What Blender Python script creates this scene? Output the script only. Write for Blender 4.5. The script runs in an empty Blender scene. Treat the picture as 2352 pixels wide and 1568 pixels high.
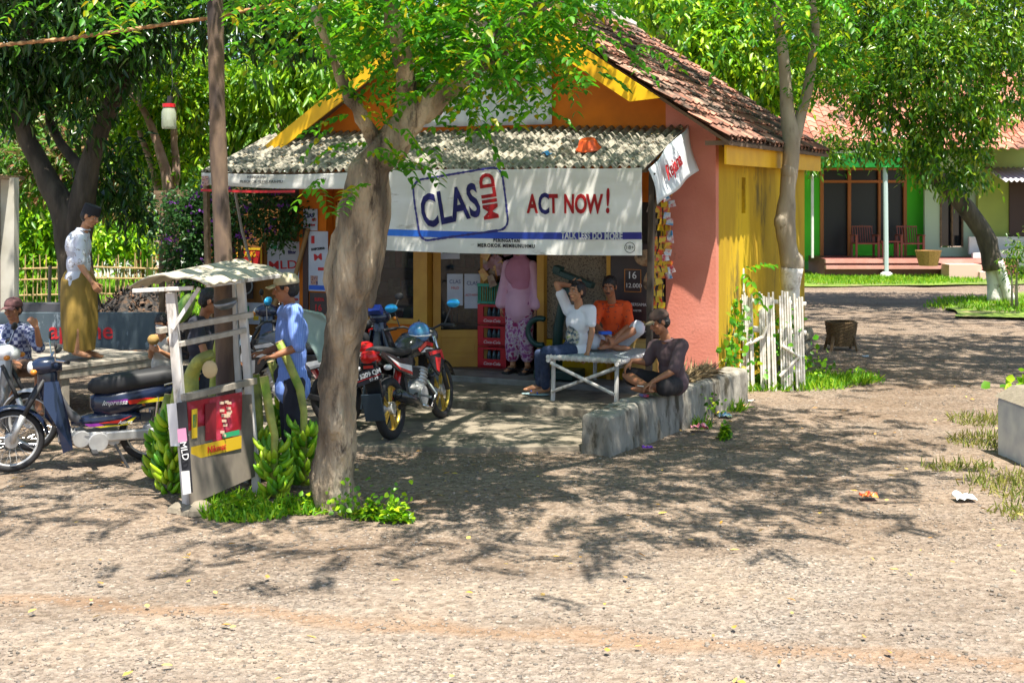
import bpy, math, random
import numpy as np
from mathutils import Vector, Matrix, noise, Euler, Quaternion
V = Vector
rng = random.Random(7)
nr = np.random.RandomState(11)
sc = bpy.context.scene
COL = sc.collection
# ---------------------------------------------------------------- camera, sky, sun, exposure
H = 2.4                                   # eye height above the ground
cam_d = bpy.data.cameras.new("camera")
cam = bpy.data.objects.new("camera", cam_d); COL.objects.link(cam)
cam.location = (0, 0, H); cam.rotation_euler = (math.radians(90), 0, 0)
cam_d.sensor_width = 36; cam_d.lens = 3000 / 2352 * 36; cam_d.shift_y = -339 / 2352
cam_d.clip_start = 0.1; cam_d.clip_end = 600
cam_d.dof.use_dof = True; cam_d.dof.focus_distance = 13.0; cam_d.dof.aperture_fstop = 5.6
sc.camera = cam
S = V((0.12, -0.35, 1.0)).normalized()    # towards the sun
elev = math.asin(S.z); azim = math.atan2(S.x, S.y)
w = bpy.data.worlds.new("World"); sc.world = w; w.use_nodes = True
nt = w.node_tree; bg = nt.nodes["Background"]
sky = nt.nodes.new("ShaderNodeTexSky"); sky.sky_type = 'NISHITA'; sky.sun_disc = False
sky.sun_elevation = elev; sky.sun_rotation = azim
nt.links.new(sky.outputs[0], bg.inputs[0]); bg.inputs[1].default_value = 0.095
sl = bpy.data.lights.new("sun", 'SUN'); sl.energy = 5.0; sl.angle = math.radians(0.5); sl.color = (1, .94, .84)
so = bpy.data.objects.new("sun", sl); COL.objects.link(so)
so.rotation_euler = S.to_track_quat('Z', 'Y').to_euler(); so.location = (0, 0, 30)
sc.view_settings.view_transform = 'Standard'; sc.view_settings.look = 'None'
sc.view_settings.exposure = 1.2; sc.view_settings.gamma = 1; sc.view_settings.use_curve_mapping = False
sc.render.engine = 'CYCLES'
sc.cycles.max_bounces = 8; sc.cycles.transparent_max_bounces = 8
# ---------------------------------------------------------------- helpers
def P(px, py, d): return V(((px - 1176) / 3000 * d, d, H - (py - 445) / 3000 * d))
def G(px, py, z=0):
    d = 3000 * (H - z) / (py - 445); return P(px, py, d)
C0 = V((2.34, 15.0, 0)); TH = math.radians(-25)
UX = V((math.cos(TH), math.sin(TH), 0)); UY = V((-math.sin(TH), math.cos(TH), 0))
def L(u, y, z=0): return C0 + UX * u + UY * y + V((0, 0, z))
def lin(c):
    return tuple(((x / 12.92) if x <= .04045 else ((x + .055) / 1.055) ** 2.4) for x in c)
def hx(h): return lin(tuple(int(h[i:i + 2], 16) / 255 for i in (0, 2, 4)))
class MB:
    def __init__(s): s.v = []; s.f = []; s.m = []; s.cm = 0
    def add(s, vs, fs):
        o = len(s.v); s.v.extend(tuple(x) for x in vs)
        s.f.extend(tuple(i + o for i in f) for f in fs); s.m.extend([s.cm] * len(fs)); return s
    def mat(s, i): s.cm = i; return s
    def box(s, c, d, rot=None, taper=1):
        c = V(c); hx_, hy, hz = d[0] / 2, d[1] / 2, d[2] / 2
        vs = []
        for z in (-hz, hz):
            t = taper if z > 0 else 1
            for x, y in ((-hx_, -hy), (hx_, -hy), (hx_, hy), (-hx_, hy)):
                p = V((x * t, y * t, z))
                if rot is not None: p = rot @ p
                vs.append(p + c)
        return s.add(vs, [(3, 2, 1, 0), (4, 5, 6, 7), (0, 1, 5, 4), (1, 2, 6, 5), (2, 3, 7, 6), (3, 0, 4, 7)])
    def bar(s, a, b, w, h=None, up=(0, 0, 1)):
        a = V(a); b = V(b); d = (b - a); l = d.length; d.normalize(); up = V(up)
        if abs(d.dot(up)) > .97: up = V((1, 0, 0))
        x = up.cross(d).normalized(); y = d.cross(x)
        R = Matrix((x, y, d)).transposed()
        return s.box((a + b) / 2, (w, h or w, l), R)
    def tube(s, pts, r, n=8, cap=True):
        pts = [V(p) for p in pts]
        if not hasattr(r, '__len__'): r = [r] * len(pts)
        vs = []; fs = []; px = None
        for i, p in enumerate(pts):
            d = (pts[min(i + 1, len(pts) - 1)] - pts[max(i - 1, 0)])
            if d.length < 1e-9: d = V((0, 0, 1))
            d.normalize()
            if px is None:
                a = V((0, 0, 1)) if abs(d.z) < .9 else V((1, 0, 0))
                px = a.cross(d).normalized()
            px = (px - d * px.dot(d))
            if px.length < 1e-6: px = d.orthogonal()
            px.normalize()
            py = d.cross(px)
            for k in range(n):
                a = 2 * math.pi * k / n
                vs.append(p + (px * math.cos(a) + py * math.sin(a)) * r[i])
        for i in range(len(pts) - 1):
            for k in range(n):
                k2 = (k + 1) % n
                fs.append((i * n + k, i * n + k2, (i + 1) * n + k2, (i + 1) * n + k))
        if cap:
            fs.append(tuple(range(n - 1, -1, -1))); b = (len(pts) - 1) * n
            fs.append(tuple(range(b, b + n)))
        return s.add(vs, fs)
    def ell(s, c, r, rot=None, n=12, m=8):
        c = V(c)
        if not hasattr(r, '__len__'): r = (r, r, r)
        vs = []; fs = []
        def q(x, y, z):
            p = V((x * r[0], y * r[1], z * r[2]))
            if rot is not None: p = rot @ p
            return p + c
        vs.append(q(0, 0, -1))
        for j in range(1, m):
            t = math.pi * j / m
            for k in range(n):
                a = 2 * math.pi * k / n
                vs.append(q(math.sin(t) * math.cos(a), math.sin(t) * math.sin(a), -math.cos(t)))
        vs.append(q(0, 0, 1)); e = len(vs) - 1
        for k in range(n): fs.append((0, 1 + (k + 1) % n, 1 + k))
        for j in range(m - 2):
            for k in range(n):
                a = 1 + j * n + k; b = 1 + j * n + (k + 1) % n
                fs.append((a, b, b + n, a + n))
        b = 1 + (m - 2) * n
        for k in range(n): fs.append((b + k, b + (k + 1) % n, e))
        return s.add(vs, fs)
    def cap(s, a, b, r1, r2=None, n=10):      # closed tapered capsule
        a = V(a); b = V(b); r2 = r1 if r2 is None else r2
        d = b - a
        if d.length < 1e-6: return s.ell(a, r1)
        d.normalize(); pts = []; rs = []
        for t in (-.98, -.7, -.35): pts.append(a + d * r1 * t); rs.append(r1 * math.sqrt(1 - t * t))
        pts.append(a); rs.append(r1); pts.append(b); rs.append(r2)
        for t in (.35, .7, .98): pts.append(b + d * r2 * t); rs.append(r2 * math.sqrt(1 - t * t))
        return s.tube(pts, rs, n)
    def loft(s, rings, cap=True, close=True):
        n = len(rings[0]); vs = [p for r in rings for p in r]; fs = []
        for i in range(len(rings) - 1):
            for k in range(n if close else n - 1):
                k2 = (k + 1) % n
                fs.append((i * n + k, i * n + k2, (i + 1) * n + k2, (i + 1) * n + k))
        if cap and close:
            fs.append(tuple(range(n - 1, -1, -1))); b = (len(rings) - 1) * n; fs.append(tuple(range(b, b + n)))
        return s.add(vs, fs)
    def shell(s, secs, n=12, e=.75):           # rings across x: (x, zc, half width, half height)
        rings = []
        for x, zc, hw, hh in secs:
            r = []
            for k in range(n):
                a = 2 * math.pi * k / n; c, q = math.cos(a), math.sin(a)
                r.append((x, math.copysign(abs(c) ** e, c) * hw, zc + math.copysign(abs(q) ** e, q) * hh))
            rings.append(r)
        return s.loft(rings)
    def prism(s, poly, f, a, b):               # f(u,v,t) maps to 3D; poly in (u,v), extruded t a..b
        n = len(poly)
        vs = [f(u, v, a) for u, v in poly] + [f(u, v, b) for u, v in poly]
        fs = [tuple(range(n - 1, -1, -1)), tuple(range(n, 2 * n))]
        for i in range(n): j = (i + 1) % n; fs.append((i, j, j + n, i + n))
        return s.add(vs, fs)
    def lathe(s, prof, c=(0, 0, 0), n=16, rot=None):
        c = V(c); vs = []; fs = []; m = len(prof)
        for r, z in prof:
            for k in range(n):
                a = 2 * math.pi * k / n; p = V((r * math.cos(a), r * math.sin(a), z))
                if rot is not None: p = rot @ p
                vs.append(p + c)
        for i in range(m - 1):
            for k in range(n):
                k2 = (k + 1) % n; fs.append((i * n + k, i * n + k2, (i + 1) * n + k2, (i + 1) * n + k))
        return s.add(vs, fs)
    def torus(s, c, R, r, ax='y', n=32, m=10, a0=0, a1=2 * math.pi, sq=1):
        c = V(c); vs = []; fs = []; full = abs(a1 - a0 - 2 * math.pi) < 1e-6
        N = n if full else n + 1
        for i in range(N):
            a = a0 + (a1 - a0) * i / n
            for k in range(m):
                b = 2 * math.pi * k / m
                rr = R + r * math.cos(b); h = r * math.sin(b) * sq
                p = {'y': (rr * math.cos(a), h, rr * math.sin(a)), 'z': (rr * math.cos(a), rr * math.sin(a), h), 'x': (h, rr * math.cos(a), rr * math.sin(a))}[ax]
                vs.append(c + V(p))
        for i in range(n):
            i2 = (i + 1) % N
            for k in range(m):
                k2 = (k + 1) % m; fs.append((i * m + k, i * m + k2, i2 * m + k2, i2 * m + k))
        return s.add(vs, fs)
    def grid(s, f, nu, nv):
        vs = [f(i / nu, j / nv) for j in range(nv + 1) for i in range(nu + 1)]
        fs = [(j * (nu + 1) + i, j * (nu + 1) + i + 1, (j + 1) * (nu + 1) + i + 1, (j + 1) * (nu + 1) + i) for j in range(nv) for i in range(nu)]
        return s.add(vs, fs)
    def quad(s, a, b, c, d): return s.add([a, b, c, d], [(0, 1, 2, 3)])
    def build(s, name, mats, parent=None, smooth=False, bevel=0, solid=0, loc=None, rotz=0, sub=0):
        me = bpy.data.meshes.new(name); me.from_pydata(s.v, [], s.f)
        if not isinstance(mats, (list, tuple)): mats = [mats]
        for m_ in mats: me.materials.append(m_)
        if len(mats) > 1: me.polygons.foreach_set('material_index', s.m)
        if smooth: me.polygons.foreach_set('use_smooth', [True] * len(me.polygons))
        me.update()
        o = bpy.data.objects.new(name, me); COL.objects.link(o)
        if parent: o.parent = parent
        if loc is not None: o.location = loc
        o.rotation_euler.z = rotz
        if solid:
            k = o.modifiers.new('solid', 'SOLIDIFY'); k.thickness = solid; k.offset = 0
        if bevel:
            k = o.modifiers.new('bevel', 'BEVEL'); k.width = bevel; k.segments = 2; k.limit_method = 'ANGLE'
        if sub:
            k = o.modifiers.new('sub', 'SUBSURF'); k.levels = sub; k.render_levels = sub
        return o
def tag(o, label=None, cat=None, group=None, kind=None):
    if label: o['label'] = label
    if cat: o['category'] = cat
    if group: o['group'] = group
    if kind: o['kind'] = kind
    return o
def thing(name, label, cat, loc=(0, 0, 0), rotz=0, group=None):
    o = bpy.data.objects.new(name, None); COL.objects.link(o); o.location = loc; o.rotation_euler.z = rotz
    o.empty_display_size = .1
    return tag(o, label, cat, group)
def shop_thing(name, label, cat, u, y, z, group=None): return thing(name, label, cat, L(u, y, z), TH, group)
def copy_thing(root, loc, rotz=None, label=None, scale=None):
    r = root.copy(); COL.objects.link(r); r.location = loc
    if rotz is not None: r.rotation_euler.z = rotz
    if scale: r.scale = (scale,) * 3
    if label: r['label'] = label
    for ch in list(root.children):
        c = ch.copy(); COL.objects.link(c); c.parent = r
        for g in list(ch.children):
            d = g.copy(); COL.objects.link(d); d.parent = c
    return r
def text(s, size, mat, parent, loc, rot=(math.pi / 2, 0, 0), name='lettering', ext=.002, sx=1, bold=0, shear=0, align='CENTER', sp=1):
    c = bpy.data.curves.new(name, 'FONT'); c.body = s; c.size = size; c.extrude = ext; c.align_x = align; c.align_y = 'CENTER'
    c.offset = bold; c.shear = shear; c.space_character = sp; c.resolution_u = 3; c.fill_mode = 'BOTH'
    t = bpy.data.objects.new(name, c); COL.objects.link(t)
    me = bpy.data.meshes.new_from_object(t.evaluated_get(bpy.context.evaluated_depsgraph_get()))
    bpy.data.objects.remove(t); me.name = name
    me.transform(Matrix.Diagonal((sx, 1, 1, 1)))
    o = bpy.data.objects.new(name, me); COL.objects.link(o); me.materials.clear(); me.materials.append(mat)
    o.parent = parent; o.location = loc; o.rotation_euler = rot
    return o
# ---------------------------------------------------------------- materials
def ramp(nt, cols):
    r = nt.nodes.new('ShaderNodeValToRGB'); e = r.color_ramp.elements
    while len(e) < len(cols): e.new(.5)
    for i, (p, c) in enumerate(cols): e[i].position = p; e[i].color = (*c, 1)
    return r
def M(name, col, rough=.7, var=None, scale=8, bump=0, bscale=None, metal=0, spec=.5, stretch=None, coat=0, detail=6, lo=.35, hi=.65, trans=0, island=False, dirt=None, bdist=.02):
    """col = base; var = second (and third) colour mixed by noise; dirt=(colour, scale, threshold)"""
    m = bpy.data.materials.new(name); m.use_nodes = True; nt = m.node_tree; lk = nt.links.new
    b = nt.nodes['Principled BSDF']; b.inputs['Roughness'].default_value = rough; b.inputs['Metallic'].default_value = metal
    b.inputs['Specular IOR Level'].default_value = spec; b.inputs['Coat Weight'].default_value = coat
    b.inputs['Base Color'].default_value = (*col, 1)
    tc = nt.nodes.new('ShaderNodeTexCoord'); mp = nt.nodes.new('ShaderNodeMapping'); lk(tc.outputs['Object'], mp.inputs[0])
    if stretch: mp.inputs['Scale'].default_value = stretch
    out = None
    if var:
        vs = [var] if not isinstance(var[0], (tuple, list)) else list(var)
        n = nt.nodes.new('ShaderNodeTexNoise'); n.inputs['Scale'].default_value = scale; n.inputs['Detail'].default_value = detail
        lk(mp.outputs[0], n.inputs['Vector'])
        cs = [col] + vs
        r = ramp(nt, [(lo + (hi - lo) * i / (len(cs) - 1), c) for i, c in enumerate(cs)])
        if island:
            g = nt.nodes.new('ShaderNodeNewGeometry'); lk(g.outputs['Random Per Island'], r.inputs[0])
            e = r.color_ramp.elements
            for i in range(len(cs)): e[i].position = i / (len(cs) - 1)
        else: lk(n.outputs[0], r.inputs[0])
        out = r.outputs[0]
    if dirt:
        n = nt.nodes.new('ShaderNodeTexNoise'); n.inputs['Scale'].default_value = dirt[1]; n.inputs['Detail'].default_value = 8
        n.inputs['Roughness'].default_value = .7
        lk(mp.outputs[0], n.inputs['Vector'])
        r = ramp(nt, [(dirt[2], (0, 0, 0)), (dirt[2] + .12, (1, 1, 1))]); lk(n.outputs[0], r.inputs[0])
        mx = nt.nodes.new('ShaderNodeMix'); mx.data_type = 'RGBA'; lk(r.outputs[0], mx.inputs[0])
        if out: lk(out, mx.inputs[6])
        else: mx.inputs[6].default_value = (*col, 1)
        mx.inputs[7].default_value = (*dirt[0], 1); out = mx.outputs[2]
    if out: lk(out, b.inputs['Base Color'])
    if bump:
        n = nt.nodes.new('ShaderNodeTexNoise'); n.inputs['Scale'].default_value = bscale or scale; n.inputs['Detail'].default_value = 8
        lk(mp.outputs[0], n.inputs['Vector'])
        bp = nt.nodes.new('ShaderNodeBump'); bp.inputs['Strength'].default_value = bump; bp.inputs['Distance'].default_value = bdist
        lk(n.outputs[0], bp.inputs['Height']); lk(bp.outputs[0], b.inputs['Normal'])
    if trans:
        t = nt.nodes.new('ShaderNodeBsdfTranslucent'); mx = nt.nodes.new('ShaderNodeMixShader'); mx.inputs[0].default_value = trans
        if out:
            hs = nt.nodes.new('ShaderNodeHueSaturation'); hs.inputs['Value'].default_value = 1.9; hs.inputs['Hue'].default_value = .488; lk(out, hs.inputs['Color']); lk(hs.outputs[0], t.inputs[0])
        else: t.inputs[0].default_value = (*[min(1, c * 1.5) for c in col], 1)
        lk(b.outputs[0], mx.inputs[1]); lk(t.outputs[0], mx.inputs[2]); lk(mx.outputs[0], nt.nodes['Material Output'].inputs[0])
    return m
def leafmat(name, cols, trans=.42, rough=.42): return M(name, cols[0], rough, var=cols[1:], island=True, trans=trans, spec=.5)
lf_near = leafmat('leaf_bright', [(.02, .13, .004), (.05, .24, .006), (.13, .38, .006), (.025, .14, .006), (.07, .28, .006), (.40, .32, .008)], .38)
lf_mango = leafmat('leaf_mango', [(.05, .17, .008), (.12, .30, .008), (.30, .48, .012), (.04, .12, .01)], .28)
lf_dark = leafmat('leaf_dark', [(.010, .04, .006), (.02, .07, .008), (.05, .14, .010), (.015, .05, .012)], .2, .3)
lf_mid = leafmat('leaf_mid', [(.015, .06, .006), (.07, .22, .008), (.20, .38, .012), (.03, .10, .01), (.05, .15, .01), (.32, .38, .02)], .32, .3)
lf_lime = leafmat('leaf_lime', [(.05, .17, .005), (.20, .46, .008), (.45, .62, .014), (.03, .09, .006), (.12, .34, .008)], .28)
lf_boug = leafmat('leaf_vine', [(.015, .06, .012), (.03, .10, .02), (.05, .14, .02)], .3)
grassm = leafmat('grass_blade', [(.07, .22, .006), (.16, .38, .008), (.32, .44, .02)], .35, .6)
flowerm = M('purple_petals', (.22, .05, .35), .6, trans=.4)
bark = M('bark_grey_brown', (.13, .10, .07), .9, var=[(.34, .26, .17), (.56, .45, .31)], scale=3.5, bump=1, bscale=13, stretch=(1, 1, .3), bdist=.12, lo=.40, hi=.60, dirt=((.05, .036, .025), 6, .55))
bark_d = M('bark_dark', (.05, .04, .03), .95, var=[(.12, .095, .07)], scale=6, bump=.8, bscale=16, stretch=(1, 1, .3), bdist=.04)
bark_l = M('bark_pale', (.26, .21, .15), .9, var=[(.42, .36, .27)], scale=4, bump=.5, bscale=14, stretch=(1, 1, .35), dirt=((.12, .09, .07), 3, .58))
limed = M('limewashed_bark', (.62, .60, .55), .9, var=[(.78, .76, .72)], scale=6, bump=.6, bscale=18, dirt=((.28, .23, .17), 4, .56))
wood_white = M('peeling_white_wood', (.70, .68, .65), .85, var=[(.48, .44, .40)], scale=14, bump=.4, bscale=30, stretch=(1, 1, .25), dirt=((.22, .18, .14), 9, .56))
wood_grey = M('weathered_grey_wood', (.24, .21, .17), .9, var=[(.36, .32, .26)], scale=9, bump=.5, bscale=24, stretch=(1, 1, .3))
wood_brown = M('brown_wood', (.12, .075, .04), .8, var=[(.24, .16, .09)], scale=8, bump=.4, bscale=20)
bamboo = M('dry_bamboo', (.42, .28, .12), .6, var=[(.55, .40, .20)], scale=10)
frame_y = M('ochre_painted_timber', (.55, .29, .035), .5, var=[(.45, .21, .025)], scale=4, bump=.1)
white_paint = M('white_paint', (.74, .73, .70), .7, var=[(.62, .61, .58)], scale=3)
glass_d = M('dark_glass', (.012, .015, .02), .08, spec=.8)
rubber = M('black_rubber', (.018, .018, .02), .75, bump=.2, bscale=60)
chrome = M('chrome', (.55, .55, .55), .22, metal=1)
alu = M('cast_aluminium', (.5, .5, .5), .45, metal=.55, var=[(.65, .65, .64)], scale=10)
black_p = M('black_gloss_plastic', (.018, .02, .024), .25, coat=.3)
black_m = M('black_matte', (.02, .02, .022), .6)
navy_p = M('navy_gloss_plastic', (.012, .02, .05), .25, coat=.5)
red_p = M('red_gloss_plastic', (.55, .02, .02), .25, coat=.5)
white_p = M('white_gloss_plastic', (.72, .72, .74), .3, coat=.4)
blue_p = M('blue_gloss_plastic', (.02, .07, .5), .3, coat=.3)
silver_p = M('silver_gloss_plastic', (.5, .52, .56), .3, metal=.4, coat=.3)
gold_m = M('gold_rim_metal', (.65, .45, .08), .35, metal=.7)
dg_ = lambda: bpy.context.evaluated_depsgraph_get()
def fuse(mb, name, mat, parent, vox=.009, smooth=5, folds=0, fs=9, sub=None, stretch=(1, 1, 1)):
    """join the overlapping closed shapes of mb into ONE continuous surface"""
    o = mb.build(name, mat, parent)
    r = o.modifiers.new('r', 'REMESH'); r.mode = 'VOXEL'; r.voxel_size = vox
    s = o.modifiers.new('s', 'SMOOTH'); s.factor = .5; s.iterations = smooth
    bpy.context.view_layer.update()
    me = bpy.data.meshes.new_from_object(o.evaluated_get(dg_())); me.name = name
    o.modifiers.clear(); o.data = me
    if not me.materials: me.materials.append(mat)
    if folds:
        n = len(me.vertices); co = np.empty(n * 3, np.float32); me.vertices.foreach_get('co', co); co = co.reshape(-1, 3)
        no = np.empty(n * 3, np.float32); me.vertex_normals.foreach_get('vector', no); no = no.reshape(-1, 3)
        d = np.array([noise.noise(V((x * fs * stretch[0], y * fs * stretch[1], z * fs * stretch[2]))) + .5 * noise.noise(V((x * fs * 2.3 * stretch[0], y * fs * 2.3, z * fs * 2.3 * stretch[2]))) for x, y, z in co])
        co += no * (d * folds)[:, None]; me.vertices.foreach_set('co', co.ravel())
    me.polygons.foreach_set('use_smooth', [True] * len(me.polygons)); me.update()
    return o
# ---------------------------------------------------------------- ground
def ground_mat():
    m = bpy.data.materials.new('gravelly_earth'); m.use_nodes = True; nt = m.node_tree; lk = nt.links.new; N = nt.nodes.new
    b = nt.nodes['Principled BSDF']; b.inputs['Roughness'].default_value = .95; b.inputs['Specular IOR Level'].default_value = .2
    tc = N('ShaderNodeTexCoord')
    v = N('ShaderNodeTexVoronoi'); v.inputs['Scale'].default_value = 52; lk(tc.outputs['Object'], v.inputs['Vector'])
    r1 = ramp(nt, [(0, hx('59514a')), (.3, hx('877b6f')), (.6, hx('9d9083')), (.85, hx('736c65')), (1, hx('b5a99c'))])
    sp = N('ShaderNodeSeparateColor'); lk(v.outputs['Color'], sp.inputs[0]); lk(sp.outputs[0], r1.inputs[0])
    n = N('ShaderNodeTexNoise'); n.inputs['Scale'].default_value = .9; n.inputs['Detail'].default_value = 9; n.inputs['Roughness'].default_value = .65
    lk(tc.outputs['Object'], n.inputs['Vector'])
    r2 = ramp(nt, [(.35, (0, 0, 0)), (.65, (1, 1, 1))]); lk(n.outputs[0], r2.inputs[0])
    n3 = N('ShaderNodeTexNoise'); n3.inputs['Scale'].default_value = 14; n3.inputs['Detail'].default_value = 8; lk(tc.outputs['Object'], n3.inputs['Vector'])
    r3 = ramp(nt, [(.3, hx('6b5d50')), (.5, hx('918273')), (.7, hx('a89a8b'))]); lk(n3.outputs[0], r3.inputs[0])
    mx = N('ShaderNodeMix'); mx.data_type = 'RGBA'; lk(r2.outputs[0], mx.inputs[0]); lk(r1.outputs[0], mx.inputs[6]); lk(r3.outputs[0], mx.inputs[7])
    # sandy strip along the road edge: y = 7.62 - .13 x
    s = N('ShaderNodeSeparateXYZ'); lk(tc.outputs['Object'], s.inputs[0])
    ma = N('ShaderNodeMath'); ma.operation = 'MULTIPLY_ADD'; lk(s.outputs[0], ma.inputs[0]); ma.inputs[1].default_value = .2; lk(s.outputs[1], ma.inputs[2])
    mb = N('ShaderNodeMath'); mb.operation = 'ADD'; lk(ma.outputs[0], mb.inputs[0])
    n4 = N('ShaderNodeTexNoise'); n4.inputs['Scale'].default_value = 1.7; n4.inputs['Detail'].default_value = 6; lk(tc.outputs['Object'], n4.inputs['Vector'])
    mc = N('ShaderNodeMath'); mc.operation = 'MULTIPLY'; mc.inputs[1].default_value = .55; lk(n4.outputs[0], mc.inputs[0]); lk(mc.outputs[0], mb.inputs[1])
    md = N('ShaderNodeMath'); md.operation = 'SUBTRACT'; lk(mb.outputs[0], md.inputs[0]); md.inputs[1].default_value = 7.42
    me_ = N('ShaderNodeMath'); me_.operation = 'ABSOLUTE'; lk(md.outputs[0], me_.inputs[0])
    r5 = ramp(nt, [(.03, (1, 1, 1)), (.16, (0, 0, 0))]); lk(me_.outputs[0], r5.inputs[0])
    mf = N('ShaderNodeMath'); mf.operation = 'MULTIPLY'; mf.inputs[1].default_value = .6; lk(r5.outputs[0], mf.inputs[0])
    m2 = N('ShaderNodeMix'); m2.data_type = 'RGBA'; lk(mf.outputs[0], m2.inputs[0]); lk(mx.outputs[2], m2.inputs[6]); m2.inputs[7].default_value = (*hx('927459'), 1)
    # browner soil beyond the road shoulder, partly tree shade painted in; broad dusty patches
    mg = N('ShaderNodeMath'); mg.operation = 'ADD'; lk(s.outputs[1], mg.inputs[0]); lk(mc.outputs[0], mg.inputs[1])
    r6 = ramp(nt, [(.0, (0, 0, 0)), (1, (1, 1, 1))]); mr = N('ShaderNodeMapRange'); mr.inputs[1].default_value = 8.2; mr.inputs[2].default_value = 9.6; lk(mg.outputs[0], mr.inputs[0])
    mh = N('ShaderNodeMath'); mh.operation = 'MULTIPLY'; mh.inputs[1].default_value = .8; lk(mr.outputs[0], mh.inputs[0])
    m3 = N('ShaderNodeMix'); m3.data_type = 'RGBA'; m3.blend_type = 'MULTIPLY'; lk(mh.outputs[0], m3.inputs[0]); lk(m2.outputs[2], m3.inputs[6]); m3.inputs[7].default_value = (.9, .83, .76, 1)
    n7 = N('ShaderNodeTexNoise'); n7.inputs['Scale'].default_value = .55; n7.inputs['Detail'].default_value = 7; n7.inputs['Roughness'].default_value = .6; mp7 = N('ShaderNodeMapping'); mp7.inputs['Scale'].default_value = (.6, 1.8, 1); lk(tc.outputs['Object'], mp7.inputs[0]); lk(mp7.outputs[0], n7.inputs['Vector'])
    r7 = ramp(nt, [(.38, (.78, .74, .70)), (.52, (1, 1, 1)), (.66, (1.12, 1.1, 1.06))]); lk(n7.outputs[0], r7.inputs[0])
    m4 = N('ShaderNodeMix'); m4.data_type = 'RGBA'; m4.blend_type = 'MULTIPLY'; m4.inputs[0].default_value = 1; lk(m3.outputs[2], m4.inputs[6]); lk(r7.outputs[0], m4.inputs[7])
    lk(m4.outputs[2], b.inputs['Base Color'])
    bp = N('ShaderNodeBump'); bp.inputs['Strength'].default_value = .6; bp.inputs['Distance'].default_value = .015; lk(v.outputs['Distance'], bp.inputs['Height'])
    b2 = N('ShaderNodeBump'); b2.inputs['Strength'].default_value = 1; b2.inputs['Distance'].default_value = .06; lk(n3.outputs[0], b2.inputs['Height']); lk(bp.outputs[0], b2.inputs['Normal'])
    lk(b2.outputs[0], b.inputs['Normal'])
    return m
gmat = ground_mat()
def gz(x, y):
    return .03 * noise.noise(V((x * .5, y * .5, 0))) + .018 * noise.noise(V((x * 2.1, y * 2.1, 3)))
xs = sorted(set([-250, -120, -60, -40, -28] + [round(-20 + i * .25, 3) for i in range(161)] + [28, 40, 60, 120, 250]))
ys = sorted(set([-60, -20, -5] + [round(i * .25, 3) for i in range(0, 161)] + [50, 70, 120, 260, 400]))
mb = MB(); vs = [(x, y, gz(x, y) if abs(x) < 20 and 0 < y < 40 else -.01) for y in ys for x in xs]; nx = len(xs)
mb.add(vs, [(j * nx + i, j * nx + i + 1, (j + 1) * nx + i + 1, (j + 1) * nx + i) for j in range(len(ys) - 1) for i in range(nx - 1)])
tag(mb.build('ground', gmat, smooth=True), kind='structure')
# vectorised scatter of many small shapes into one mesh
def np_mesh(name, verts, faces, mat, parent=None, smooth=False):
    me = bpy.data.meshes.new(name); nv = len(verts); nf, k = faces.shape
    me.vertices.add(nv); me.vertices.foreach_set('co', verts.astype(np.float32).ravel())
    me.loops.add(nf * k); me.loops.foreach_set('vertex_index', faces.astype(np.int32).ravel())
    me.polygons.add(nf); me.polygons.foreach_set('loop_start', np.arange(0, nf * k, k, dtype=np.int32)); me.polygons.foreach_set('loop_total', np.full(nf, k, dtype=np.int32))
    if smooth: me.polygons.foreach_set('use_smooth', np.ones(nf, dtype=bool))
    me.materials.append(mat); me.update(calc_edges=True)
    o = bpy.data.objects.new(name, me); COL.objects.link(o)
    if parent: o.parent = parent
    return o
def unit(a): return a / np.maximum(np.linalg.norm(a, axis=-1, keepdims=True), 1e-9)
def leaves(pos, d, nrm, length, width, fold=.18, droop=.25):
    """six-vertex folded leaves: base, two low sides, two high sides, tip"""
    n = len(pos); d = unit(d); s = unit(np.cross(d, nrm)); u = np.cross(s, d)
    l = length[:, None]; w_ = width[:, None] / 2
    def p(a, b, c): return pos + d * l * a + s * w_ * b + u * l * c
    vs = np.stack([p(0, 0, 0), p(.33, -1, fold * .5 - droop * .08), p(.33, 1, fold * .5 - droop * .08), p(.7, -.72, fold * .3 - droop * .3), p(.7, .72, fold * .3 - droop * .3), p(1, 0, -droop * .6), p(.36, 0, -droop * .08), p(.7, 0, -droop * .34)], 1).reshape(-1, 3)
    f = np.array([(0, 6, 1, 1), (0, 2, 6, 6), (1, 6, 7, 3), (6, 2, 4, 7), (3, 7, 5, 5), (7, 4, 5, 5)])
    tri = np.array([(0, 6, 1), (0, 2, 6), (1, 6, 7), (1, 7, 3), (6, 2, 4), (6, 4, 7), (3, 7, 5), (7, 4, 5)])
    fs = (tri[None] + (np.arange(n) * 8)[:, None, None]).reshape(-1, 3)
    return vs, fs
def leaf_obj(name, mat, parts, parent=None):
    V_, F_, o = [], [], 0
    for v_, f_ in parts: V_.append(v_); F_.append(f_ + o); o += len(v_)
    return np_mesh(name, np.concatenate(V_), np.concatenate(F_), mat, parent)
def rdir(n): return unit(nr.normal(size=(n, 3)))
def in_blob(blobs, n):
    """n random points inside a list of (centre, radii) ellipsoids, denser near the surface"""
    wts = np.array([b[1][0] * b[1][1] * b[1][2] for b in blobs]) ** .7; wts /= wts.sum()
    k = nr.choice(len(blobs), n, p=wts)
    c = np.array([list(b[0]) for b in blobs])[k]; r = np.array([list(b[1]) for b in blobs])[k]
    q = rdir(n); t = nr.uniform(.25, 1, n)[:, None] ** .5
    return c + q * r * t, q
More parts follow.
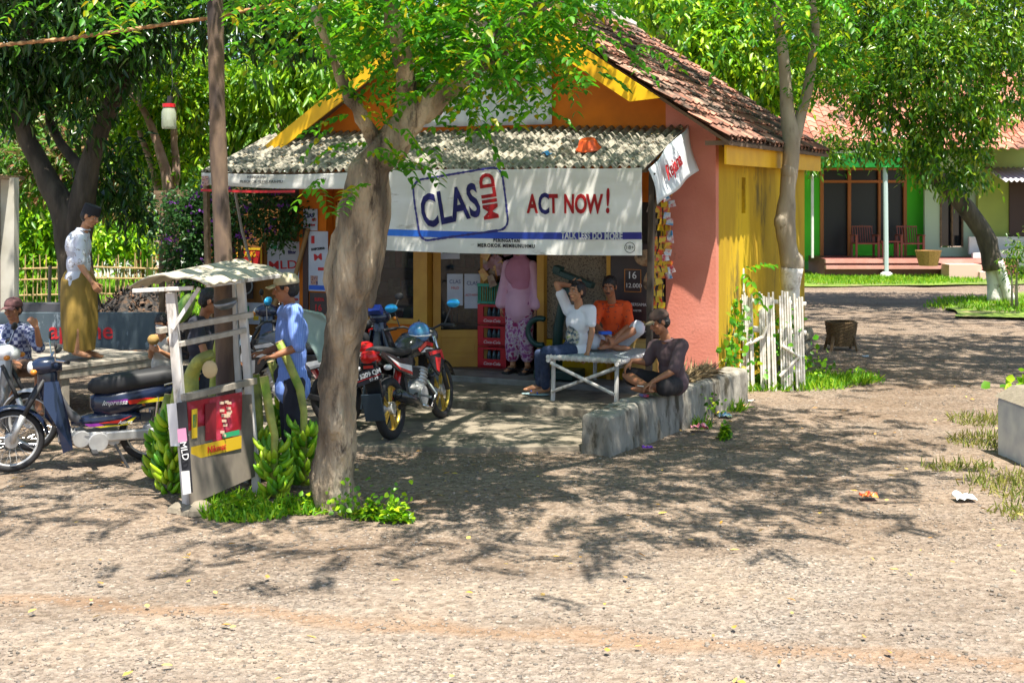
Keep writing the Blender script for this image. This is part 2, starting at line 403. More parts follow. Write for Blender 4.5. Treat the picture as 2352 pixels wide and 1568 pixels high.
def crown(blobs, nclump, per, ls, lw, droop, spread, seedoff=0):
    """clumps of leaves: each clump a tuft around a twig end"""
    c, q = in_blob(blobs, nclump)
    pos = np.repeat(c, per, 0) + nr.normal(size=(nclump * per, 3)) * spread
    out = unit(np.repeat(q, per, 0) * .5 + rdir(nclump * per) * .9 + np.array([0, 0, -droop]))
    n = len(pos); nrm = unit(rdir(n) * .7 + np.array([0, 0, 1.0]))
    l = nr.uniform(.7, 1.15, n) * ls
    return leaves(pos, out, nrm, l, l * lw)
def pinnate(starts, dirs, nl=9, rach=.26, ls=.055, lw=.42, droop=.5):
    """pinnate leaves: a drooping rachis with leaflets in pairs"""
    n = len(starts); dirs = unit(dirs); pos = []; dd = []
    side = unit(np.cross(dirs, np.array([0, 0, 1.0]) + nr.normal(size=(n, 3)) * .15))
    for i in range(nl):
        t = (i + 1) / nl
        p = starts + dirs * rach * t - np.array([0, 0, 1]) * rach * droop * t * t
        for sgn in (-1, 1):
            pos.append(p); dd.append(unit(side * sgn + dirs * .55 - np.array([0, 0, .35]) + nr.normal(size=(n, 3)) * .12))
    pos = np.concatenate(pos); dd = np.concatenate(dd); m = len(pos)
    l = ls * nr.uniform(.8, 1.15, m)
    return leaves(pos, dd, unit(nr.normal(size=(m, 3)) * .3 + np.array([0, 0, 1.0])), l, l * lw)
def limb(mb, pts, r, n=9, jit=.03, sub=3):
    """tapered, slightly wavy limb through pts"""
    pts = [V(p) for p in pts]; P2 = []; R2 = []
    for i in range(len(pts) - 1):
        p0 = pts[max(i - 1, 0)]; p1 = pts[i]; p2 = pts[i + 1]; p3 = pts[min(i + 2, len(pts) - 1)]
        for k in range(sub):
            t = k / sub
            P2.append(.5 * ((2 * p1) + (p2 - p0) * t + (2 * p0 - 5 * p1 + 4 * p2 - p3) * t * t + (3 * p1 - p0 - 3 * p2 + p3) * t ** 3))
            R2.append(r[i] * (1 - t) + r[i + 1] * t)
    P2.append(pts[-1]); R2.append(r[-1])
    P2 = [p + V((noise.noise(p * 3), noise.noise(p * 3 + V((9, 0, 0))), 0)) * jit for p in P2]
    R2 = [a * (1 + .13 * noise.noise(p * 4)) for a, p in zip(R2, P2)]
    mb.tube(P2, R2, n)
    return P2
def twigs(mb, pts, n, ln, r, up=.3):
    out = []
    for _ in range(n):
        p = rng.choice(pts); d = V((rng.gauss(0, 1), rng.gauss(0, 1), abs(rng.gauss(0, .6)) + up)).normalized() * ln * rng.uniform(.6, 1.2)
        q = p + d * .5 + V((rng.gauss(0, .1), rng.gauss(0, .1), .05)) * ln
        e = p + d
        mb.tube([p, q, e], [r, r * .7, r * .3], 5); out += [q, e]
    return out
def roughen(o, amp, f1, ridge=0, f2=20):
    me = o.data; n = len(me.vertices); co = np.empty(n * 3, np.float32); me.vertices.foreach_get('co', co); co = co.reshape(-1, 3); no = np.empty(n * 3, np.float32); me.vertex_normals.foreach_get('vector', no); no = no.reshape(-1, 3)
    d = [noise.noise(V((x * f1, y * f1, z * f1 * .45))) * amp + (.5 - abs(noise.noise(V((x * f2, y * f2, z * f2 * .22))))) * ridge for x, y, z in co]
    co += no * np.array(d)[:, None]; me.vertices.foreach_set('co', co.ravel()); me.update()
# pebbles
def pebbles(n, x0, x1, y0, y1, smin, smax):
    t = (1 + 5 ** .5) / 2
    iv = np.array([(-1, t, 0), (1, t, 0), (-1, -t, 0), (1, -t, 0), (0, -1, t), (0, 1, t), (0, -1, -t), (0, 1, -t), (t, 0, -1), (t, 0, 1), (-t, 0, -1), (-t, 0, 1)]) / 1.9
    fi = np.array([(0, 11, 5), (0, 5, 1), (0, 1, 7), (0, 7, 10), (0, 10, 11), (1, 5, 9), (5, 11, 4), (11, 10, 2), (10, 7, 6), (7, 1, 8), (3, 9, 4), (3, 4, 2), (3, 2, 6), (3, 6, 8), (3, 8, 9), (4, 9, 5), (2, 4, 11), (6, 2, 10), (8, 6, 7), (9, 8, 1)])
    y = y0 + (y1 - y0) * nr.uniform(0, 1, n) ** 1.3; x = nr.uniform(x0, x1, n) * (y / y1) ** .8
    s = smin + (smax - smin) * nr.uniform(0, 1, n) ** 4
    c = np.stack([x, y, np.array([gz(a, b) for a, b in zip(x, y)]) + s * .15], 1)
    sc_ = np.stack([s * nr.uniform(.8, 1.5, n), s * nr.uniform(.8, 1.4, n), s * nr.uniform(.4, .75, n)], 1)
    a = nr.uniform(0, 6.28, n); ca, sa = np.cos(a), np.sin(a)
    v = iv[None] * (1 + nr.uniform(-.15, .15, (n, 12, 1))) * sc_[:, None]
    vx = v[..., 0] * ca[:, None] - v[..., 1] * sa[:, None]; vy = v[..., 0] * sa[:, None] + v[..., 1] * ca[:, None]
    v = np.stack([vx, vy, v[..., 2]], -1) + c[:, None]
    return v.reshape(-1, 3), (fi[None] + (np.arange(n) * 12)[:, None, None]).reshape(-1, 3)
stone_m = M('pebble_stone', hx('8f8073'), .9, var=[hx('877c72'), hx('555049'), hx('a09689'), hx('6e6152')], island=True)
v1, f1 = pebbles(52000, -9, 9, 5.8, 24, .004, .0135)
o = np_mesh('gravel', v1, f1, stone_m); tag(o, 'loose pale gravel and small stones strewn over the open ground', 'gravel', kind='stuff')
# dry fallen leaves
n = 230; y = 6 + 12 * nr.uniform(0, 1, n) ** 1.2; x = nr.uniform(-.42, .42, n) * y
a = nr.uniform(0, 6.28, n)
vs, fs = leaves(np.stack([x, y, np.full(n, .03)], 1), np.stack([np.cos(a), np.sin(a), np.zeros(n)], 1), unit(nr.normal(size=(n, 3)) * .3 + np.array([0, 0, 1.0])), nr.uniform(.03, .075, n), nr.uniform(.015, .035, n), droop=-.2)
o = np_mesh('fallen_leaves', vs, fs, M('dry_yellow_leaf', (.55, .36, .05), .7, var=[(.62, .45, .12), (.38, .2, .06), (.60, .30, .04)], island=True))
tag(o, 'yellow and brown fallen leaves scattered on the gravel', 'fallen leaves', kind='stuff')
# grass
def grass(name, spots, h, dens, label, mat=grassm, wd=.012):
    """spots: (cx, cy, rx, ry); blades as thin leaves"""
    ps = []
    for cx, cy, rx, ry in spots:
        k = int(dens * rx * ry * 3.14); a = nr.uniform(0, 6.28, k); r = nr.uniform(0, 1, k) ** .6
        ps.append(np.stack([cx + np.cos(a) * r * rx + nr.normal(size=k) * .05 * rx, cy + np.sin(a) * r * ry + nr.normal(size=k) * .05 * ry, np.zeros(k)], 1))
    p = np.concatenate(ps); k = len(p)
    p[:, 2] = [gz(a, b) - .01 for a, b in p[:, :2]]
    d = unit(nr.normal(size=(k, 3)) * .42 + np.array([0, 0, 1.0]))
    l = h * nr.uniform(.5, 1.3, k)
    vs, fs = leaves(p, d, rdir(k), l, np.full(k, wd), droop=.5)
    return tag(np_mesh(name, vs, fs, mat), label, 'grass', kind='stuff')
lawn_m = M('lawn_green', (.12, .22, .02), .95, var=[(.20, .28, .035), (.09, .15, .02), (.26, .24, .09)], scale=1.4, bump=.6, bscale=30)
def sheet(name, pts, z, mat):
    c = sum((V((p[0], p[1], 0)) for p in pts), V()) / len(pts); out = []
    for i, p in enumerate(pts):
        q = pts[(i + 1) % len(pts)]
        for k in range(6):
            t = k / 6; a = V((p[0] * (1 - t) + q[0] * t, p[1] * (1 - t) + q[1] * t, 0))
            a += (a - c).normalized() * .35 * noise.noise(a * .9); out.append((a.x, a.y, z))
    return tag(MB().add(out, [tuple(range(len(out)))]).build(name, mat), kind='structure')
sheet('yard_lawn', [(-16, 19.5), (-7.6, 19.5), (-5.2, 24), (-2, 34), (-2, 60), (-26, 60), (-26, 22)], .045, lawn_m)
sheet('house_lawn', [(6.2, 33.0), (13.0, 34.0), (16.5, 36.5), (16.5, 39.5), (6, 39.5)], .045, lawn_m)
sheet('tree_lawn', [(8.6, 25.2), (14, 24), (22, 25), (22, 32), (13.5, 32.5), (9.5, 29)], .045, lawn_m)
grass('yard_grass', [(-10, 25, 4.5, 5), (-9, 33, 5, 5)], .16, 260, 'sunlit lime green grass in the yard behind the bamboo fence', wd=.03)
grass('lawn_grass', [(9.3, 35.6, 3.4, 1.6), (10.5, 37, 4.2, 1.5), (14, 37.5, 2.5, 1.5), (12.4, 27.6, 3.4, 2.4)], .14, 300, 'short green grass before the green house and round the leaning tree', wd=.03)
grass('verge_weeds', [(2.75, 16.2, .3, .5), (3.3, 16.3, .9, .45), (4.0, 16.6, .7, .35), (1.95, 13.5, .12, .1), (2.45, 14.4, .15, .12)], .13, 1300, 'bright green weeds growing round the foot of the white picket fence', wd=.016)
grass('ditch_grass', [(4.4, 10.6, .7, .6), (4.2, 9.8, .6, .35), (4.9, 9.4, .5, .7), (3.9, 11.4, .35, .2), (5.0, 12.6, .8, .5), (5.2, 13.8, .6, .35)], .09, 700, 'straggly yellowing grass round the white concrete block', leafmat('dry_grass_blade', [(.16, .20, .02), (.30, .28, .06), (.10, .17, .02), (.36, .30, .10)], .3, .7))
grass('stall_weeds', [(-2.0, 9.75, .32, .2), (-1.6, 9.95, .3, .2), (-1.2, 9.75, .08, .06), (-.95, 9.7, .1, .06), (-2.2, 10.1, .3, .2)], .10, 1800, 'small leafy weeds at the foot of the wooden stall', wd=.022)
# broad-leaf weeds
def herb(name, label, spots, n, ls, mat, h=.2, cat='weeds', kind='stuff'):
    ps = []
    for cx, cy, rx, ry in spots:
        a = nr.uniform(0, 6.28, n); r = nr.uniform(0, 1, n) ** .6
        ps.append(np.stack([cx + np.cos(a) * r * rx, cy + np.sin(a) * r * ry, nr.uniform(.02, h, n) * (1.1 - r)], 1))
    p = np.concatenate(ps); k = len(p); l = ls * nr.uniform(.6, 1.2, k)
    vs, fs = leaves(p, rdir(k) * np.array([1, 1, .4]) + np.array([0, 0, .1]), unit(nr.normal(size=(k, 3)) * .4 + np.array([0, 0, 1.0])), l, l * .7)
    return tag(np_mesh(name, vs, fs, mat), label, cat, kind=kind)
herb('leafy_weeds', 'low bright leafy weeds by the picket fence, the stall and the tree foot', [(3.1, 16.2, .5, .25), (3.9, 16.5, .5, .25), (4.5, 16.9, .3, .2), (-2.05, 9.8, .3, .15), (-1.6, 9.9, .3, .12), (-1.05, 9.7, .12, .06), (-.85, 9.6, .12, .06), (2.1, 12.9, .06, .1)], 240, .05, lf_lime, .16)
# ---------------------------------------------------------------- concrete
conc = M('old_concrete', hx('746b5c'), .9, var=[hx('8a806f'), hx('615a4e')], scale=3, bump=.5, bscale=26, dirt=(hx('4a463c'), 2.2, .6))
conc_l = M('whitewashed_concrete', hx('9c968a'), .9, var=[hx('7c776c')], scale=5, bump=.5, bscale=22, stretch=(1.4, 1.4, .6), dirt=(hx('453e2e'), 3.2, .50))
def slab(name, pts, z0, z1, mat, kind='structure', **k):
    n = len(pts); vs = [(x, y, z0) for x, y in pts] + [(x, y, z1) for x, y in pts]
    fs = [tuple(range(n - 1, -1, -1)), tuple(range(n, 2 * n))] + [(i, (i + 1) % n, (i + 1) % n + n, i + n) for i in range(n)]
    return tag(MB().add(vs, fs).build(name, mat, bevel=.012), kind=kind)
def l2(u, y): p = L(u, y); return (p.x, p.y)
slab('concrete_apron', [(-2.6, 12.25), (-.4, 12.1), (.82, 12.2), l2(-.83, -1.83), l2(-2.4, -1.9), l2(-4.2, -1.85), (-2.9, 15.6), (-3.3, 13.5)], -.1, .055, conc)
slab('porch_floor', [l2(.0, -1.72), l2(-1.2, -1.8), l2(-2.4, -1.78), l2(-4.1, -1.8), l2(-7.4, -1.75), l2(-7.4, 1.0), l2(0, .1)], -.05, .13, conc)
slab('door_step', [l2(-.62, -.55), l2(-5.1, -.5), l2(-5.1, .0), l2(-.62, .0)], .10, .20, M('worn_tile_step', hx('8d8a86'), .55, var=[hx('6f6c68')], scale=6))
# low wall, two blocks
A = V((.9, 11.98, 0)); B = V((2.72, 15.0, 0)); dw = (B - A).normalized(); nw = V((-dw.y, dw.x, 0))
def wallblock(name, label, a, b, h0, h1, wd):
    t = thing(name, label, 'low wall', A + dw * (a + b) / 2, math.atan2(dw.y, dw.x), 'blocks of the low concrete wall')
    ln = b - a; mb = MB(); rings = []
    n = max(3, int(ln / .18))
    for i in range(n + 1):
        x = -ln / 2 + ln * i / n; h = h0 + (h1 - h0) * i / n + .012 * noise.noise(V((x * 4, a, 0))); j = .012 * noise.noise(V((x * 3, 5, a)))
        rings.append([(x, -.02 + j, -.05), (x, wd, -.05), (x, wd - .02, h - .02), (x, wd - .05, h), (x, .04, h), (x, 0 + j, h - .03)])
    mb.loft(rings); fuse(mb, 'wall_block', conc_l, t, .014, 2, .011, 5); return t
wallblock('low_wall', 'short weathered concrete wall block, nearest end beside the apron', -.02, .62, .36, .40, .30)
wallblock('low_wall', 'long weathered concrete wall on which the man in dark shirt sits', .70, 3.5, .40, .40, .30)
# palm-fibre bundle on wall
fib = M('dry_palm_fibre', (.28, .19, .09), .95, var=[(.42, .30, .15)], scale=30, bump=.8, bscale=50, stretch=(1, 6, 1))
bt = A + dw * 2.35 + nw * .18 + V((0, 0, .40)); t = thing('palm_fibre_bundle', 'brown bundle of dry palm fibre lying on the low concrete wall', 'bundle', bt, math.atan2(dw.y, dw.x))
n = 900; p = nr.uniform(-1, 1, (n, 3)) * np.array([.33, .05, .05]); p[:, 2] = np.abs(p[:, 2]) + .02; p[:, 1] *= 1.6 - np.abs(p[:, 0])
l = nr.uniform(.1, .3, n); vs, fs = leaves(p, nr.normal(size=(n, 3)) * .25 + np.array([1.0, 0, 0]), rdir(n), l, np.full(n, .008)); np_mesh('fibre', vs, fs, fib, t)
# white block at the right edge
t = thing('concrete_block', 'big white painted concrete block standing in the grass', 'block', (4.93, 11.75, 0), .06)
MB().box((0, 0, .22), (.86, .7, .62)).build('block_body', M('white_limewash', hx('d9d8d4'), .85, var=[hx('bdbcc0')], scale=5, bump=.4, dirt=(hx('6a6455'), 3, .62)), t, bevel=.03)
MB().add([(-.45, -.36, .53), (.45, -.36, .53), (.45, .36, .53), (-.45, .36, .53), (-.3, -.2, .64), (.45, -.2, .66), (.45, .34, .66), (-.3, .3, .64)], [(3, 2, 1, 0), (4, 5, 6, 7), (0, 1, 5, 4), (1, 2, 6, 5), (2, 3, 7, 6), (3, 0, 4, 7)]).build('block_cap', conc, t)
# ---------------------------------------------------------------- shop
orange_w = M('orange_wall_paint', hx('d8740a'), .85, var=[hx('b8620f')], scale=2, bump=.15, bscale=30)
pink_w = M('salmon_wall_paint', hx('dd8c78'), .85, var=[hx('cf7b66')], scale=1.5, bump=.2, bscale=30, dirt=(hx('a06450'), 2.6, .60))
must_w = M('mustard_wall_paint', hx('cfa806'), .85, var=[hx('b89206'), hx('dbb40a')], scale=1.2, bump=.2, bscale=30, stretch=(1, 1, .35), dirt=(hx('6d5a22'), 1.7, .56))
yel_b = M('yellow_fascia_paint', hx('f6be04'), .6, var=[hx('e6ac04')], scale=3, bump=.15, dirt=(hx('8d6b10'), 5, .70))
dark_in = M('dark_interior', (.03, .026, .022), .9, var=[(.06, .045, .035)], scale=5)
floor_in = M('interior_floor', (.10, .07, .055), .5)
shop = shop_thing('shop_house', 'small orange and yellow roadside shop with red tiled gable roof and corrugated awning', 'shop', 0, 0, 0)
SL = .66; AU, AZ = -2.85, 5.05
def roofz(u): return AZ - SL * abs(u - AU)
# front wall pieces
fy = lambda u, v, t: (u, t, v)
mb = MB()
mb.prism([(-5.4, 2.3), (-.6, 2.3), (-.6, roofz(-.6) - .05), (AU, AZ - .05), (-5.4, roofz(-5.4) - .05)], fy, 0, .12)
mb.box((-5.27, .06, 1.2), (.26, .12, 2.2)); mb.box((-4.5, .06, .42), (1.28, .12, .64))
mb.build('front_wall', orange_w, shop)
mb = MB(); mb.prism([(-.6, .05), (0, .05), (0, roofz(0) - .05), (-.6, roofz(-.6) - .05)], fy, 0, .12); mb.build('salmon_front_wall', pink_w, shop)
mb = MB(); mb.box((-1.7, .06, .38), (.84, .12, .5)); mb.box((-.95, .06, .38), (.66, .12, .5)); mb.build('yellow_wall_base', must_w, shop)
pebble = M('pebbledash', hx('75685a'), .9, var=[hx('9c8e78'), hx('5a4f44')], scale=38, bump=1, bscale=45, detail=3)
MB().box((-1.7, .07, 1.47), (.84, .1, 1.66)).build('pebbledash_wall', pebble, shop)
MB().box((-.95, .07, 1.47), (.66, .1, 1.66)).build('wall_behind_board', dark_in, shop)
# side wall with vent slot (y 1.13..1.31, z 2.16..2.6)
mb = MB(); fx = lambda u, v, t: (t, u, v)
top = roofz(0) - .12
for a, b, z0, z1 in ((.123, 1.13, .1, top), (1.31, 4.64, .1, top), (1.13, 1.31, .1, 2.16), (1.13, 1.31, 2.6, top)):
    mb.prism([(a, z0), (b, z0), (b, z1), (a, z1)], fx, -.12, 0)
mb.build('side_wall', must_w, shop)
MB().box((-.09, 1.22, 2.38), (.04, .18, .44)).build('vent', M('vent_board', (.25, .06, .03), .8), shop)
mb = MB(); mb.box((-5.34, 2.38, 1.6), (.12, 4.5, 3.0)); mb.box((-2.7, 4.58, 1.6), (5.1, .12, 3.0))
mb.prism([(-5.4, 3.1), (0, 3.1), (AU, AZ - .05)], fy, 4.52, 4.64); mb.build('rear_walls', must_w, shop)
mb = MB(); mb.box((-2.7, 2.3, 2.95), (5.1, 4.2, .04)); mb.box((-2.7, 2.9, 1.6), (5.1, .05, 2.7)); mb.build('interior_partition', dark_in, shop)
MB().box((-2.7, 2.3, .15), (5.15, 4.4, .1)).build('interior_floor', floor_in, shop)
# stone plinth
mb = MB()
for i in range(22):
    y_ = 3.0 + (i % 11) * .17; z_ = .16 + (i // 11) * .18
    mb.ell((.03, y_, z_), (.1, .1 + rng.random() * .03, .09), Matrix.Rotation(rng.random(), 3, 'X'), 7, 5)
mb.build('stone_plinth', M('rubble_stone', hx('6d6252'), .9, var=[hx('a39980')], scale=8, bump=.5), shop)
# roof tiles
tile_m = M('terracotta_tile', hx('a86f5a'), .85, var=[hx('bd8570'), hx('935c48'), hx('80594a'), hx('c29a86'), hx('6c4638')], island=True, bump=.3, bscale=30)
def tile_mat():
    nt = tile_m.node_tree; b = nt.nodes['Principled BSDF']; lk = nt.links.new
    src = b.inputs['Base Color'].links[0].from_socket
    tc = nt.nodes['Texture Coordinate']; n = nt.nodes.new('ShaderNodeTexNoise'); n.inputs['Scale'].default_value = 1.3; n.inputs['Detail'].default_value = 10; n.inputs['Roughness'].default_value = .75
    lk(tc.outputs['Object'], n.inputs['Vector']); r = ramp(nt, [(.45, (0, 0, 0)), (.57, (1, 1, 1))]); lk(n.outputs[0], r.inputs[0])
    mx = nt.nodes.new('ShaderNodeMix'); mx.data_type = 'RGBA'; lk(r.outputs[0], mx.inputs[0]); lk(src, mx.inputs[6]); mx.inputs[7].default_value = (*hx('4a4038'), 1)
    lk(mx.outputs[2], b.inputs['Base Color'])
tile_mat()
def tile_roof(name, f, la, lb, parent, mat, tw=.22, te=.26, jit=1):
    """f(a,b,h): a along the eave, b up the slope, h off the slope"""
    mb = MB(); na = int(la / tw); nb = int(lb / te)
    for j in range(nb):
        for i in range(na):
            a0 = i * tw + (rng.random() - .5) * .02 * jit; b0 = j * te + (rng.random() - .5) * .03 * jit; hj = rng.random() * .012 * jit; sk = (rng.random() - .5) * .03 * jit
            top = []; bot = []; lip = []
            for k in range(6):
                t = k / 5; s_ = .034 * math.sin(t * math.pi * 1.7 + .2) + .02
                top.append(f(a0 + t * tw * 1.06 + sk, b0 + te * 1.12, s_ - .002 + hj)); bot.append(f(a0 + t * tw * 1.06, b0, s_ + .03 + hj)); lip.append(f(a0 + t * tw * 1.06, b0 + .004, s_ + .008 + hj))
            mb.add(lip + bot + top, [(k, k + 1, k + 7, k + 6) for k in range(5)] + [(k + 6, k + 7, k + 13, k + 12) for k in range(5)])
    return mb.build(name, mat, parent)
cs = 1 / math.hypot(1, SL); EU = .27
SLEN = (EU - AU) / cs
def fr(a, b, h): u = EU - b * cs; return (u + h * SL * cs, -.5 + a, AZ - SL * (u - AU) + h * cs)
def fl(a, b, h): u = -6.02 + b * cs; return (u - h * SL * cs, 5.1 - a, AZ - SL * (AU - u) + h * cs)
tile_roof('roof_tiles', fr, 5.6, SLEN, shop, tile_m); tile_roof('roof_tiles', fl, 5.6, SLEN, shop, tile_m)
mb = MB()
for sgn, e in ((1, EU), (-1, -6.02)):
    mb.prism([(e, roofz(e) - .05), (AU, AZ - .05), (AU, AZ - .01), (e, roofz(e) - .01)], fy, -.40, 5.05)
for k in range(9): y_ = -.3 + k * .6; mb.box((EU - .15, y_, roofz(EU) - .02), (.3, .05, .05)); mb.box((-5.87, y_, roofz(EU) - .02), (.3, .05, .05))
mb.build('roof_deck', M('old_rafters', (.16, .10, .06), .9), shop)
mb = MB(); mb.tube([(AU, -.52, AZ + .03), (AU, 5.1, AZ + .03)], .1, 10); mb.build('ridge', M('mortar_ridge', hx('a39b90'), .9, var=[hx('d5cfc6')], scale=5, bump=.6), shop)
def vf(u0, u1):
    return [(u0, roofz(u0) - .02), (u1, roofz(u1) - .02), (u1, roofz(u1) - .27), (u0, roofz(u0) - .27)]
mb = MB(); mb.prism([(AU, AZ - .02), (-.50, roofz(-.50) - .02), (-.86, roofz(-.50) - .05), (AU, AZ - .30)], fy, -.53, -.503); mb.build('verge_board', yel_b, shop)
mb = MB(); mb.prism([(AU, AZ - .02), (AU, AZ - .29), (-5.68, roofz(-6.0) - .02), (-6.0, roofz(-6.0) - .02)], fy, -.53, -.503); mb.build('verge_board', yel_b, shop)
MB().box((EU - .1, 2.35, roofz(EU) - .15), (.025, 5.1, .22)).build('eave_board', yel_b, shop)
# awning
aw_m = M('corrugated_asbestos', hx('7c776a'), .9, var=[hx('a19b8b'), hx('5c584e')], scale=9, bump=.3, dirt=(hx('4a4430'), 11, .56), detail=10)
def aw(u, v):  # v 0 top .. 1 low edge
    return u, -.02 - 1.45 * v, 3.19 - .51 * v
mb = MB(); W = 5.85; nu = int(W / .085 * 6)
def awf(i, j):
    u = -.33 - W * (1 - i); x, y_, z_ = aw(u, j); st = int(u / 1.05)
    return (x, y_ - .03 * noise.noise(V((st * 3.3, 0, 0))), z_ + .026 * math.cos(u / .105 * 2 * math.pi) + .03 * noise.noise(V((u * .7, j, 0))))
mb.grid(awf, nu, 6); mb.build('awning', aw_m, shop, smooth=True, solid=.008)
mb = MB()
for u in (-.45, -2.2, -4.1, -6.1): mb.bar(aw(u, 0)[:2] + (3.13,), aw(u, .97)[:2] + (2.62,), .05, .07)
for v_ in (.1, .5, .95): x, y_, z_ = aw(0, v_); mb.bar((-6.15, y_, z_ - .06), (-.35, y_, z_ - .06), .04, .04)
mb.build('awning_rafters', wood_brown, shop)
MB().bar((-.34, -1.38, .1), (-.30, -1.36, 2.62), .06).build('awning_post', M('dark_post', (.05, .035, .025), .9), shop); MB().bar((-6.1, -1.38, .1), (-6.15, -1.4, 2.6), .06).build('awning_post', wood_brown, shop)
n = 420; uu = -.33 - 5.85 * nr.uniform(0, 1, n); vv = nr.uniform(.03, .99, n)  # leaf litter, its pale leaves added to imitate sun patches on the awning
pp_ = np.array([list(L(a, -.02 - 1.45 * b, 3.22 - .51 * b)) for a, b in zip(uu, vv)])
vs, fs = leaves(pp_, rdir(n) * np.array([1, 1, .15]), unit(nr.normal(size=(n, 3)) * .4 + np.array([0, 0, 1.0])), nr.uniform(.02, .06, n), nr.uniform(.012, .028, n))
tag(np_mesh('roof_sun_patch_leaves', vs, fs, M('sun_patch_leaf_litter', (.45, .36, .20), .8, var=[(.60, .52, .36), (.25, .16, .07), (.50, .30, .08), (.12, .08, .04)], island=True)), 'dry pale leaves littering the corrugated awning, also standing in for sun patches', 'leaf litter', kind='stuff')
# column
MB().box((-5.38, -.1, 1.38), (.42, .16, 2.6)).build('column', orange_w, shop)
# door, window frames
mb = MB(); mb.box((-3.9, .03, 1.26), (.1, .14, 2.1)); mb.box((-3.78, .0, 1.26), (.1, .16, 2.1)); mb.box((-2.165, .0, 1.25), (.09, .16, 2.1)); mb.box((-2.97, 0, 2.26), (1.75, .14, .08)); mb.box((-1.285, .0, 1.25), (.05, .16, 2.1))
mb.build('door_frame', frame_y, shop)
wf = MB(); wf.box((-4.5, .02, .77), (1.2, .1, .07)); wf.box((-5.1, .03, 1.5), (.07, .1, 1.5)); wf.box((-4.5, .02, 2.25), (1.2, .1, .08)); wf = wf.build('window', frame_y, shop)
glass = bpy.data.materials.new('window_glass'); glass.use_nodes = True
_g = glass.node_tree; _b = _g.nodes['Principled BSDF']; _b.inputs['Base Color'].default_value = (.02, .025, .03, 1); _b.inputs['Roughness'].default_value = .05; _b.inputs['Alpha'].default_value = .55
MB().box((-4.5, .06, 1.5), (1.12, .008, 1.4)).build('pane', glass, wf)
dl = bpy.data.objects.new('door', None); COL.objects.link(dl); dl.parent = shop; dl.location = (-3.72, .06, .2); dl.rotation_euler.z = math.radians(28)
mb = MB(); mb.box((.05, 0, 1.0), (.1, .045, 2.0)); mb.box((.65, 0, 1.0), (.1, .045, 2.0)); mb.box((.35, 0, .06), (.5, .045, .12)); mb.box((.35, 0, .42), (.5, .045, .1)); mb.box((.35, .0, 1.95), (.5, .045, .1)); mb.box((.35, 0, .245), (.5, .02, .26)); mb.box((.35, 0, .25), (.36, .032, .14))
mb.build('door_leaf', frame_y, dl, bevel=.004)
MB().box((.35, 0, 1.185), (.5, .006, 1.42)).build('door_glass', glass, dl)
mb = MB(); mb.tube([(.65, -.03, .92), (.65, -.07, .95), (.65, -.07, 1.1), (.65, -.03, 1.13)], .01, 6); mb.build('door_handle', M('wooden_handle', (.35, .12, .02), .5), dl)
# ---------------------------------------------------------------- signs and banners
vinyl = M('white_banner_vinyl', hx('e6e6e4'), .5, var=[hx('d2cfc6')], scale=1.5, dirt=(hx('8d8470'), 2.2, .60), stretch=(.6, 1, 2.2), trans=.12)
ink_b = M('navy_ink', (.02, .02, .16), .6); ink_r = M('red_ink', (.52, .015, .02), .6); ink_bl = M('blue_ink', (.015, .10, .55), .6); ink_k = M('black_ink', (.02, .02, .025), .6)
ink_w = M('white_ink', (.75, .75, .75), .6); ink_y = M('yellow_ink', (.75, .5, .02), .6); ink_g = M('green_ink', (.03, .35, .15), .6); ink_p = M('pink_ink', (.6, .03, .25), .6)
photo_m = M('small_photo_print', (.2, .08, .05), .6, var=[(.5, .3, .25), (.05, .03, .1)], scale=30)
def cloth(t, w, h, mat, amp=.015, name='cloth', fz=None, f=2.3):
    mb = MB(); mb.grid(lambda i, j: (-w / 2 + w * i, amp * (math.sin(i * w * f * 2) * j + .6 * noise.noise(V((i * w * 2, j * 2, w)))), -h * j + (fz(i, j) if fz else 0)), max(8, int(w * 24)), 14)
    return mb.build(name, mat, t, smooth=True, solid=.002)
bn = shop_thing('awning_banner', 'wide white cloth banner reading ACT NOW under the corrugated awning', 'banner', -2.06, -1.49, 2.68)
def cf(x, z):
    j = -z / .93; return .03 * j * math.sin(x * 3.1 + .5) + .014 * math.sin(x * 7 + z * 5) * j + .02 * noise.noise(V((x * 1.3, z * 2.6, 4))) - .010 * max(0, 1 - abs(x - 1.05 - z * .3) * 9)
mb = MB()
def cfn(i, j):
    x = -1.69 + 3.38 * i; z = -.93 * j - .02 * math.sin(i * 3.1) * j - .012 * abs(math.sin(i * 9)) * (1 - j) ** 2; return (x, cf(x, z), z)
mb.grid(cfn, 110, 40); mb.build('cloth', vinyl, bn, smooth=True)
# rounded frame of the logo
lg = bpy.data.objects.new('logo', None); COL.objects.link(lg); lg.parent = bn; lg.location = (-.47, -.02, -.40); lg.rotation_euler.y = math.radians(-8)
mb = MB()
def rr(w, h, r, n=7):
    out = []
    for cx, cy, a0 in ((w / 2 - r, h / 2 - r, 0), (-w / 2 + r, h / 2 - r, 90), (-w / 2 + r, -h / 2 + r, 180), (w / 2 - r, -h / 2 + r, 270)):
        for k in range(n + 1): a = math.radians(a0 + 90 * k / n); out.append((cx + r * math.cos(a), cy + r * math.sin(a)))
    return out
o1 = rr(1.14, .70, .12); pts = []
for i in range(len(o1)):
    a, b = o1[i], o1[(i + 1) % len(o1)]; k = max(1, int(math.hypot(b[0] - a[0], b[1] - a[1]) / .03))
    for q in range(k): t = q / k; pts.append((a[0] * (1 - t) + b[0] * t, a[1] * (1 - t) + b[1] * t))
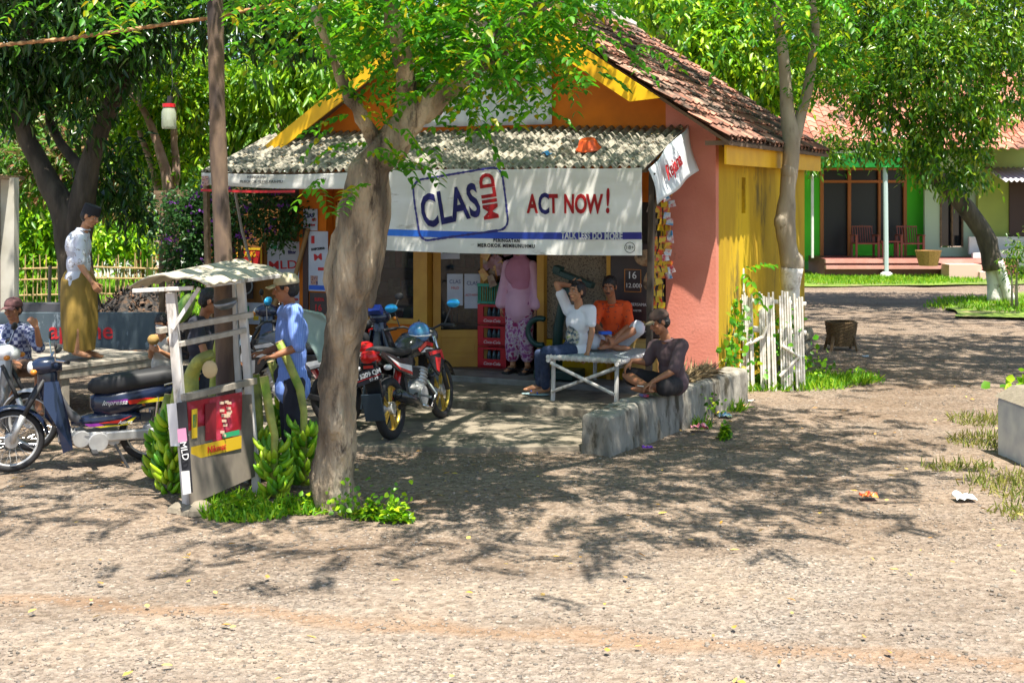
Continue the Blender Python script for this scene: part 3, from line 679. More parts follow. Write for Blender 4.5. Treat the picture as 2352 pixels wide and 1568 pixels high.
for i in range(len(pts)):
    a, b = pts[i], pts[(i + 1) % len(pts)]; d = V((b[0] - a[0], b[1] - a[1])); nn = V((-d.y, d.x)).normalized() * (.009 + .006 * rng.random())
    mb.add([(a[0] - nn.x, 0, a[1] - nn.y), (b[0] - nn.x, 0, b[1] - nn.y), (b[0] + nn.x, 0, b[1] + nn.y), (a[0] + nn.x, 0, a[1] + nn.y)], [(0, 1, 2, 3)])
mb.build('logo_outline', ink_b, lg)
text('CLAS', .52, ink_b, lg, (-.13, 0, -.02), sx=.60, bold=.014, sp=1.05, rot=(math.pi / 2, math.radians(-4), 0))
text('MILD', .25, ink_r, lg, (.38, 0, .04), rot=(math.pi / 2, math.radians(-90), 0), sx=.92, bold=.009)
for s_, x_, m_ in (('A', .42, ink_r), ('C', .555, ink_b), ('T', .67, ink_r), ('N', .86, ink_r), ('O', 1.0, ink_r), ('W', 1.155, ink_r), ('!', 1.31, ink_r)):
    text(s_, .36 if s_ == '!' else (.31 if s_ == 'C' else .28), m_, bn, (x_, -.022, -.40 + (.03 if s_ == '!' else 0)), sx=.62, bold=.010)
mb = MB(); mb.grid(lambda i, j: (-1.69 + 3.38 * i, -.016, -.685 - .075 * j - .02 * math.sin(i * 3.1)), 110, 3)
blue_grad = M('blue_band_ink', (.01, .02, .20), .6)
nt_ = blue_grad.node_tree; sx_ = nt_.nodes.new('ShaderNodeSeparateXYZ'); nt_.links.new(nt_.nodes['Texture Coordinate'].outputs['Object'], sx_.inputs[0])
ma_ = nt_.nodes.new('ShaderNodeMapRange'); ma_.inputs[1].default_value = -1.7; ma_.inputs[2].default_value = 1.2; nt_.links.new(sx_.outputs[0], ma_.inputs[0])
rr_ = ramp(nt_, [(0, (.02, .2, .75)), (.45, (.015, .08, .5)), (1, (.015, .012, .18))]); nt_.links.new(ma_.outputs[0], rr_.inputs[0]); nt_.links.new(rr_.outputs[0], nt_.nodes['Principled BSDF'].inputs['Base Color'])
mb.build('blue_band', blue_grad, bn)
text('TALK LESS DO MORE', .105, ink_w, bn, (1.12, -.021, -.735), sx=.68, bold=.0045, sp=1.08)
text('PERINGATAN', .052, ink_k, bn, (.10, -.02, -.80), sx=.9, bold=.002, sp=1.2)
text('MEROKOK MEMBUNUHMU', .056, ink_k, bn, (.10, -.02, -.858), sx=.9, bold=.002, sp=1.2)
text('18+', .06, ink_k, bn, (1.56, -.022, -.85)); MB().torus((1.56, -.022, -.85), .055, .003, 'y', 24, 4).build('age_ring', ink_k, bn)
mb = MB().box((-1.62, -.02, -.83), (.1, .004, .13)); mb.build('warning_photo', photo_m, bn)
for o_c in [c for c in bn.children_recursive if c.type == 'MESH' and c.name.split('.')[0] != 'cloth']:
    mt = Matrix.Identity(4); q_ = o_c
    while q_ != bn: mt = q_.matrix_basis @ mt if q_ is o_c else Matrix.LocRotScale(q_.location, q_.rotation_euler, None) @ mt; q_ = q_.parent
    mt = Matrix.Identity(4); q_ = o_c
    while q_ != bn: mt = Matrix.LocRotScale(q_.location, q_.rotation_euler, None) @ mt; q_ = q_.parent
    iv_ = mt.inverted()
    for v_ in o_c.data.vertices: p_ = mt @ v_.co; p_.y = cf(p_.x, p_.z) - (.004 if 'band' in o_c.name else .008); v_.co = iv_ @ p_
# left narrow banner
t = shop_thing('narrow_banner', 'narrow rolled white banner with smoking warning under the left end of the awning', 'banner', -4.95, -1.49, 2.66)
cloth(t, 2.4, .17, vinyl, .02, fz=lambda i, j: -.03 * math.sin(i * 3) + .05 * j * (.5 - i)); mb = MB(); mb.grid(lambda i, j: (-1.2 + 1.4 * i, -.01, -.20 - .03 * j - .02 * math.sin(i * 2.2)), 12, 1); mb.build('red_hem', ink_r, t)
text('PERINGATAN', .045, ink_k, t, (-.35, -.03, -.06)); text('MEROKOK MEMBUNUHMU', .052, ink_k, t, (-.28, -.03, -.115)); text('18+', .05, ink_k, t, (.62, -.03, -.09))
MB().box((-1.12, -.03, -.10), (.1, .004, .12)).build('warning_photo', photo_m, t)
# sloping banner on the awning's end
A1, B1, C1, D1 = L(-.31, -1.47, 2.66), P(1580, 288, 15.0), P(1604, 392, 14.95), P(1513, 470, 13.85)
t = thing('side_banner', 'small white banner with red script hung off the open end of the awning', 'banner', A1)
def sb(i, j):
    p = (A1 * (1 - i) + B1 * i) * (1 - j) + (D1 * (1 - i) + C1 * i) * j - A1
    return p + V((.02 * math.sin(i * 9 + j * 4), 0, 0))
MB().grid(sb, 20, 10).build('cloth', M('bright_vinyl', hx('d5d8da'), .45, var=[hx('c0c8cc')], scale=2), t, smooth=True, solid=.003)
ex = (B1 - A1).normalized(); ez = ((A1 - D1) - ex * (A1 - D1).dot(ex)).normalized(); ey = ez.cross(ex)
R_ = Matrix((ex, ez, ex.cross(ez))).transposed()
cxx = (A1 + B1 + C1 + D1) / 4 - A1
o = text('Rejana', .22, ink_r, t, cxx + ex.cross(ez) * .04 + ez * .03 - ex * .1, sx=.9, shear=.3, bold=.004); o.rotation_euler = R_.to_euler()
o = text('Mild Filter', .10, ink_b, t, cxx + ex.cross(ez) * .04 - ez * .14, sx=.9); bpy.data.objects.remove(o)
# gable sign
t = shop_thing('gable_sign', 'large white advertising sheet on the gable, half hidden by leaves', 'sign', -3.0, -.06, 3.22)
cloth(t, 1.95, 1.3, vinyl, .02); 
for c in t.children: c.location.z = 1.32; c.data.materials[0] = M('shiny_white_vinyl', hx('d6d8dc'), .4, var=[hx('b8bcc4')], scale=3, stretch=(3, 1, .6))
mb = MB()
for k, (x_, z_, r_) in enumerate([(-.35, .75, .12), (-.22, .62, .13), (-.3, .9, .09)]): mb.torus((x_, -.05, z_), r_, .045, 'y', 16, 6, .5, 4.6)
mb.build('red_emblem', ink_r, t); MB().box((.42, -.04, .62), (.5, .01, .3)).build('printed_picture', photo_m, t)
# posters
def poster(label, u, y, z, w, h, mat, items=(), tilt=0, pics=(), group=None):
    t = shop_thing('poster', label, 'poster', u, y, z, group)
    MB().box((0, 0, 0), (w, .006, h)).build('sheet', mat, t)
    for s_, sz, m_, x_, z_, sx in items: text(s_, sz, m_, t, (x_, -.006, z_), sx=sx, bold=.002, rot=(math.pi / 2, math.radians(tilt), 0))
    for x_, z_, w_, h_, m_ in pics: MB().box((x_, -.005, z_), (w_, .004, h_)).build('printed_patch', m_, t)
    return t
pw = M('poster_paper', hx('c3c9d6'), .5, var=[hx('aeb6c6')], scale=4); pk = M('black_poster_paper', (.025, .02, .025), .35, var=[(.05, .03, .03)], scale=6)
poster('white poster reading CLAS MILD topmost on the orange column', -5.4, -.20, 2.06, .22, .28, pw, [('CLAS', .075, ink_b, -.02, .05, .8), ('MILD', .05, ink_r, .06, .0, .6), ('Act Now', .045, ink_r, 0, -.07, .9)], -4)
poster('tall white cigarette poster with red mark on the orange column', -5.28, -.20, 1.52, .30, .78, pw, [('SAMPOERNA', .045, ink_k, .0, .16, .8), ('M', .12, ink_r, 0, .05, 1.5)], -6, [(-.08, .28, .05, .1, ink_r), (.08, -.1, .16, .04, ink_r), (-.06, -.25, .11, .12, photo_m), (0, -.345, .28, .06, ink_bl)])
MB().box((-5.47, -.205, 1.4), (.08, .02, 1.1)).build('column_board', M('dark_brown_board', (.06, .03, .025), .7), shop)
poster('black poster with red letters lowest on the orange column', -5.26, -.20, .97, .3, .28, pk, [('SURYA', .06, ink_r, 0, .05, .8), ('16', .12, ink_r, -.02, -.06, 1)])
# left lean-to wall with posters
t = shop_thing('poster_wall', 'ochre lean-to wall covered with cigarette posters behind the parked motorcycles', 'wall', -6.5, .35, .1)
MB().box((0, .05, 1.25), (1.9, .08, 2.5)).build('panel', M('ochre_boards', (.28, .12, .02), .85, var=[(.18, .08, .02)], scale=3, stretch=(6, 1, 1)), t)
pl = [('white and blue poster with red lettering high on the poster wall', -6.15, 1.52, .62, .46, pw, [('MLD', .16, ink_r, -.05, -.1, 1.5), ('filter', .07, ink_b, .1, .08, 1)], [(-.2, .15, .1, .06, ink_g)]),
      ('red and yellow poster on the poster wall beside the bougainvillea', -6.85, 1.50, .62, .3, M('red_poster_paper', (.45, .02, .02), .5), [('GUDANG', .1, ink_y, 0, .05, .9), ('GARAM', .08, ink_y, 0, -.07, .9)], [(0, .135, .6, .03, ink_y), (.29, 0, .03, .27, ink_y)]),
      ('black poster with a silver ring low on the poster wall', -6.95, 1.12, .5, .36, pk, [('14S', .1, ink_w, -.15, -.05, .8), ('MILAS', .05, ink_r, -.1, .11, .9)], []),
      ('pale poster with faded red print behind the striped shirt', -6.0, 1.08, .45, .42, pw, [('LA', .1, ink_r, .06, .05, .8), ('lights', .06, ink_r, 0, -.12, .8)], [(-.15, .0, .1, .14, ink_b)]),
      ('white poster with pink and yellow squares lowest on the poster wall', -6.85, .74, .66, .3, pw, [('PRO', .09, ink_p, -.2, -.05, .8)], [(.03, .0, .1, .2, ink_g), (.2, -.03, .09, .12, ink_y)])]
for lb, u, z, w_, h_, m_, it, pc in pl:
    q = poster(lb, u, .33, z, w_, h_, m_, it, -3, pc)
    if 'silver ring' in lb: MB().torus((.13, -.01, 0), .11, .012, 'y', 24, 6).build('ring_print', M('silver_ink', (.35, .4, .45), .4), q)
# black board with cigarette advert
t = shop_thing('advert_board', 'black cigarette advert board reading Diplomat leaning behind the bench', 'sign', -.94, -.06, .72)
MB().box((0, 0, .55), (.64, .03, 1.1)).build('board', pk, t, bevel=.004)
text('Diplomat', .13, M('gold_ink', (.5, .33, .08), .4), t, (-.02, -.02, .17), shear=.3, sx=.85); text('16', .12, ink_w, t, (-.05, -.02, .72)); text('12.000', .075, ink_w, t, (-.03, -.02, .60)); text('HARGA BERSAMA', .05, ink_w, t, (-.05, -.02, .38), sx=.9)
text('16 FILTER KRETEK', .03, ink_w, t, (-.05, -.02, .31)); text('PERINGATAN MEROKOK', .028, ink_w, t, (-.02, -.02, .07)); text('IC', .1, ink_p, t, (.25, -.02, .36))
mb = MB()
for a_, b_ in (((-.14, .53), (-.14, .79)), ((.06, .53), (.06, .79)), ((-.14, .79), (.06, .79)), ((-.14, .53), (.06, .53))): mb.bar((a_[0], -.02, a_[1]), (b_[0], -.02, b_[1]), .006)
mb.build('price_frame', M('orange_ink', (.6, .22, .03), .5), t)
mb = MB(); mb.ell((.13, -.02, .93), (.15, .012, .10), None, 14, 8); mb.ell((.2, -.02, .70), (.09, .012, .16), Matrix.Rotation(.5, 3, 'Y'), 12, 8); mb.build('printed_portrait', M('brown_portrait_print', (.28, .13, .06), .6, var=[(.5, .36, .22), (.05, .03, .02)], scale=9), t)
t = shop_thing('plywood_box', 'tan plywood box under the black advert board', 'box', -.83, -.15, .2); MB().box((0, 0, .26), (.42, .16, .5)).build('box_body', M('varnished_ply', (.40, .25, .07), .6, var=[(.30, .18, .05)], scale=3), t, bevel=.008)
MB().box((0, -.082, .26), (.36, .004, .42)).build('box_door', M('varnished_ply_b', (.46, .30, .09), .6), t)
# sachet garland
t = shop_thing('sachet_garland', 'strings of yellow, red and blue snack sachets hanging beside the salmon wall', 'sachets', -.52, -.35, 2.95)
MB().tube([(0, 0, 0), (0, 0, -1.9)], .006, 5).build('string', black_m, t)
sm = [M('yellow_sachet', (.7, .48, .02), .3, var=[(.75, .05, .02)], scale=14, lo=.5, hi=.62), M('blue_sachet', (.05, .3, .6), .3, var=[(.7, .7, .7), (.5, .02, .03)], scale=14), M('red_sachet', (.5, .02, .03), .3, var=[(.7, .5, .02)], scale=14), M('dark_sachet', (.1, .07, .06), .4, var=[(.3, .25, .15)], scale=14)]
for k in range(26):
    z_ = -.12 - k * .068; x_ = rng.uniform(-.05, .05); r_ = Matrix.Rotation(rng.uniform(-.5, .5), 3, 'Y') @ Matrix.Rotation(rng.uniform(-.6, .6), 3, 'Z')
    for dx, mi in ((-.1, 3 if k < 14 else 0), (0.0, 0), (.08, 1 if k % 3 else 2)):
        if k > 20 and dx > .05: continue
        b_ = MB(); b_.box((x_ + dx, rng.uniform(-.03, .03), z_), (.085, .012, .075), r_, .8); b_.build('sachet', sm[mi], t)
# goods inside the shop
def crate(z, label):
    t = shop_thing('bottle_crate', label, 'crate', -2.99, .42, z, 'red bottle crates stacked in the doorway')
    mb = MB(); mb.box((0, 0, .015), (.4, .3, .03)); mb.box((-.19, 0, .13), (.02, .3, .26)); mb.box((.19, 0, .13), (.02, .3, .26)); mb.box((0, .14, .13), (.36, .02, .26)); mb.box((0, -.14, .055), (.36, .02, .11)); mb.box((0, -.14, .245), (.36, .02, .03)); mb.box((-.15, -.14, .17), (.06, .02, .12)); mb.box((.15, -.14, .17), (.06, .02, .12))
    mb.build('crate_body', M('crate_red', (.50, .01, .02), .4) if 'crate_red' not in bpy.data.materials else bpy.data.materials['crate_red'], t)
    text('Coca-Cola', .055, ink_w, t, (0, -.152, .055), shear=.3)
    for k in range(3):
        b_ = MB(); b_.lathe([(0, 0), (.03, 0), (.032, .12), (.012, .19), (.013, .235), (0, .235)], ((k - 1) * .07, -.07, .03), 10); b_.build('bottle', M('bottle_glass', (.05, .08, .09), .1) if 'bottle_glass' not in bpy.data.materials else bpy.data.materials['bottle_glass'], t)
crate(.2, 'red bottle crate on the shop floor, lowest of the stack'); crate(.47, 'red bottle crate in the middle of the stack'); crate(.74, 'red bottle crate topmost of the stack below the green basket')
green_pl = M('green_plastic', (.02, .30, .20), .4)
for (u, y, z, lb) in ((-2.98, .42, 1.01, 'green plastic basket of bottled drinks on top of the red crates'), (-2.85, 1.5, 1.0, 'green plastic basket farther back in the dark shop')):
    t = shop_thing('plastic_basket', lb, 'basket', u, y, z); mb = MB()
    for a, b, c_, d_ in ((0, -.15, .42, .012), (0, .15, .42, .012)):
        mb.box((a, b, .235), (c_, d_ * 2, .035)); mb.box((a, b, .015), (c_, d_, .03))
        for k in range(13): mb.box((-.2 + k * .0333, b, .12), (.010, d_, .22))
    for a in (-.2, .2):
        mb.box((a, 0, .235), (.024, .3, .035))
        for k in range(9): mb.box((a, -.14 + k * .035, .12), (.012, .01, .22))
    mb.box((0, 0, .006), (.4, .3, .012)); mb.build('basket_body', green_pl, t)
    for k in range(8):
        b_ = MB(); b_.lathe([(0, 0), (.028, 0), (.03, .13), (.012, .17), (.013, .2), (0, .2)], (-.16 + (k % 4) * .1, -.07 + (k // 4) * .13, .012), 8); b_.build('bottle', M('juice_bottle', (.35, .3, .06), .3) if 'juice_bottle' not in bpy.data.materials else bpy.data.materials['juice_bottle'], t)
t = shop_thing('snack_string', 'bunch of snack packets hanging inside the doorway above the crates', 'snacks', -2.98, .3, 2.2); MB().tube([(0, 0, .4), (0, 0, -.9)], .004, 5).build('string', black_m, t)
pk_ = [M('orange_snack', (.45, .16, .03), .3, var=[(.6, .4, .1)], scale=12), M('pink_snack', (.4, .2, .28), .3, var=[(.2, .05, .05)], scale=12), M('brown_snack', (.15, .06, .03), .4, var=[(.4, .3, .2)], scale=14)]
for k in range(20):
    MB().box((rng.uniform(-.18, .22), rng.uniform(-.1, .1), -.45 - rng.random() * .45), (.11, .03, .15), Matrix.Rotation(rng.uniform(-.8, .8), 3, 'Y'), .75).build('snack_packet', pk_[k % 3], t)
def rack(label, u, y, w, parts_seed, z0=.2, hgt=1.9, group=None):
    t = shop_thing('shelf_rack', label, 'shelf', u, y, z0, group); mb = MB()
    for k in range(6): mb.box((0, 0, .05 + k * hgt / 5), (w, .3, .02))
    for a in (-w / 2, w / 2): mb.box((a, 0, hgt / 2), (.03, .3, hgt))
    mb.build('shelves', wood_brown, t); r2 = random.Random(parts_seed)
    cols = [bpy.data.materials.get('goods%d' % i) or M('goods%d' % i, c, .4, var=[tuple(min(1, x * 1.6 + .05) for x in c)], scale=20) for i, c in enumerate([(.4, .05, .05), (.35, .3, .2), (.05, .2, .3), (.5, .4, .1), (.3, .3, .32), (.1, .25, .1)])]
    for k in range(5):
        x = -w / 2 + .05
        while x < w / 2 - .08:
            ww = r2.uniform(.06, .14); hh = r2.uniform(.1, .24); MB().box((x + ww / 2, -.03, .07 + k * hgt / 5 + hh / 2), (ww * .92, .18, hh)).build('packet', r2.choice(cols), t, bevel=.004); x += ww
rack('wooden shelf rack of packets behind the shop window', -4.5, .8, 1.1, 1, group='goods shelves inside the shop'); rack('wooden shelf rack of packets deep in the doorway behind the woman', -2.6, 2.4, 1.3, 2, group='goods shelves inside the shop'); rack('wooden shelf rack of packets behind the open door leaf', -3.75, 1.3, .8, 3, group='goods shelves inside the shop')
# leaflets stuck on the door glass
for lb, x_, z_, w_, h_, m_, it in (('price sheet with green heading taped to the door glass', .22, 1.62, .24, .5, pw, [('AXIS', .08, ink_g, 0, .19, 1)]), ('white leaflet reading CLAS left on the lower door glass', .28, .98, .2, .4, pw, [('CLAS', .07, ink_b, 0, .1, .9), ('MILD', .05, ink_r, 0, .02, .9)]), ('white leaflet reading ACT NOW right on the lower door glass', .5, .96, .2, .44, pw, [('CLAS', .07, ink_b, 0, .1, .9), ('ACT NOW', .04, ink_r, 0, -.05, .9)])):
    p_ = L(-3.72 + x_ * math.cos(.489), .06 + x_ * math.sin(.489), .2 + z_)
    t = thing('leaflet', lb, 'leaflet', p_, TH + .489); MB().box((0, -.012, 0), (w_, .003, h_)).build('sheet', m_, t)
    for s_, sz, mm, a, b, sx in it: text(s_, sz, mm, t, (a, -.016, b), sx=sx)
    if 'price' in lb:
        mb = MB(); mb.box((0, -.015, .19), (.24, .002, .1)); mb.build('heading', M('pale_green_ink', (.3, .6, .45), .5), t)
        mb = MB(); mb.box((0, -.015, -.03), (.2, .002, .3)); mb.build('price_block', ink_k, t)
# green platform scale
t = shop_thing('platform_scale', 'dark green weighing scale with tilted head behind the seated boy', 'scale', -1.78, -.28, .2)
gm = M('dark_green_enamel', (.012, .05, .045), .4)
mb = MB(); mb.box((-.05, 0, .07), (.5, .4, .1)); mb.build('platform', gm, t, bevel=.01)
MB().tube([(-.12, .08, .1), (-.1, .08, .6), (-.02, .06, .95), (.06, .06, 1.12)], [.07, .06, .055, .07], 10).build('column', gm, t, smooth=True)
mb = MB(); mb.box((.12, .04, 1.2), (.52, .12, .07), Matrix.Rotation(.33, 3, 'Y')); mb.box((-.08, .04, 1.3), (.1, .14, .08), Matrix.Rotation(.33, 3, 'Y')); mb.build('beam_head', gm, t, bevel=.012)
MB().torus((-.3, 0, .55), .16, .035, 'y', 20, 8, 1.2, 5).build('frame_loop', gm, t, smooth=True)
# orange bowl and blue scrap on awning
t = shop_thing('plastic_bowl', 'orange plastic bowl upside down on the corrugated awning', 'bowl', -1.2, -.93, 2.90); t.rotation_euler.x = .3
mb = MB(); mb.lathe([(.15, 0), (.135, .015), (.12, .03), (.095, .10), (.085, .115), (0, .118)], (0, 0, 0), 18); mb.build('bowl_body', M('orange_plastic', (.72, .10, .015), .4), t, smooth=True, solid=.004)
t = shop_thing('plastic_scrap', 'small blue plastic scrap lying on the awning', 'litter', -1.66, -1.1, 2.83); MB().grid(lambda i, j: (.09 * i - .04, .1 * j, .02 * math.sin(i * 6) + .02 + .02 * j), 6, 4).build('scrap', M('blue_plastic', (.05, .35, .7), .4), t, solid=.004)
# leaning bamboo poles
for k, (a, b, lb) in enumerate((((-5.95, -.3, .15), (-5.42, -.22, 1.95), 'long brown bamboo pole leaning on the orange column'), ((-6.2, -.55, .15), (-5.9, -.35, 1.0), 'short bamboo pole leaning beside the poster wall'), ((-6.05, -.6, .15), (-5.78, -.4, 1.05), 'short thick bamboo pole behind the man in striped shirt'))):
    t = shop_thing('bamboo_pole', lb, 'pole', *a, group='leaning bamboo poles'); MB().tube([(0, 0, 0), V(b) - V(a)], .03, 8).build('pole_body', M('brown_bamboo', (.30, .17, .06), .6) if k == 0 else bpy.data.materials['brown_bamboo'], t)
# ---------------------------------------------------------------- trees
def rad(w_, d): return w_ / 2 * d / 3000
def vtrunk(mb, pts, d, dd=0, n=10, jit=.02, sub=3):
    m = len(pts); return limb(mb, [P(x, y, d + dd * i / (m - 1)) for i, (x, y, _) in enumerate(pts)], [rad(w_, d) for _, _, w_ in pts], n, jit, sub)
def tree_root(name, label, p, group=None): return thing(name, label, 'tree', (p.x, p.y, 0), 0, group)
def place(mb, root, name, mat, **k):   # meshes built in world space, shifted under their root
    off = root.location; mb.v = [(x - off.x, y - off.y, z - off.z) for x, y, z in mb.v]; return mb.build(name, mat, root, **k)
def lplace(vf, root): v_, f_ = vf; return v_ - np.array(list(root.location)), f_
# the near roadside tree
t0 = tree_root('roadside_tree', 'gnarled grey tree with feathery bright leaves standing between stall and red motorcycle', P(772, 1165, 10))
mb = MB()
tp = vtrunk(mb, [(762, 1185, 112), (764, 1130, 92), (768, 1050, 78), (772, 970, 74), (777, 880, 76), (785, 780, 78), (796, 700, 82), (810, 620, 88), (822, 540, 92), (834, 470, 88), (850, 400, 74), (885, 335, 62), (938, 275, 52), (1010, 220, 42), (1110, 140, 42), (1200, 50, 36), (1310, -90, 30), (1380, -220, 20)], 10, -.5, 40, .05, 12)
b1 = vtrunk(mb, [(855, 500, 60), (862, 420, 60), (862, 340, 34), (835, 270, 24), (798, 205, 16), (760, 120, 12), (720, 20, 9)], 10, -.8)
b2 = vtrunk(mb, [(900, 350, 60), (930, 250, 40), (930, 160, 34), (905, 60, 28), (880, -60, 24), (820, -220, 18)], 10, -1.2)
b3 = vtrunk(mb, [(1000, 240, 44), (1060, 160, 40), (1085, 90, 36), (1095, 0, 30), (1130, -150, 24)], 10, 1.2)
b4 = vtrunk(mb, [(784, 800, 38), (772, 680, 38), (784, 560, 44), (818, 450, 42), (846, 380, 36)], 9.85, .05, 24, .02, 10)
tops = [V(p) for p in ((-3.2, 9, 5.6), (-1, 7.6, 5.6), (1.2, 8.2, 5.7), (2.8, 10.8, 5.8), (.6, 12.4, 6.0), (-2.2, 12, 5.9), (-4.5, 11, 5.6))]
for q, src in zip(tops, (b2[-1], b2[-1], tp[-1], tp[-1], b3[-1], b3[-1], b2[-1])):
    limb(mb, [src, (src + q) / 2 + V((0, 0, .4)), q], [.06, .045, .02], 6)
b5 = vtrunk(mb, [(832, 700, 34), (850, 600, 42), (868, 520, 42), (872, 430, 40)], 9.86, .03, 24, .02, 10)
for dx_, dy_ in ((-.14, -.1), (.13, -.08), (.02, -.16), (-.1, .12), (.15, .1)): mb.tube([tp[0] + V((dx_ * 1.4, dy_ * 1.4, -.08)), tp[5] + V((dx_ * .8, dy_ * .8, 0)), tp[16] + V((dx_ * .2, dy_ * .2, 0))], [.07, .06, .03], 14)
o = place(mb, t0, 'trunk', bark, smooth=True); roughen(o, .03, 5, .06, 14)
def spray(c, n, spread, dirb=(0, -.2, -.1), **k):
    c = np.array([list(x) for x in c]); st = np.repeat(c, n, 0) + nr.normal(size=(len(c) * n, 3)) * spread
    d = unit(nr.normal(size=(len(st), 3)) * np.array([1, .8, .35]) + np.array(dirb)); return pinnate(st, d, **k)
vis = []
def zone(x0, x1, y0, y1, n, d0=8.6, d1=11.2):
    for _ in range(n): vis.append(P(rng.uniform(x0, x1), rng.uniform(y0, y1), rng.uniform(d0, d1)))
zone(640, 1320, -90, 10, 80); zone(700, 1240, 0, 90, 62); zone(860, 1240, 80, 160, 48, 9, 10.4); zone(900, 1240, 150, 195, 14, 9, 10.4); zone(1180, 1360, -60, 70, 26, 9, 10.4); zone(1240, 1300, 120, 160, 2, 9, 10.4)
zone(730, 860, 265, 300, 3, 9.3, 9.9); zone(750, 800, 320, 345, 1, 9.3, 9.9); zone(1000, 1150, 255, 295, 3, 9.2, 9.9); zone(880, 925, 355, 370, 2, 9.3, 9.6); zone(520, 660, -70, -20, 8); zone(740, 780, 420, 440, 1, 9.3, 9.6)
zone(1370, 1420, 40, 80, 3, 9, 10); zone(200, 300, -40, 20, 5, 9, 10.5); zone(240, 290, 40, 60, 1, 9, 10)
parts = [lplace(spray(vis, 3, .15, ls=.082, rach=.27, lw=.46, nl=7), t0)]
parts.append(lplace(spray([P(x, y, 7.9) for x, y in ((1660, -10), (1860, 5), (1900, -25), (1720, -20), (2060, -30), (2110, -15), (1560, -40))], 3, .08, ls=.06, rach=.22, dirb=(.3, -.2, -.5)), t0))
hi = []
for _ in range(225):
    a = rng.uniform(0, 6.283); r = rng.random() ** .55; x = -1.0 + 4.7 * r * math.cos(a); y = 9.9 + 3.5 * r * math.sin(a)
    if x < -1.8 and y < 7.6: continue
    if -2.8 < x < 2.0 and 8.0 < y < 10.9 and rng.random() < .62: continue
    hi.append(V((x, y, 5.25 + .9 * rng.random() + .5 * (1 - r))))
for _ in range(70): hi.append(V((rng.uniform(-5.6, .4), rng.uniform(13.2, 15.8), rng.uniform(6.2, 7.2))))
for _ in range(75): hi.append(V((rng.uniform(-4.6, 2.2), rng.uniform(12.4, 14.6), rng.uniform(5.8, 6.6))))
for _ in range(60): hi.append(V((rng.uniform(1.5, 4.3), rng.uniform(8.8, 12.2), 5.6 + rng.random())))
parts.append(lplace(spray(hi, 8, .52, dirb=(0, 0, 0), ls=.095, rach=.36, nl=8), t0))
leaf_obj('crown', lf_near, parts, t0)
# large dark mango tree, left
t1 = tree_root('mango_tree', 'big dark forked mango tree behind the man in the black cap', P(200, 800, 20))
mb = MB()
vtrunk(mb, [(205, 830, 100), (195, 740, 84), (180, 640, 76), (165, 560, 78), (150, 490, 66), (98, 390, 46), (52, 290, 42), (40, 200, 38), (62, 110, 34), (75, 0, 30), (90, -150, 24)], 20, 0, 12)
vtrunk(mb, [(170, 580, 70), (190, 470, 62), (205, 380, 46), (242, 270, 38), (288, 170, 34), (312, 80, 30), (335, -90, 24)], 20, -.6, 10)
vtrunk(mb, [(200, 400, 30), (140, 330, 22), (110, 250, 18), (130, 130, 14)], 20, 1)
place(mb, t1, 'trunk', bark_d, smooth=True)
bl = [(P(60, 60, 19.5), (1.5, 1.4, 1.1)), (P(200, 20, 19), (1.2, 1.2, .9)), (P(130, 160, 20.5), (1.0, 1.0, .7)), (P(20, 200, 20), (.8, .8, .6)), (P(270, 120, 19.2), (.6, .8, .6)), (P(330, 40, 19), (.9, 1, .6)), (P(560, 20, 19.5), (1.2, 1, .7)), (P(200, 260, 19.3), (.35, .5, .35)), (P(60, -150, 20), (2.5, 2.5, 1.2)), (P(420, -130, 20), (2.5, 2, 1.0)), (P(660, 60, 19.8), (.6, .6, .4)), (P(270, 370, 20.8), (.5, .5, .3)), (P(250, 430, 20.5), (.5, .5, .35)), (P(320, 470, 21), (.5, .5, .3))]
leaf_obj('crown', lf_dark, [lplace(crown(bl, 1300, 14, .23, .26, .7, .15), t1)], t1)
def bgtree(name, label, base, trunks, blobs, mat, ncl, per, ls, lw=.3, droop=.5, spread=.2, bk=bark_l, d=None, group=None):
    t = tree_root(name, label, base, group); mb = MB()
    for pts, dd in trunks: vtrunk(mb, pts, dd, 0, 8)
    place(mb, t, 'trunk', bk, smooth=True)
    leaf_obj('crown', mat, [lplace(crown(blobs, ncl, per, ls, lw, droop, spread), t)], t); return t
# bright mango behind the left verge
bgtree('mango_tree', 'bright yellow-green mango tree behind the left end of the shop roof', P(640, 800, 24), [([(640, 700, 40), (630, 400, 34), (650, 250, 26), (700, 150, 20)], 24.6)],
       [(P(600, 190, 23.3), (.75, .7, .55)), (P(700, 210, 23.3), (.8, .7, .5)), (P(640, 280, 23.2), (.8, .7, .45)), (P(760, 150, 23.5), (.9, .8, .6)), (P(560, 260, 23.4), (.5, .5, .5)), (P(800, 250, 24), (.8, .8, .7)), (P(700, 40, 25), (1.5, 1, .9))], lf_mango, 400, 16, .27, .27, 1.0, .11)
bgtree('slender_tree', 'slim pink-barked tree with lime leaves behind the hanging jar', P(395, 760, 22), [([(398, 760, 34), (395, 520, 30), (385, 420, 26), (362, 330, 20), (335, 260, 16), (300, 215, 12)], 22), ([(395, 500, 22), (405, 400, 20), (400, 300, 16), (405, 190, 14)], 22.1), ([(398, 560, 24), (360, 420, 18), (320, 300, 12)], 22.3)],
       [(P(400, 230, 22.4), (.7, .6, .45)), (P(450, 190, 22.6), (.6, .6, .5)), (P(310, 240, 22.6), (.55, .5, .5)), (P(420, 320, 22.8), (.6, .5, .35)), (P(330, 330, 23), (.6, .5, .4)), (P(420, 400, 22.5), (.5, .5, .3)), (P(370, 130, 23), (.8, .7, .4))], lf_lime, 420, 15, .18, .32, .7, .12, bk=M('pink_bark', hx('8a6f5e'), .9, var=[hx('b59a86')], scale=6, bump=.6))
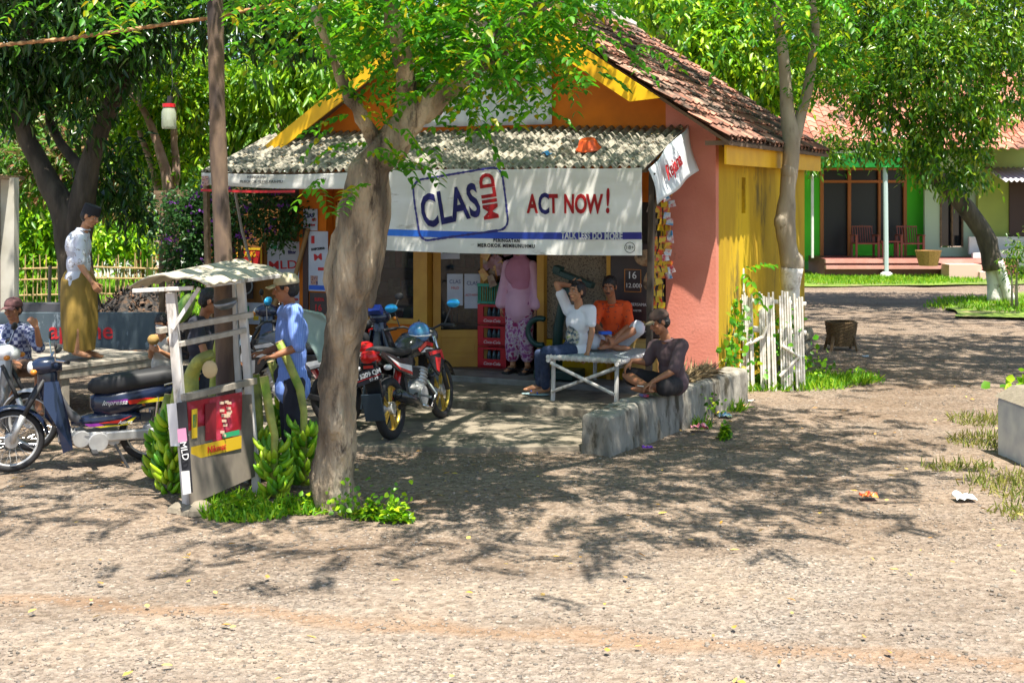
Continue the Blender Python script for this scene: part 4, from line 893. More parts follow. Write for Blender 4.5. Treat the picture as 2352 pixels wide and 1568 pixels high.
bgtree('shrubby_tree', 'loose shrubby tree with reddish young leaves between the mango trunks', P(170, 780, 25), [([(150, 700, 22), (160, 500, 18), (200, 350, 12)], 25)],
       [(P(130, 380, 24.6), (.9, .8, .7)), (P(230, 420, 25), (.9, .8, .6)), (P(170, 300, 25), (.8, .8, .6)), (P(300, 420, 25.2), (.8, .8, .7)), (P(20, 380, 25), (.9, .8, .9))], leafmat('leaf_rusty', [(.06, .2, .012), (.12, .28, .02), (.03, .1, .015), (.35, .16, .09), (.07, .22, .02)], .35), 440, 14, .2, .3, .5, .14)
# backdrop trees, one behind the other
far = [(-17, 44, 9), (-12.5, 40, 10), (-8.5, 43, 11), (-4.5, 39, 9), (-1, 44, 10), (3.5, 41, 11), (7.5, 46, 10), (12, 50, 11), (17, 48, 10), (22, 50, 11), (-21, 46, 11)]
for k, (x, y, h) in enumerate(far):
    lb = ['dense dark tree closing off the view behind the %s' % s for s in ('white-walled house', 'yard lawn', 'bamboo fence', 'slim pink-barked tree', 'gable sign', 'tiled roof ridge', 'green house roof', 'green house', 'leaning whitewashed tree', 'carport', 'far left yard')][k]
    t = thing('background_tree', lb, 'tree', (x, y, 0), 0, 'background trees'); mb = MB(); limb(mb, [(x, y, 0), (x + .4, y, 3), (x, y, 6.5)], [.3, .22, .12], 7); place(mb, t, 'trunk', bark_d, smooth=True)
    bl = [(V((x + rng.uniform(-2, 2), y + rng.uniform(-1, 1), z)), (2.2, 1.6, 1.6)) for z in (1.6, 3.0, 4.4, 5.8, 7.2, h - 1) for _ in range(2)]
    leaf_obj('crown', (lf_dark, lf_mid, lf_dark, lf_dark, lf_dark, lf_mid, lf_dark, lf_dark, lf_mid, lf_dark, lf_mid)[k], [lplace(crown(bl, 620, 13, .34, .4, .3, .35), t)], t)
# lime tree behind the roof and the one right of it
bgtree('lime_tree', 'bright lime-green tree spilling over the rear edge of the tiled roof', P(1600, 700, 25), [([(1640, 700, 40), (1630, 300, 34), (1600, 100, 24), (1560, 0, 18)], 25.5), ([(1640, 250, 20), (1720, 120, 14)], 25.4)],
       [(P(1480, 0, 24), (.8, .8, .4)), (P(1570, 50, 24), (.8, .8, .5)), (P(1660, 90, 24), (.9, .8, .8)), (P(1740, 140, 24), (.8, .8, .9)), (P(1620, 130, 23.5), (.5, .5, .3)), (P(1700, 10, 24.5), (1.3, 1, .8)), (P(1560, -60, 25), (1.5, 1, .6)), (P(1780, 220, 24.5), (.6, .6, .4)), (P(1840, 60, 25), (.8, .8, .9)), (P(1840, 160, 25), (.6, .6, .6))], lf_lime, 700, 15, .18, .40, .8, .14)
# pale whitewashed-foot tree by the picket fence
t2 = tree_root('pale_tree', 'pale forked tree with whitewashed foot rising through the white picket fence', P(1828, 870, 16.9))
mb = MB(); dT = 16.9
vtrunk(mb, [(1828, 880, 48), (1824, 800, 40), (1820, 720, 40), (1816, 660, 42), (1820, 615, 50)], dT, -.05, 12, .02); place(mb, t2, 'whitewashed_foot', limed, smooth=True)
mb = MB(); vtrunk(mb, [(1820, 612, 50), (1808, 560, 40), (1803, 515, 46), (1808, 450, 38), (1815, 380, 38), (1817, 320, 44), (1812, 270, 34), (1806, 200, 28), (1797, 110, 25), (1783, 20, 22), (1765, -80, 18), (1740, -220, 12)], dT, 0, 12, .02)
vtrunk(mb, [(1822, 320, 34), (1845, 250, 24), (1864, 150, 22), (1873, 60, 18), (1862, -60, 14), (1880, -220, 10)], dT, .3, 10, .02)
for x, y, r_ in ((1825, 605, .13), (1800, 510, .13), (1812, 395, .11)): mb.ell(P(x, y, dT - .02), (r_, r_, r_ * 1.2), None, 10, 7)
place(mb, t2, 'trunk', bark_l, smooth=True)
hi = [V((3.6 + rng.gauss(0, 1.3), 16.6 + rng.gauss(0, 1.2), 5.9 + rng.random() * 1.3)) for _ in range(85)] + [V((1.4 + rng.gauss(0, 1.0), 17 + rng.gauss(0, .9), 7.0 + rng.random() * 1.0)) for _ in range(45)]
hi += [P(rng.uniform(1700, 1960), rng.uniform(-70, 30), rng.uniform(15.5, 17.5)) for _ in range(14)] + [P(rng.uniform(1870, 1960), rng.uniform(100, 170), 17) for _ in range(8)]
leaf_obj('crown', lf_near, [lplace(spray(hi, 9, .3, dirb=(0, 0, 0), ls=.09, rach=.34, nl=8), t2)], t2)
# dark leaning tree, right
t3 = tree_root('leaning_tree', 'dark leaning tree with whitewashed foot in front of the green house', P(2285, 690, 28))
mb = MB(); vtrunk(mb, [(2288, 692, 40), (2284, 650, 34), (2280, 610, 34)], 28.5, 0, 10); vtrunk(mb, [(2322, 692, 26), (2306, 645, 24), (2292, 600, 24)], 28.3, 0, 8); place(mb, t3, 'whitewashed_foot', limed, smooth=True)
mb = MB(); vtrunk(mb, [(2282, 620, 46), (2268, 555, 44), (2235, 500, 42), (2185, 440, 38), (2130, 392, 34), (2085, 375, 22)], 28.4, 0, 10)
vtrunk(mb, [(2160, 420, 30), (2135, 340, 26), (2150, 250, 20), (2120, 150, 16)], 28.3, 0, 8); vtrunk(mb, [(2100, 380, 24), (2105, 320, 18), (2040, 240, 14), (1980, 150, 10)], 28.3, 0, 7); vtrunk(mb, [(2145, 330, 20), (2230, 220, 16), (2300, 130, 12)], 28.2, 0, 7)
place(mb, t3, 'trunk', bark_d, smooth=True)
bl = [(P(1900, 100, 28), (.6, .9, .9)), (P(1960, 180, 27.5), (.8, .9, .7)), (P(2050, 100, 28), (1.1, 1.2, 1.0)), (P(2060, 230, 27.5), (1.0, .9, .7)), (P(2150, 160, 27), (1.2, 1, 1.1)), (P(2250, 90, 27.5), (1.2, 1, 1.0)), (P(2170, 290, 27.2), (.9, .8, .7)), (P(2230, 370, 27.2), (.45, .5, .55)), (P(2330, 200, 27.5), (.7, .8, .7)), (P(1960, 335, 27), (.9, .7, .25)), (P(2060, 340, 27), (.8, .7, .25)), (P(2130, 370, 27), (.5, .5, .4)), (P(2200, 420, 27.3), (.3, .4, .25)), (P(1880, 360, 26.8), (.5, .5, .2)), (P(2000, 40, 28.5), (1.6, 1.2, .9)), (P(2250, -60, 28), (2.2, 1.4, .9)), (P(1930, -20, 28.5), (1.3, 1.2, .6)), (P(2340, 60, 28), (.8, .8, .8)), (P(2230, 260, 27), (.8, .7, .5))]
leaf_obj('crown', lf_mid, [lplace(crown(bl, 1800, 15, .165, .36, .8, .15), t3)], t3)
# tree just outside on the right, its crown shades the gravel
t4 = thing('shade_tree', 'spreading tree at the right edge whose crown hangs over the gravel lane', 'tree', (8.9, 17.6, 0))
mb = MB(); limb(mb, [(8.9, 17.6, 0), (8.7, 17.5, 2.4), (8.3, 17.3, 4.6), (7.6, 17, 6.4)], [.24, .19, .15, .06]); limb(mb, [(8.4, 17.4, 4.2), (9.6, 19, 6), (10, 21, 7)], [.12, .08, .03]); limb(mb, [(8.3, 17.3, 4.6), (6.8, 17, 5.9), (5.4, 16.5, 6.3)], [.1, .07, .03]); place(mb, t4, 'trunk', bark, smooth=True)
hi = [V((rng.uniform(4.2, 10.2), rng.uniform(14.2, 19.6), rng.uniform(5.9, 7.3))) for _ in range(290)] + [V((rng.uniform(5.5, 11), rng.uniform(21, 25.2), rng.uniform(7.3, 8.6))) for _ in range(85)]
leaf_obj('crown', lf_mid, [lplace(spray(hi, 7, .5, dirb=(0, 0, 0), ls=.1, rach=.36, nl=8), t4)], t4)
# bougainvillea and its trellis
t5 = thing('bougainvillea', 'dark bougainvillea with purple flowers climbing over a trellis left of the shop', 'bush', P(430, 820, 18)[:2] + (0,))
mb = MB(); limb(mb, [P(440, 826, 18), P(430, 700, 18), P(450, 560, 18), P(520, 480, 17.8)], [.06, .05, .04, .02], 7); limb(mb, [P(450, 820, 18), P(480, 650, 18), P(560, 520, 17.6)], [.05, .035, .02], 6); place(mb, t5, 'stem', bark_d, smooth=True)
bl = [(P(420, 540, 17.6), (.38, .35, .5)), (P(440, 620, 17.6), (.3, .3, .35)), (P(470, 500, 17.6), (.35, .35, .4)), (P(410, 470, 17.8), (.35, .3, .12)), (P(480, 440, 17.6), (.4, .3, .12)), (P(560, 440, 17.4), (.4, .3, .2)), (P(620, 480, 17.2), (.35, .25, .3)), (P(680, 500, 17.2), (.25, .25, .28)), (P(560, 520, 17.4), (.35, .3, .25)), (P(500, 570, 17.6), (.25, .25, .35)), (P(640, 540, 17.2), (.2, .2, .12))]
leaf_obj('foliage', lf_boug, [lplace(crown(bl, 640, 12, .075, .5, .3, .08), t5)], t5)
c, q = in_blob(bl, 60); pf = np.repeat(c, 7, 0) + nr.normal(size=(420, 3)) * .03 + np.array([0, -.12, 0]); vs, fs = leaves(pf, rdir(420), rdir(420), np.full(420, .05), np.full(420, .035)); leaf_obj('petals', flowerm, [lplace((vs, fs), t5)], t5)
t = thing('trellis', 'dark timber trellis frame carrying the bougainvillea', 'trellis', P(470, 826, 17.9)[:2] + (0,)); mb = MB()
for x in (372, 535, 553): mb.bar(P(x, 826, 17.9), P(x, 450, 17.9), .07)
for y_ in (448, 475): mb.bar(P(355, y_, 17.9), P(700, y_ - 8, 17.6), .05, .12)
place(mb, t, 'timber_frame', wood_brown)
t = thing('plastic_pipe', 'thin grey plastic pipe slanting down in front of the bougainvillea', 'pipe', P(545, 440, 16.8)); mb = MB(); mb.tube([P(540, 440, 16.8), P(556, 530, 16.8), P(575, 600, 16.8)], .02, 6); place(mb, t, 'pipe_body', wood_grey)
# yard shrubs on the left and garden odds and ends
def shrub(label, base, blobs, mat, ncl, per, ls, lw=.35, name='garden_shrub'):
    t = thing(name, label, 'shrub', (base.x, base.y, 0), 0, 'shrubs in the left yard' if 'yard' in label else None); mb = MB()
    for _ in range(4):
        c = rng.choice(blobs)[0]; mb.tube([(base.x + rng.uniform(-.1, .1), base.y, 0), ((base.x + c.x) / 2, c.y, c.z * .6), c], [.03, .02, .01], 5)
    place(mb, t, 'stems', bark_l, smooth=True); leaf_obj('foliage', mat, [lplace(crown(blobs, ncl, per, ls, lw, .4, ls * 1.1), t)], t); return t
shrub('tall bright shrub in the yard beside the white-walled house', P(95, 690, 29), [(P(90, 480, 28), (.7, .5, .7)), (P(80, 580, 28), (.5, .5, .6)), (P(125, 540, 28.5), (.5, .5, .8)), (P(70, 640, 28), (.25, .3, .3))], lf_lime, 300, 14, .2)
shrub('low bright shrub in the yard right of the mango trunk', P(270, 660, 30), [(P(250, 560, 30), (.6, .5, .35)), (P(300, 540, 30), (.6, .5, .4)), (P(230, 520, 31), (.5, .5, .5))], lf_lime, 160, 13, .2)
shrub('red-leaved shrub in the yard behind the bamboo fence', P(335, 640, 31), [(P(338, 600, 31), (.25, .3, .25)), (P(320, 610, 31), (.2, .2, .2))], leafmat('leaf_red_green', [(.05, .2, .02), (.4, .05, .04), (.08, .3, .03)]), 60, 10, .14)
t = thing('banana_plant', 'young banana plant with long yellow-green leaves behind the bamboo fence', 'plant', P(340, 650, 30)[:2] + (0,)); mb = MB(); mb.tube([P(342, 676, 30), P(345, 570, 30), P(348, 520, 30)], [.1, .08, .05], 8); place(mb, t, 'stem', M('banana_stem', (.25, .32, .08), .6), smooth=True)
ps, ds, ls_ = [], [], []
for (a, b) in (((345, 520), (312, 562)), ((348, 520), (330, 575)), ((345, 540), (322, 620)), ((350, 520), (385, 540)), ((345, 510), (360, 450)), ((350, 560), (330, 612)), ((210, 560), (235, 610)), ((215, 555), (250, 600)), ((212, 565), (222, 612)), ((225, 550), (262, 590)), ((240, 545), (285, 585))):
    A_, B_ = P(*a, 30), P(*b, 29.8); ps.append(list(A_)); ds.append(list(B_ - A_)); ls_.append((B_ - A_).length * 1.1)
leaf_obj('long_leaves', lf_lime, [lplace(leaves(np.array(ps), np.array(ds), rdir(len(ps)) * .3 + np.array([.2, -.7, .7]), np.array(ls_), np.full(len(ps), .13), fold=.3, droop=.3), t)], t)
t = thing('bamboo_fence', 'rickety bamboo picket fence across the sunlit yard', 'fence', P(280, 700, 27)[:2] + (0,)); mb = MB()
for k in range(34):
    x = -10.2 + k * .095; a_ = rng.uniform(-.05, .05); mb.tube([(x, 27 + rng.uniform(-.05, .05), 0), (x + a_, 27, rng.uniform(.85, 1.2))], .012, 5)
place(mb, t, 'pickets', bamboo); mb = MB()
for z in (.3, .62, .85): mb.tube([(-10.3, 26.97, z), (-8.6, 26.97, z + .04), (-6.95, 26.97, z + rng.uniform(-.05, .15))], .018, 5)
place(mb, t, 'rails', bamboo)
for k, x in enumerate((117, 138)):
    t = thing('garden_stake', ['crooked wooden stake in the yard, the left one of a pair', 'straight wooden stake in the yard, the right one of a pair'][k], 'stake', P(x, 770, 22)[:2] + (0,)); mb = MB(); mb.tube([P(x + 2, 775, 22), P(x - (4 if k == 0 else 0), 690, 22), P(x - 2, 610, 22)], .03, 6); place(mb, t, 'stake_body', bark_l)
t = thing('garden_wall', 'low white garden wall at the far side of the yard', 'wall', P(280, 650, 36)[:2] + (0,)); mb = MB(); mb.box((-9.2, 36, .25), (7, .2, .62)); place(mb, t, 'wall_body', white_paint)
t = thing('charcoal_heap', 'heap of blackened husks behind the grey sofa board', 'heap', P(320, 824, 19)[:2] + (0,)); mb = MB()
mb.grid(lambda i, j: (lambda a, r: (a[0], a[1], max(-.02, 1.12 * math.exp(-r * r * 1.6) - .1 + .1 * noise.noise(V(a + (0,)) * 5)) ))(((i - .5) * 4.2, (j - .5) * 3), math.hypot((i - .5) * 2.5 * 1.3, (j - .5) * 2.6)), 40, 30); mb.build('heap_body', M('black_husk', (.02, .018, .018), .95, var=[(.05, .045, .04), (.12, .07, .04)], scale=16, bump=1, bscale=40), t, smooth=True)
n = 1500; x_ = nr.normal(size=n) * .6; y_ = nr.normal(size=n) * .45; z_ = 1.12 * np.exp(-((x_ / 4.2 * 3.25) ** 2 + (y_ / 3 * 2.6) ** 2) * 1.6) - .08
vs, fs = leaves(np.stack([x_, y_, z_], 1), rdir(n), rdir(n), nr.uniform(.04, .12, n), nr.uniform(.02, .05, n)); np_mesh('husks', vs, fs, M('husk_flake', (.03, .025, .02), .9, var=[(.02, .02, .02), (.03, .03, .03), (.25, .14, .08)], island=True), t)
# left house corner
t = thing('white_house', 'white-walled house with brown door at the far left edge', 'house', (-6.28, 16.2, 0))
MB().box((.02, .08, 1.3), (.17, .16, 2.6)).build('wall', M('white_wall_paint', hx('c9c6bb'), .85, var=[hx('aaa698')], scale=2, dirt=(hx('6b6a58'), 3, .62), bump=.15), t)
MB().box((-1.75, .2, 1.3), (1.6, .3, 2.6)).build('wall_beyond', bpy.data.materials['white_wall_paint'], t)
mb = MB(); mb.box((-.10, 0, 1.1), (.06, .16, 2.2)); mb.box((-.5, 0, 2.2), (.86, .16, .07)); mb.box((-.92, 0, 1.1), (.05, .16, 2.2)); mb.box((-.5, .1, 2.42), (.8, .1, .36)); mb.build('door_frame', M('red_brown_frame', (.16, .03, .02), .5), t)
MB().box((-.52, .03, 1.08), (.76, .04, 2.16)).build('door', wood_grey, t)
tile_roof('roof_tiles', lambda a, b, h: (a - 3.9, -.5 + b * .95, 2.62 + b * .25 + h), 3.85, .8, t, tile_m); mb = MB(); mb.box((-1.9, .0, 2.6), (3.9, 1.0, .05)); mb.build('eave', wood_brown, t)
# ---------------------------------------------------------------- green house
gh = thing('green_house', 'bright green house with tiled roof, wide dark doors and raised porch', 'house', (10.2, 37, 0))
lime_w = M('lime_green_wall', (.08, .62, .02), .7, var=[(.06, .52, .02)], scale=1)
gx = lambda x, y, d=39: P(x, y, d)
def gb(mb, x0, x1, y0, y1, d, th=.12):
    a, b = P(x0, y0, d), P(x1, y1, d); mb.box((((a.x + b.x) / 2) - 10.2, d - 37 + th / 2, (a.z + b.z) / 2), (b.x - a.x, th, a.z - b.z))
mb = MB(); gb(mb, 1780, 1884, 385, 600, 39); gb(mb, 2083, 2123, 385, 600, 39); gb(mb, 1884, 2083, 560, 600, 39.05, .08) if False else None; gb(mb, 1884, 2083, 378, 386, 39); mb.box((9.0 - 10.2, 4.2, 1.6), (.1, 4, 3)); mb.build('wall', lime_w, gh)
mb = MB(); gb(mb, 2124, 2160, 350, 600, 38.4); gb(mb, 2160, 2252, 568, 600, 38.4); gb(mb, 2213, 2252, 350, 568, 38.4); gb(mb, 2160, 2213, 350, 395, 38.4); mb.build('pale_wall', M('pale_green_wall', (.42, .55, .40), .8), gh)
mb = MB(); gb(mb, 1884, 1892, 386, 592, 38.95, .1); gb(mb, 1948, 1955, 386, 592, 38.95, .1); gb(mb, 2018, 2023, 386, 592, 38.95, .1); gb(mb, 2076, 2083, 386, 592, 38.95, .1); gb(mb, 1892, 2076, 386, 391, 38.95, .1); gb(mb, 1892, 2076, 414, 420, 38.94, .1); mb.build('door_frame', M('orange_brown_frame', (.40, .12, .02), .5), gh)
mb = MB(); gb(mb, 1892, 2076, 391, 592, 39.1, .02); mb.build('glass_doors', M('dull_dark_glass', (.012, .012, .016), .35, spec=.4), gh)
mb = MB(); gb(mb, 1955, 2018, 560, 592, 38.9, .05); gb(mb, 2023, 2076, 560, 592, 38.9, .05); mb.build('door_panels', lime_w, gh)
mb = MB(); gb(mb, 2162, 2210, 398, 565, 38.5, .03); mb.build('window', glass_d, gh); mb = MB(); gb(mb, 2160, 2163, 396, 567, 38.35, .1); gb(mb, 2186, 2189, 396, 567, 38.35, .1); gb(mb, 2210, 2213, 396, 567, 38.35, .1); mb.build('window_frame', wood_brown, gh)
pf_ = P(1780, 592, 37); MB().box((1.2 + .2, 1.0, .28), (5.5, 2.0, .56)).build('porch', M('red_tile_porch', (.20, .06, .05), .5), gh)
mb = MB(); mb.box((1.2, -.08, .50), (5.1, .16, .11)); mb.box((1.2, -.12, .33), (5.1, .2, .1)); mb.build('porch_edge', M('pink_tile_edge', (.62, .32, .27), .6, var=[(.55, .25, .2)], scale=3), gh)
mb = MB(); mb.box((2.35, -.5, .22), (.9, .7, .44)); mb.box((3.0, -.6, .12), (.6, .8, .24)); mb.build('steps', M('pink_concrete', (.6, .42, .34), .8), gh)
mb = MB(); a_, b_ = P(2140, 552, 37.6), P(2252, 600, 37.0)
mb.add([(3.0, .4, .05), (5.1, .2, .45), (5.1, .2, .95), (3.0, .4, .7), (3.0, .55, .05), (5.1, .35, .45), (5.1, .35, .95), (3.0, .55, .7)], [(0, 1, 2, 3), (7, 6, 5, 4), (3, 2, 6, 7), (0, 3, 7, 4), (1, 5, 6, 2)]); mb.box((3.85, .9, .9), (1.6, .1, .5)); mb.build('ramp_wall', white_paint, gh)
mb = MB(); gb(mb, 1780, 2130, 352, 384, 36.6, .06); mb.build('green_valance', M('green_valance', (.04, .55, .08), .6), gh)
mb = MB(); gb(mb, 1780, 2135, 346, 352, 36.5, .1); mb.build('white_gutter', white_paint, gh)
tile_g = M('orange_tile', hx('ad6a54'), .85, var=[hx('bd8068'), hx('94553f'), hx('c49078')], island=True, dirt=(hx('5a4a40'), .9, .54))
tile_roof('roof_tiles', lambda a, b, h: (-4.2 + a, -.6 + b * .86, 3.62 + b * .5 + h), 9.0, 5.6, gh, tile_g, .28, .33)
for k, (x, y0, y1, d, r_, lb) in enumerate(((1866, 395, 592, 37.1, .04, None), (2033, 268, 640, 36.8, .07, 'tall pale steel pole before the green house porch'))):
    if lb: t = thing('steel_pole', lb, 'pole', P(x, y1, d)); mb = MB(); mb.tube([P(x + 3, y1, d), P(x - 1, y0, d)], r_, 8); place(mb, t, 'pole_body', M('pale_steel', (.45, .55, .55), .5)); mb = MB(); mb.lathe([(.2, 0), (.17, .15), (.09, .2)], P(x + 3, y1, d), 10); place(mb, t, 'pole_base', white_paint)
    else: mb = MB(); mb.tube([P(x, y1, d) - V((10.2, 37, 0)), P(x, y0, d) - V((10.2, 37, 0))], r_, 8); mb.build('porch_post', white_paint, gh)
red_w = M('red_brown_timber', (.22, .05, .03), .5)
def pchair(x, lb):
    t = thing('porch_chair', lb, 'chair', (x, 37.9, .56), 0, 'slatted armchairs on the porch'); mb = MB()
    mb.box((0, 0, .4), (.62, .5, .04)); mb.build('seat', red_w, t); mb = MB()
    for k in range(9): mb.bar((-.28 + k * .07, .24, .4), (-.28 + k * .07, .36, .92 - .01 * abs(k - 4)), .04, .02)
    mb.bar((-.3, .35, .88), (.3, .35, .88), .04); mb.build('backrest', red_w, t)
    for sx_ in (-.32, .32):
        for sy in (-.24, .28): MB().box((sx_, sy, .31), (.06, .05, .62)).build('leg', red_w, t)
        MB().box((sx_, 0, .64), (.08, .6, .03)).build('armrest', red_w, t)
pchair(10.25, 'reddish slatted armchair beside the glass doors, near the dark doorway'); pchair(11.55, 'reddish slatted armchair against the green wall end')
t = thing('porch_table', 'small reddish table between the porch armchairs', 'table', (10.9, 37.8, .56)); MB().box((0, 0, .46), (.55, .45, .04)).build('tabletop', red_w, t)
for a in (-.22, .22):
    for b in (-.16, .16): MB().box((a, b, .22), (.05, .05, .44)).build('leg', red_w, t)
t = thing('wicker_basket', 'tan wicker basket at the end of the pink porch steps', 'basket', P(2132, 610, 36.2)); mb = MB(); mb.lathe([(0, 0), (.25, 0), (.36, .42), (.34, .42), (.23, .04), (0, .04)], (0, 0, 0), 14); mb.build('basket_body', M('wicker', (.40, .22, .06), .8, var=[(.25, .13, .04)], scale=30, bump=.6), t)
# olive house with carport
t = thing('olive_house', 'yellow-green house with corrugated carport beyond the leaning tree', 'house', (16, 38, 0))
ol = M('yellow_green_wall', (.30, .36, .08), .8, var=[(.24, .30, .07)], scale=1); mb = MB(); mb.box((-1.6, .2, 1.9), (1.6, .15, 3.8)); mb.box((.5, .1, 3.4), (5, .15, .9)); mb.build('wall', ol, t)
mb = MB(); mb.box((-1.25, .1, 1.95), (.5, .06, 1.7)); mb.build('window', M('dark_red_window', (.04, .012, .01), .5), t); mb = MB(); mb.box((1.2, 2.6, 1.5), (4.2, .1, 3.2)); mb.box((-.8, 1.4, 1.5), (.1, 2.4, 3)); mb.build('carport_walls', M('dark_green_wall', (.05, .08, .03), .9), t)
mb = MB(); mb.grid(lambda i, j: (-2.3 + 5 * i, -1.6 + 1.8 * j, 2.75 + .45 * j + .03 * math.cos(i * 5 / .15 * 6.283)), 260, 2); mb.build('carport_roof', M('zinc_sheet', (.42, .40, .42), .5, metal=.3), t, smooth=True, solid=.01)
MB().tube([(-.35, -1.5, 0), (-.35, -1.5, 2.7)], .05, 8).build('carport_post', M('pale_post', (.4, .4, .38), .6), t)
mb = MB(); mb.box((.5, -.2, 3.78), (6, .12, .12)); mb.build('white_gutter', white_paint, t)
tile_roof('roof_tiles', lambda a, b, h: (-3.2 + a, -.3 + b * .86, 3.85 + b * .5 + h), 8.0, 5.0, t, tile_g, .28, .33)
# pink-flowered shrub at right edge
shrub('thin-stemmed shrub with a red flower at the right edge by the leaning tree', P(2330, 700, 27), [(P(2318, 600, 27), (.22, .2, .2)), (P(2340, 570, 27), (.2, .2, .25)), (P(2335, 630, 27), (.15, .2, .15))], lf_mid, 50, 10, .1)
# rough white wall scrap above the roof
t = thing('rear_wall', 'crumbling whitish wall showing above the rear edge of the tiled roof', 'wall', (2.9, 24.5, 0)); mb = MB()
mb.add([(-1.2, 0, 0), (2.0, 0, 0), (2.0, 0, 4.6), (.9, 0, 5.0), (-.1, 0, 5.7), (-1.2, 0, 6.0)] + [(-1.2, .3, 0), (2.0, .3, 0), (2.0, .3, 4.6), (.9, .3, 5.0), (-.1, .3, 5.7), (-1.2, .3, 6.0)], [(0, 1, 2, 3, 4, 5), (11, 10, 9, 8, 7, 6), (2, 8, 9, 3), (3, 9, 10, 4), (4, 10, 11, 5), (1, 7, 8, 2), (0, 5, 11, 6)])
mb.build('wall_body', M('crumbling_plaster', hx('d8d2c6'), .9, var=[hx('a59c8c')], scale=6, bump=.5), t)
# ---------------------------------------------------------------- utility pole, cable, lamp jar
t = thing('utility_pole', 'tall brown mottled pole rising behind the small wooden stall', 'pole', G(520, 1105)); mb = MB()
limb(mb, [P(522, 1112, 10.9), P(518, 900, 10.9), P(513, 600, 10.9), P(503, 350, 10.9), P(494, 0, 10.9), P(485, -350, 10.9)], [.085, .082, .076, .072, .066, .06], 12, .01)
place(mb, t, 'pole_body', M('stained_pole_wood', hx('54443d'), .8, var=[hx('75604f'), hx('3c3230')], scale=5, bump=.3, bscale=26, stretch=(1, 1, .3), dirt=(hx('9c8470'), 3.2, .60)), smooth=True)
t = thing('rope_cable', 'thick tan twisted cable stretched across the top left behind the pole', 'cable', P(0, 105, 11.35)); mb = MB()
pts = [P(-300, 128, 11.35), P(0, 104, 11.35), P(150, 90, 11.35), P(300, 68, 11.35), P(480, 42, 11.35), P(640, 10, 11.35), P(800, -30, 11.35), P(1100, -130, 11.35)]; fine = []
for i in range(len(pts) - 1):
    for k in range(30): fine.append(pts[i].lerp(pts[i + 1], k / 30))
mb.tube(fine, [.017 + .003 * math.sin(i * 1.3) for i in range(len(fine))], 8); place(mb, t, 'cable_body', M('tan_rope', hx('b07f52'), .8, var=[hx('8a5c3a'), hx('c9a070')], scale=18, bump=.6), smooth=True)
t = thing('jar_lamp', 'plastic jar with red lid hanging on a wire before the lime leaves', 'lamp', P(388, 296, 11.2)); z0 = 0
jar = bpy.data.materials.new('cloudy_plastic'); jar.use_nodes = True; _b = jar.node_tree.nodes['Principled BSDF']; _b.inputs['Base Color'].default_value = (.5, .55, .42, 1); _b.inputs['Roughness'].default_value = .25; _b.inputs['Alpha'].default_value = .6
MB().lathe([(0, 0), (.055, 0), (.062, .02), (.062, .14), (.05, .175), (.045, .19), (0, .19)], (0, 0, 0), 16).build('jar_body', jar, t, smooth=True)
MB().lathe([(0, .185), (.055, .185), (.055, .215), (0, .215)], (0, 0, 0), 16).build('lid', M('red_lid', (.6, .01, .02), .4), t); MB().tube([(0, 0, .2), (.01, 0, .28)], .022, 8).build('lamp_socket', black_m, t)
MB().tube([(0, 0, .08), (0, 0, .16)], .018, 8).build('bulb', white_p, t); MB().tube([(.01, 0, .27), (.03, 0, .36), P(392, 60, 11.35) - P(388, 296, 11.2)], .003, 5).build('wire', black_m, t)
# ---------------------------------------------------------------- wooden stall
st = thing('wooden_stall', 'small whitewashed wooden roadside stall with curved sheet roof and red poster board', 'stall', (P(430, 1160, 9.85).x, 9.85, 0)); o_ = st.location
def sp(x, y, d): return P(x, y, d) - o_
wood_rail = M('greyed_rail_wood', (.36, .32, .26), .9, var=[(.50, .46, .40)], scale=12, bump=.4, bscale=30, dirt=((.16, .13, .10), 9, .60))
def stb(name, segs, mat=wood_white):
    mb = MB()
    for a, b, w_, h_ in segs: mb.bar(sp(*a), sp(*b), w_, h_)
    return mb.build(name, mat, st, bevel=.004)
stb('post', [((393, 672, 9.85), (433, 1172, 9.85), .075, .07)]); stb('post', [((553, 648, 10.5), (591, 1140, 10.5), .08, .06)]); stb('post', [((533, 640, 10.9), (562, 1110, 10.9), .05, .05)])
stb('rail', [((362, 760, 9.8), (578, 722, 10.45), .055, .045)], wood_rail); stb('rail', [((412, 790, 9.82), (562, 758, 10.45), .045, .04)], wood_rail); stb('roof_beam', [((305, 668, 9.8), (445, 661, 9.8), .045, .03)]); stb('brace', [((458, 660, 9.8), (396, 756, 9.78), .035, .03)]); stb('counter_rail', [((420, 913, 9.75), (586, 874, 10.42), .05, .05)], wood_grey)
stb('roof_beam', [((478, 655, 9.6), (640, 634, 10.5), .035, .03)]); stb('side_rail', [((395, 760, 9.85), (362, 750, 10.5), .03, .03)])
aw2 = M('old_asbestos_sheet', hx('a29a88'), .85, var=[hx('c2baa6'), hx('7d7768')], scale=3, bump=.3, dirt=(hx('5b5546'), 5, .62))
Ra, Rb, Ea, Eb, La, Lb = sp(376, 627, 9.9), sp(560, 591, 11.0), sp(474, 655, 9.5), sp(650, 631, 10.6), sp(294, 662, 10.2), sp(480, 628, 11.3)
def rf(i, j):
    if i < .4: k = i / .4; a = La.lerp(Ra, k); b = Lb.lerp(Rb, k)
    else: k = (i - .4) / .6; a = Ra.lerp(Ea, k); b = Rb.lerp(Eb, k)
    p = a.lerp(b, j); return p + V((0, 0, .02 * math.sin(i * 9.4) + .008 * math.sin(j * 50)))
MB().grid(rf, 24, 40).build('roof_sheet', aw2, st, smooth=True, solid=.012)
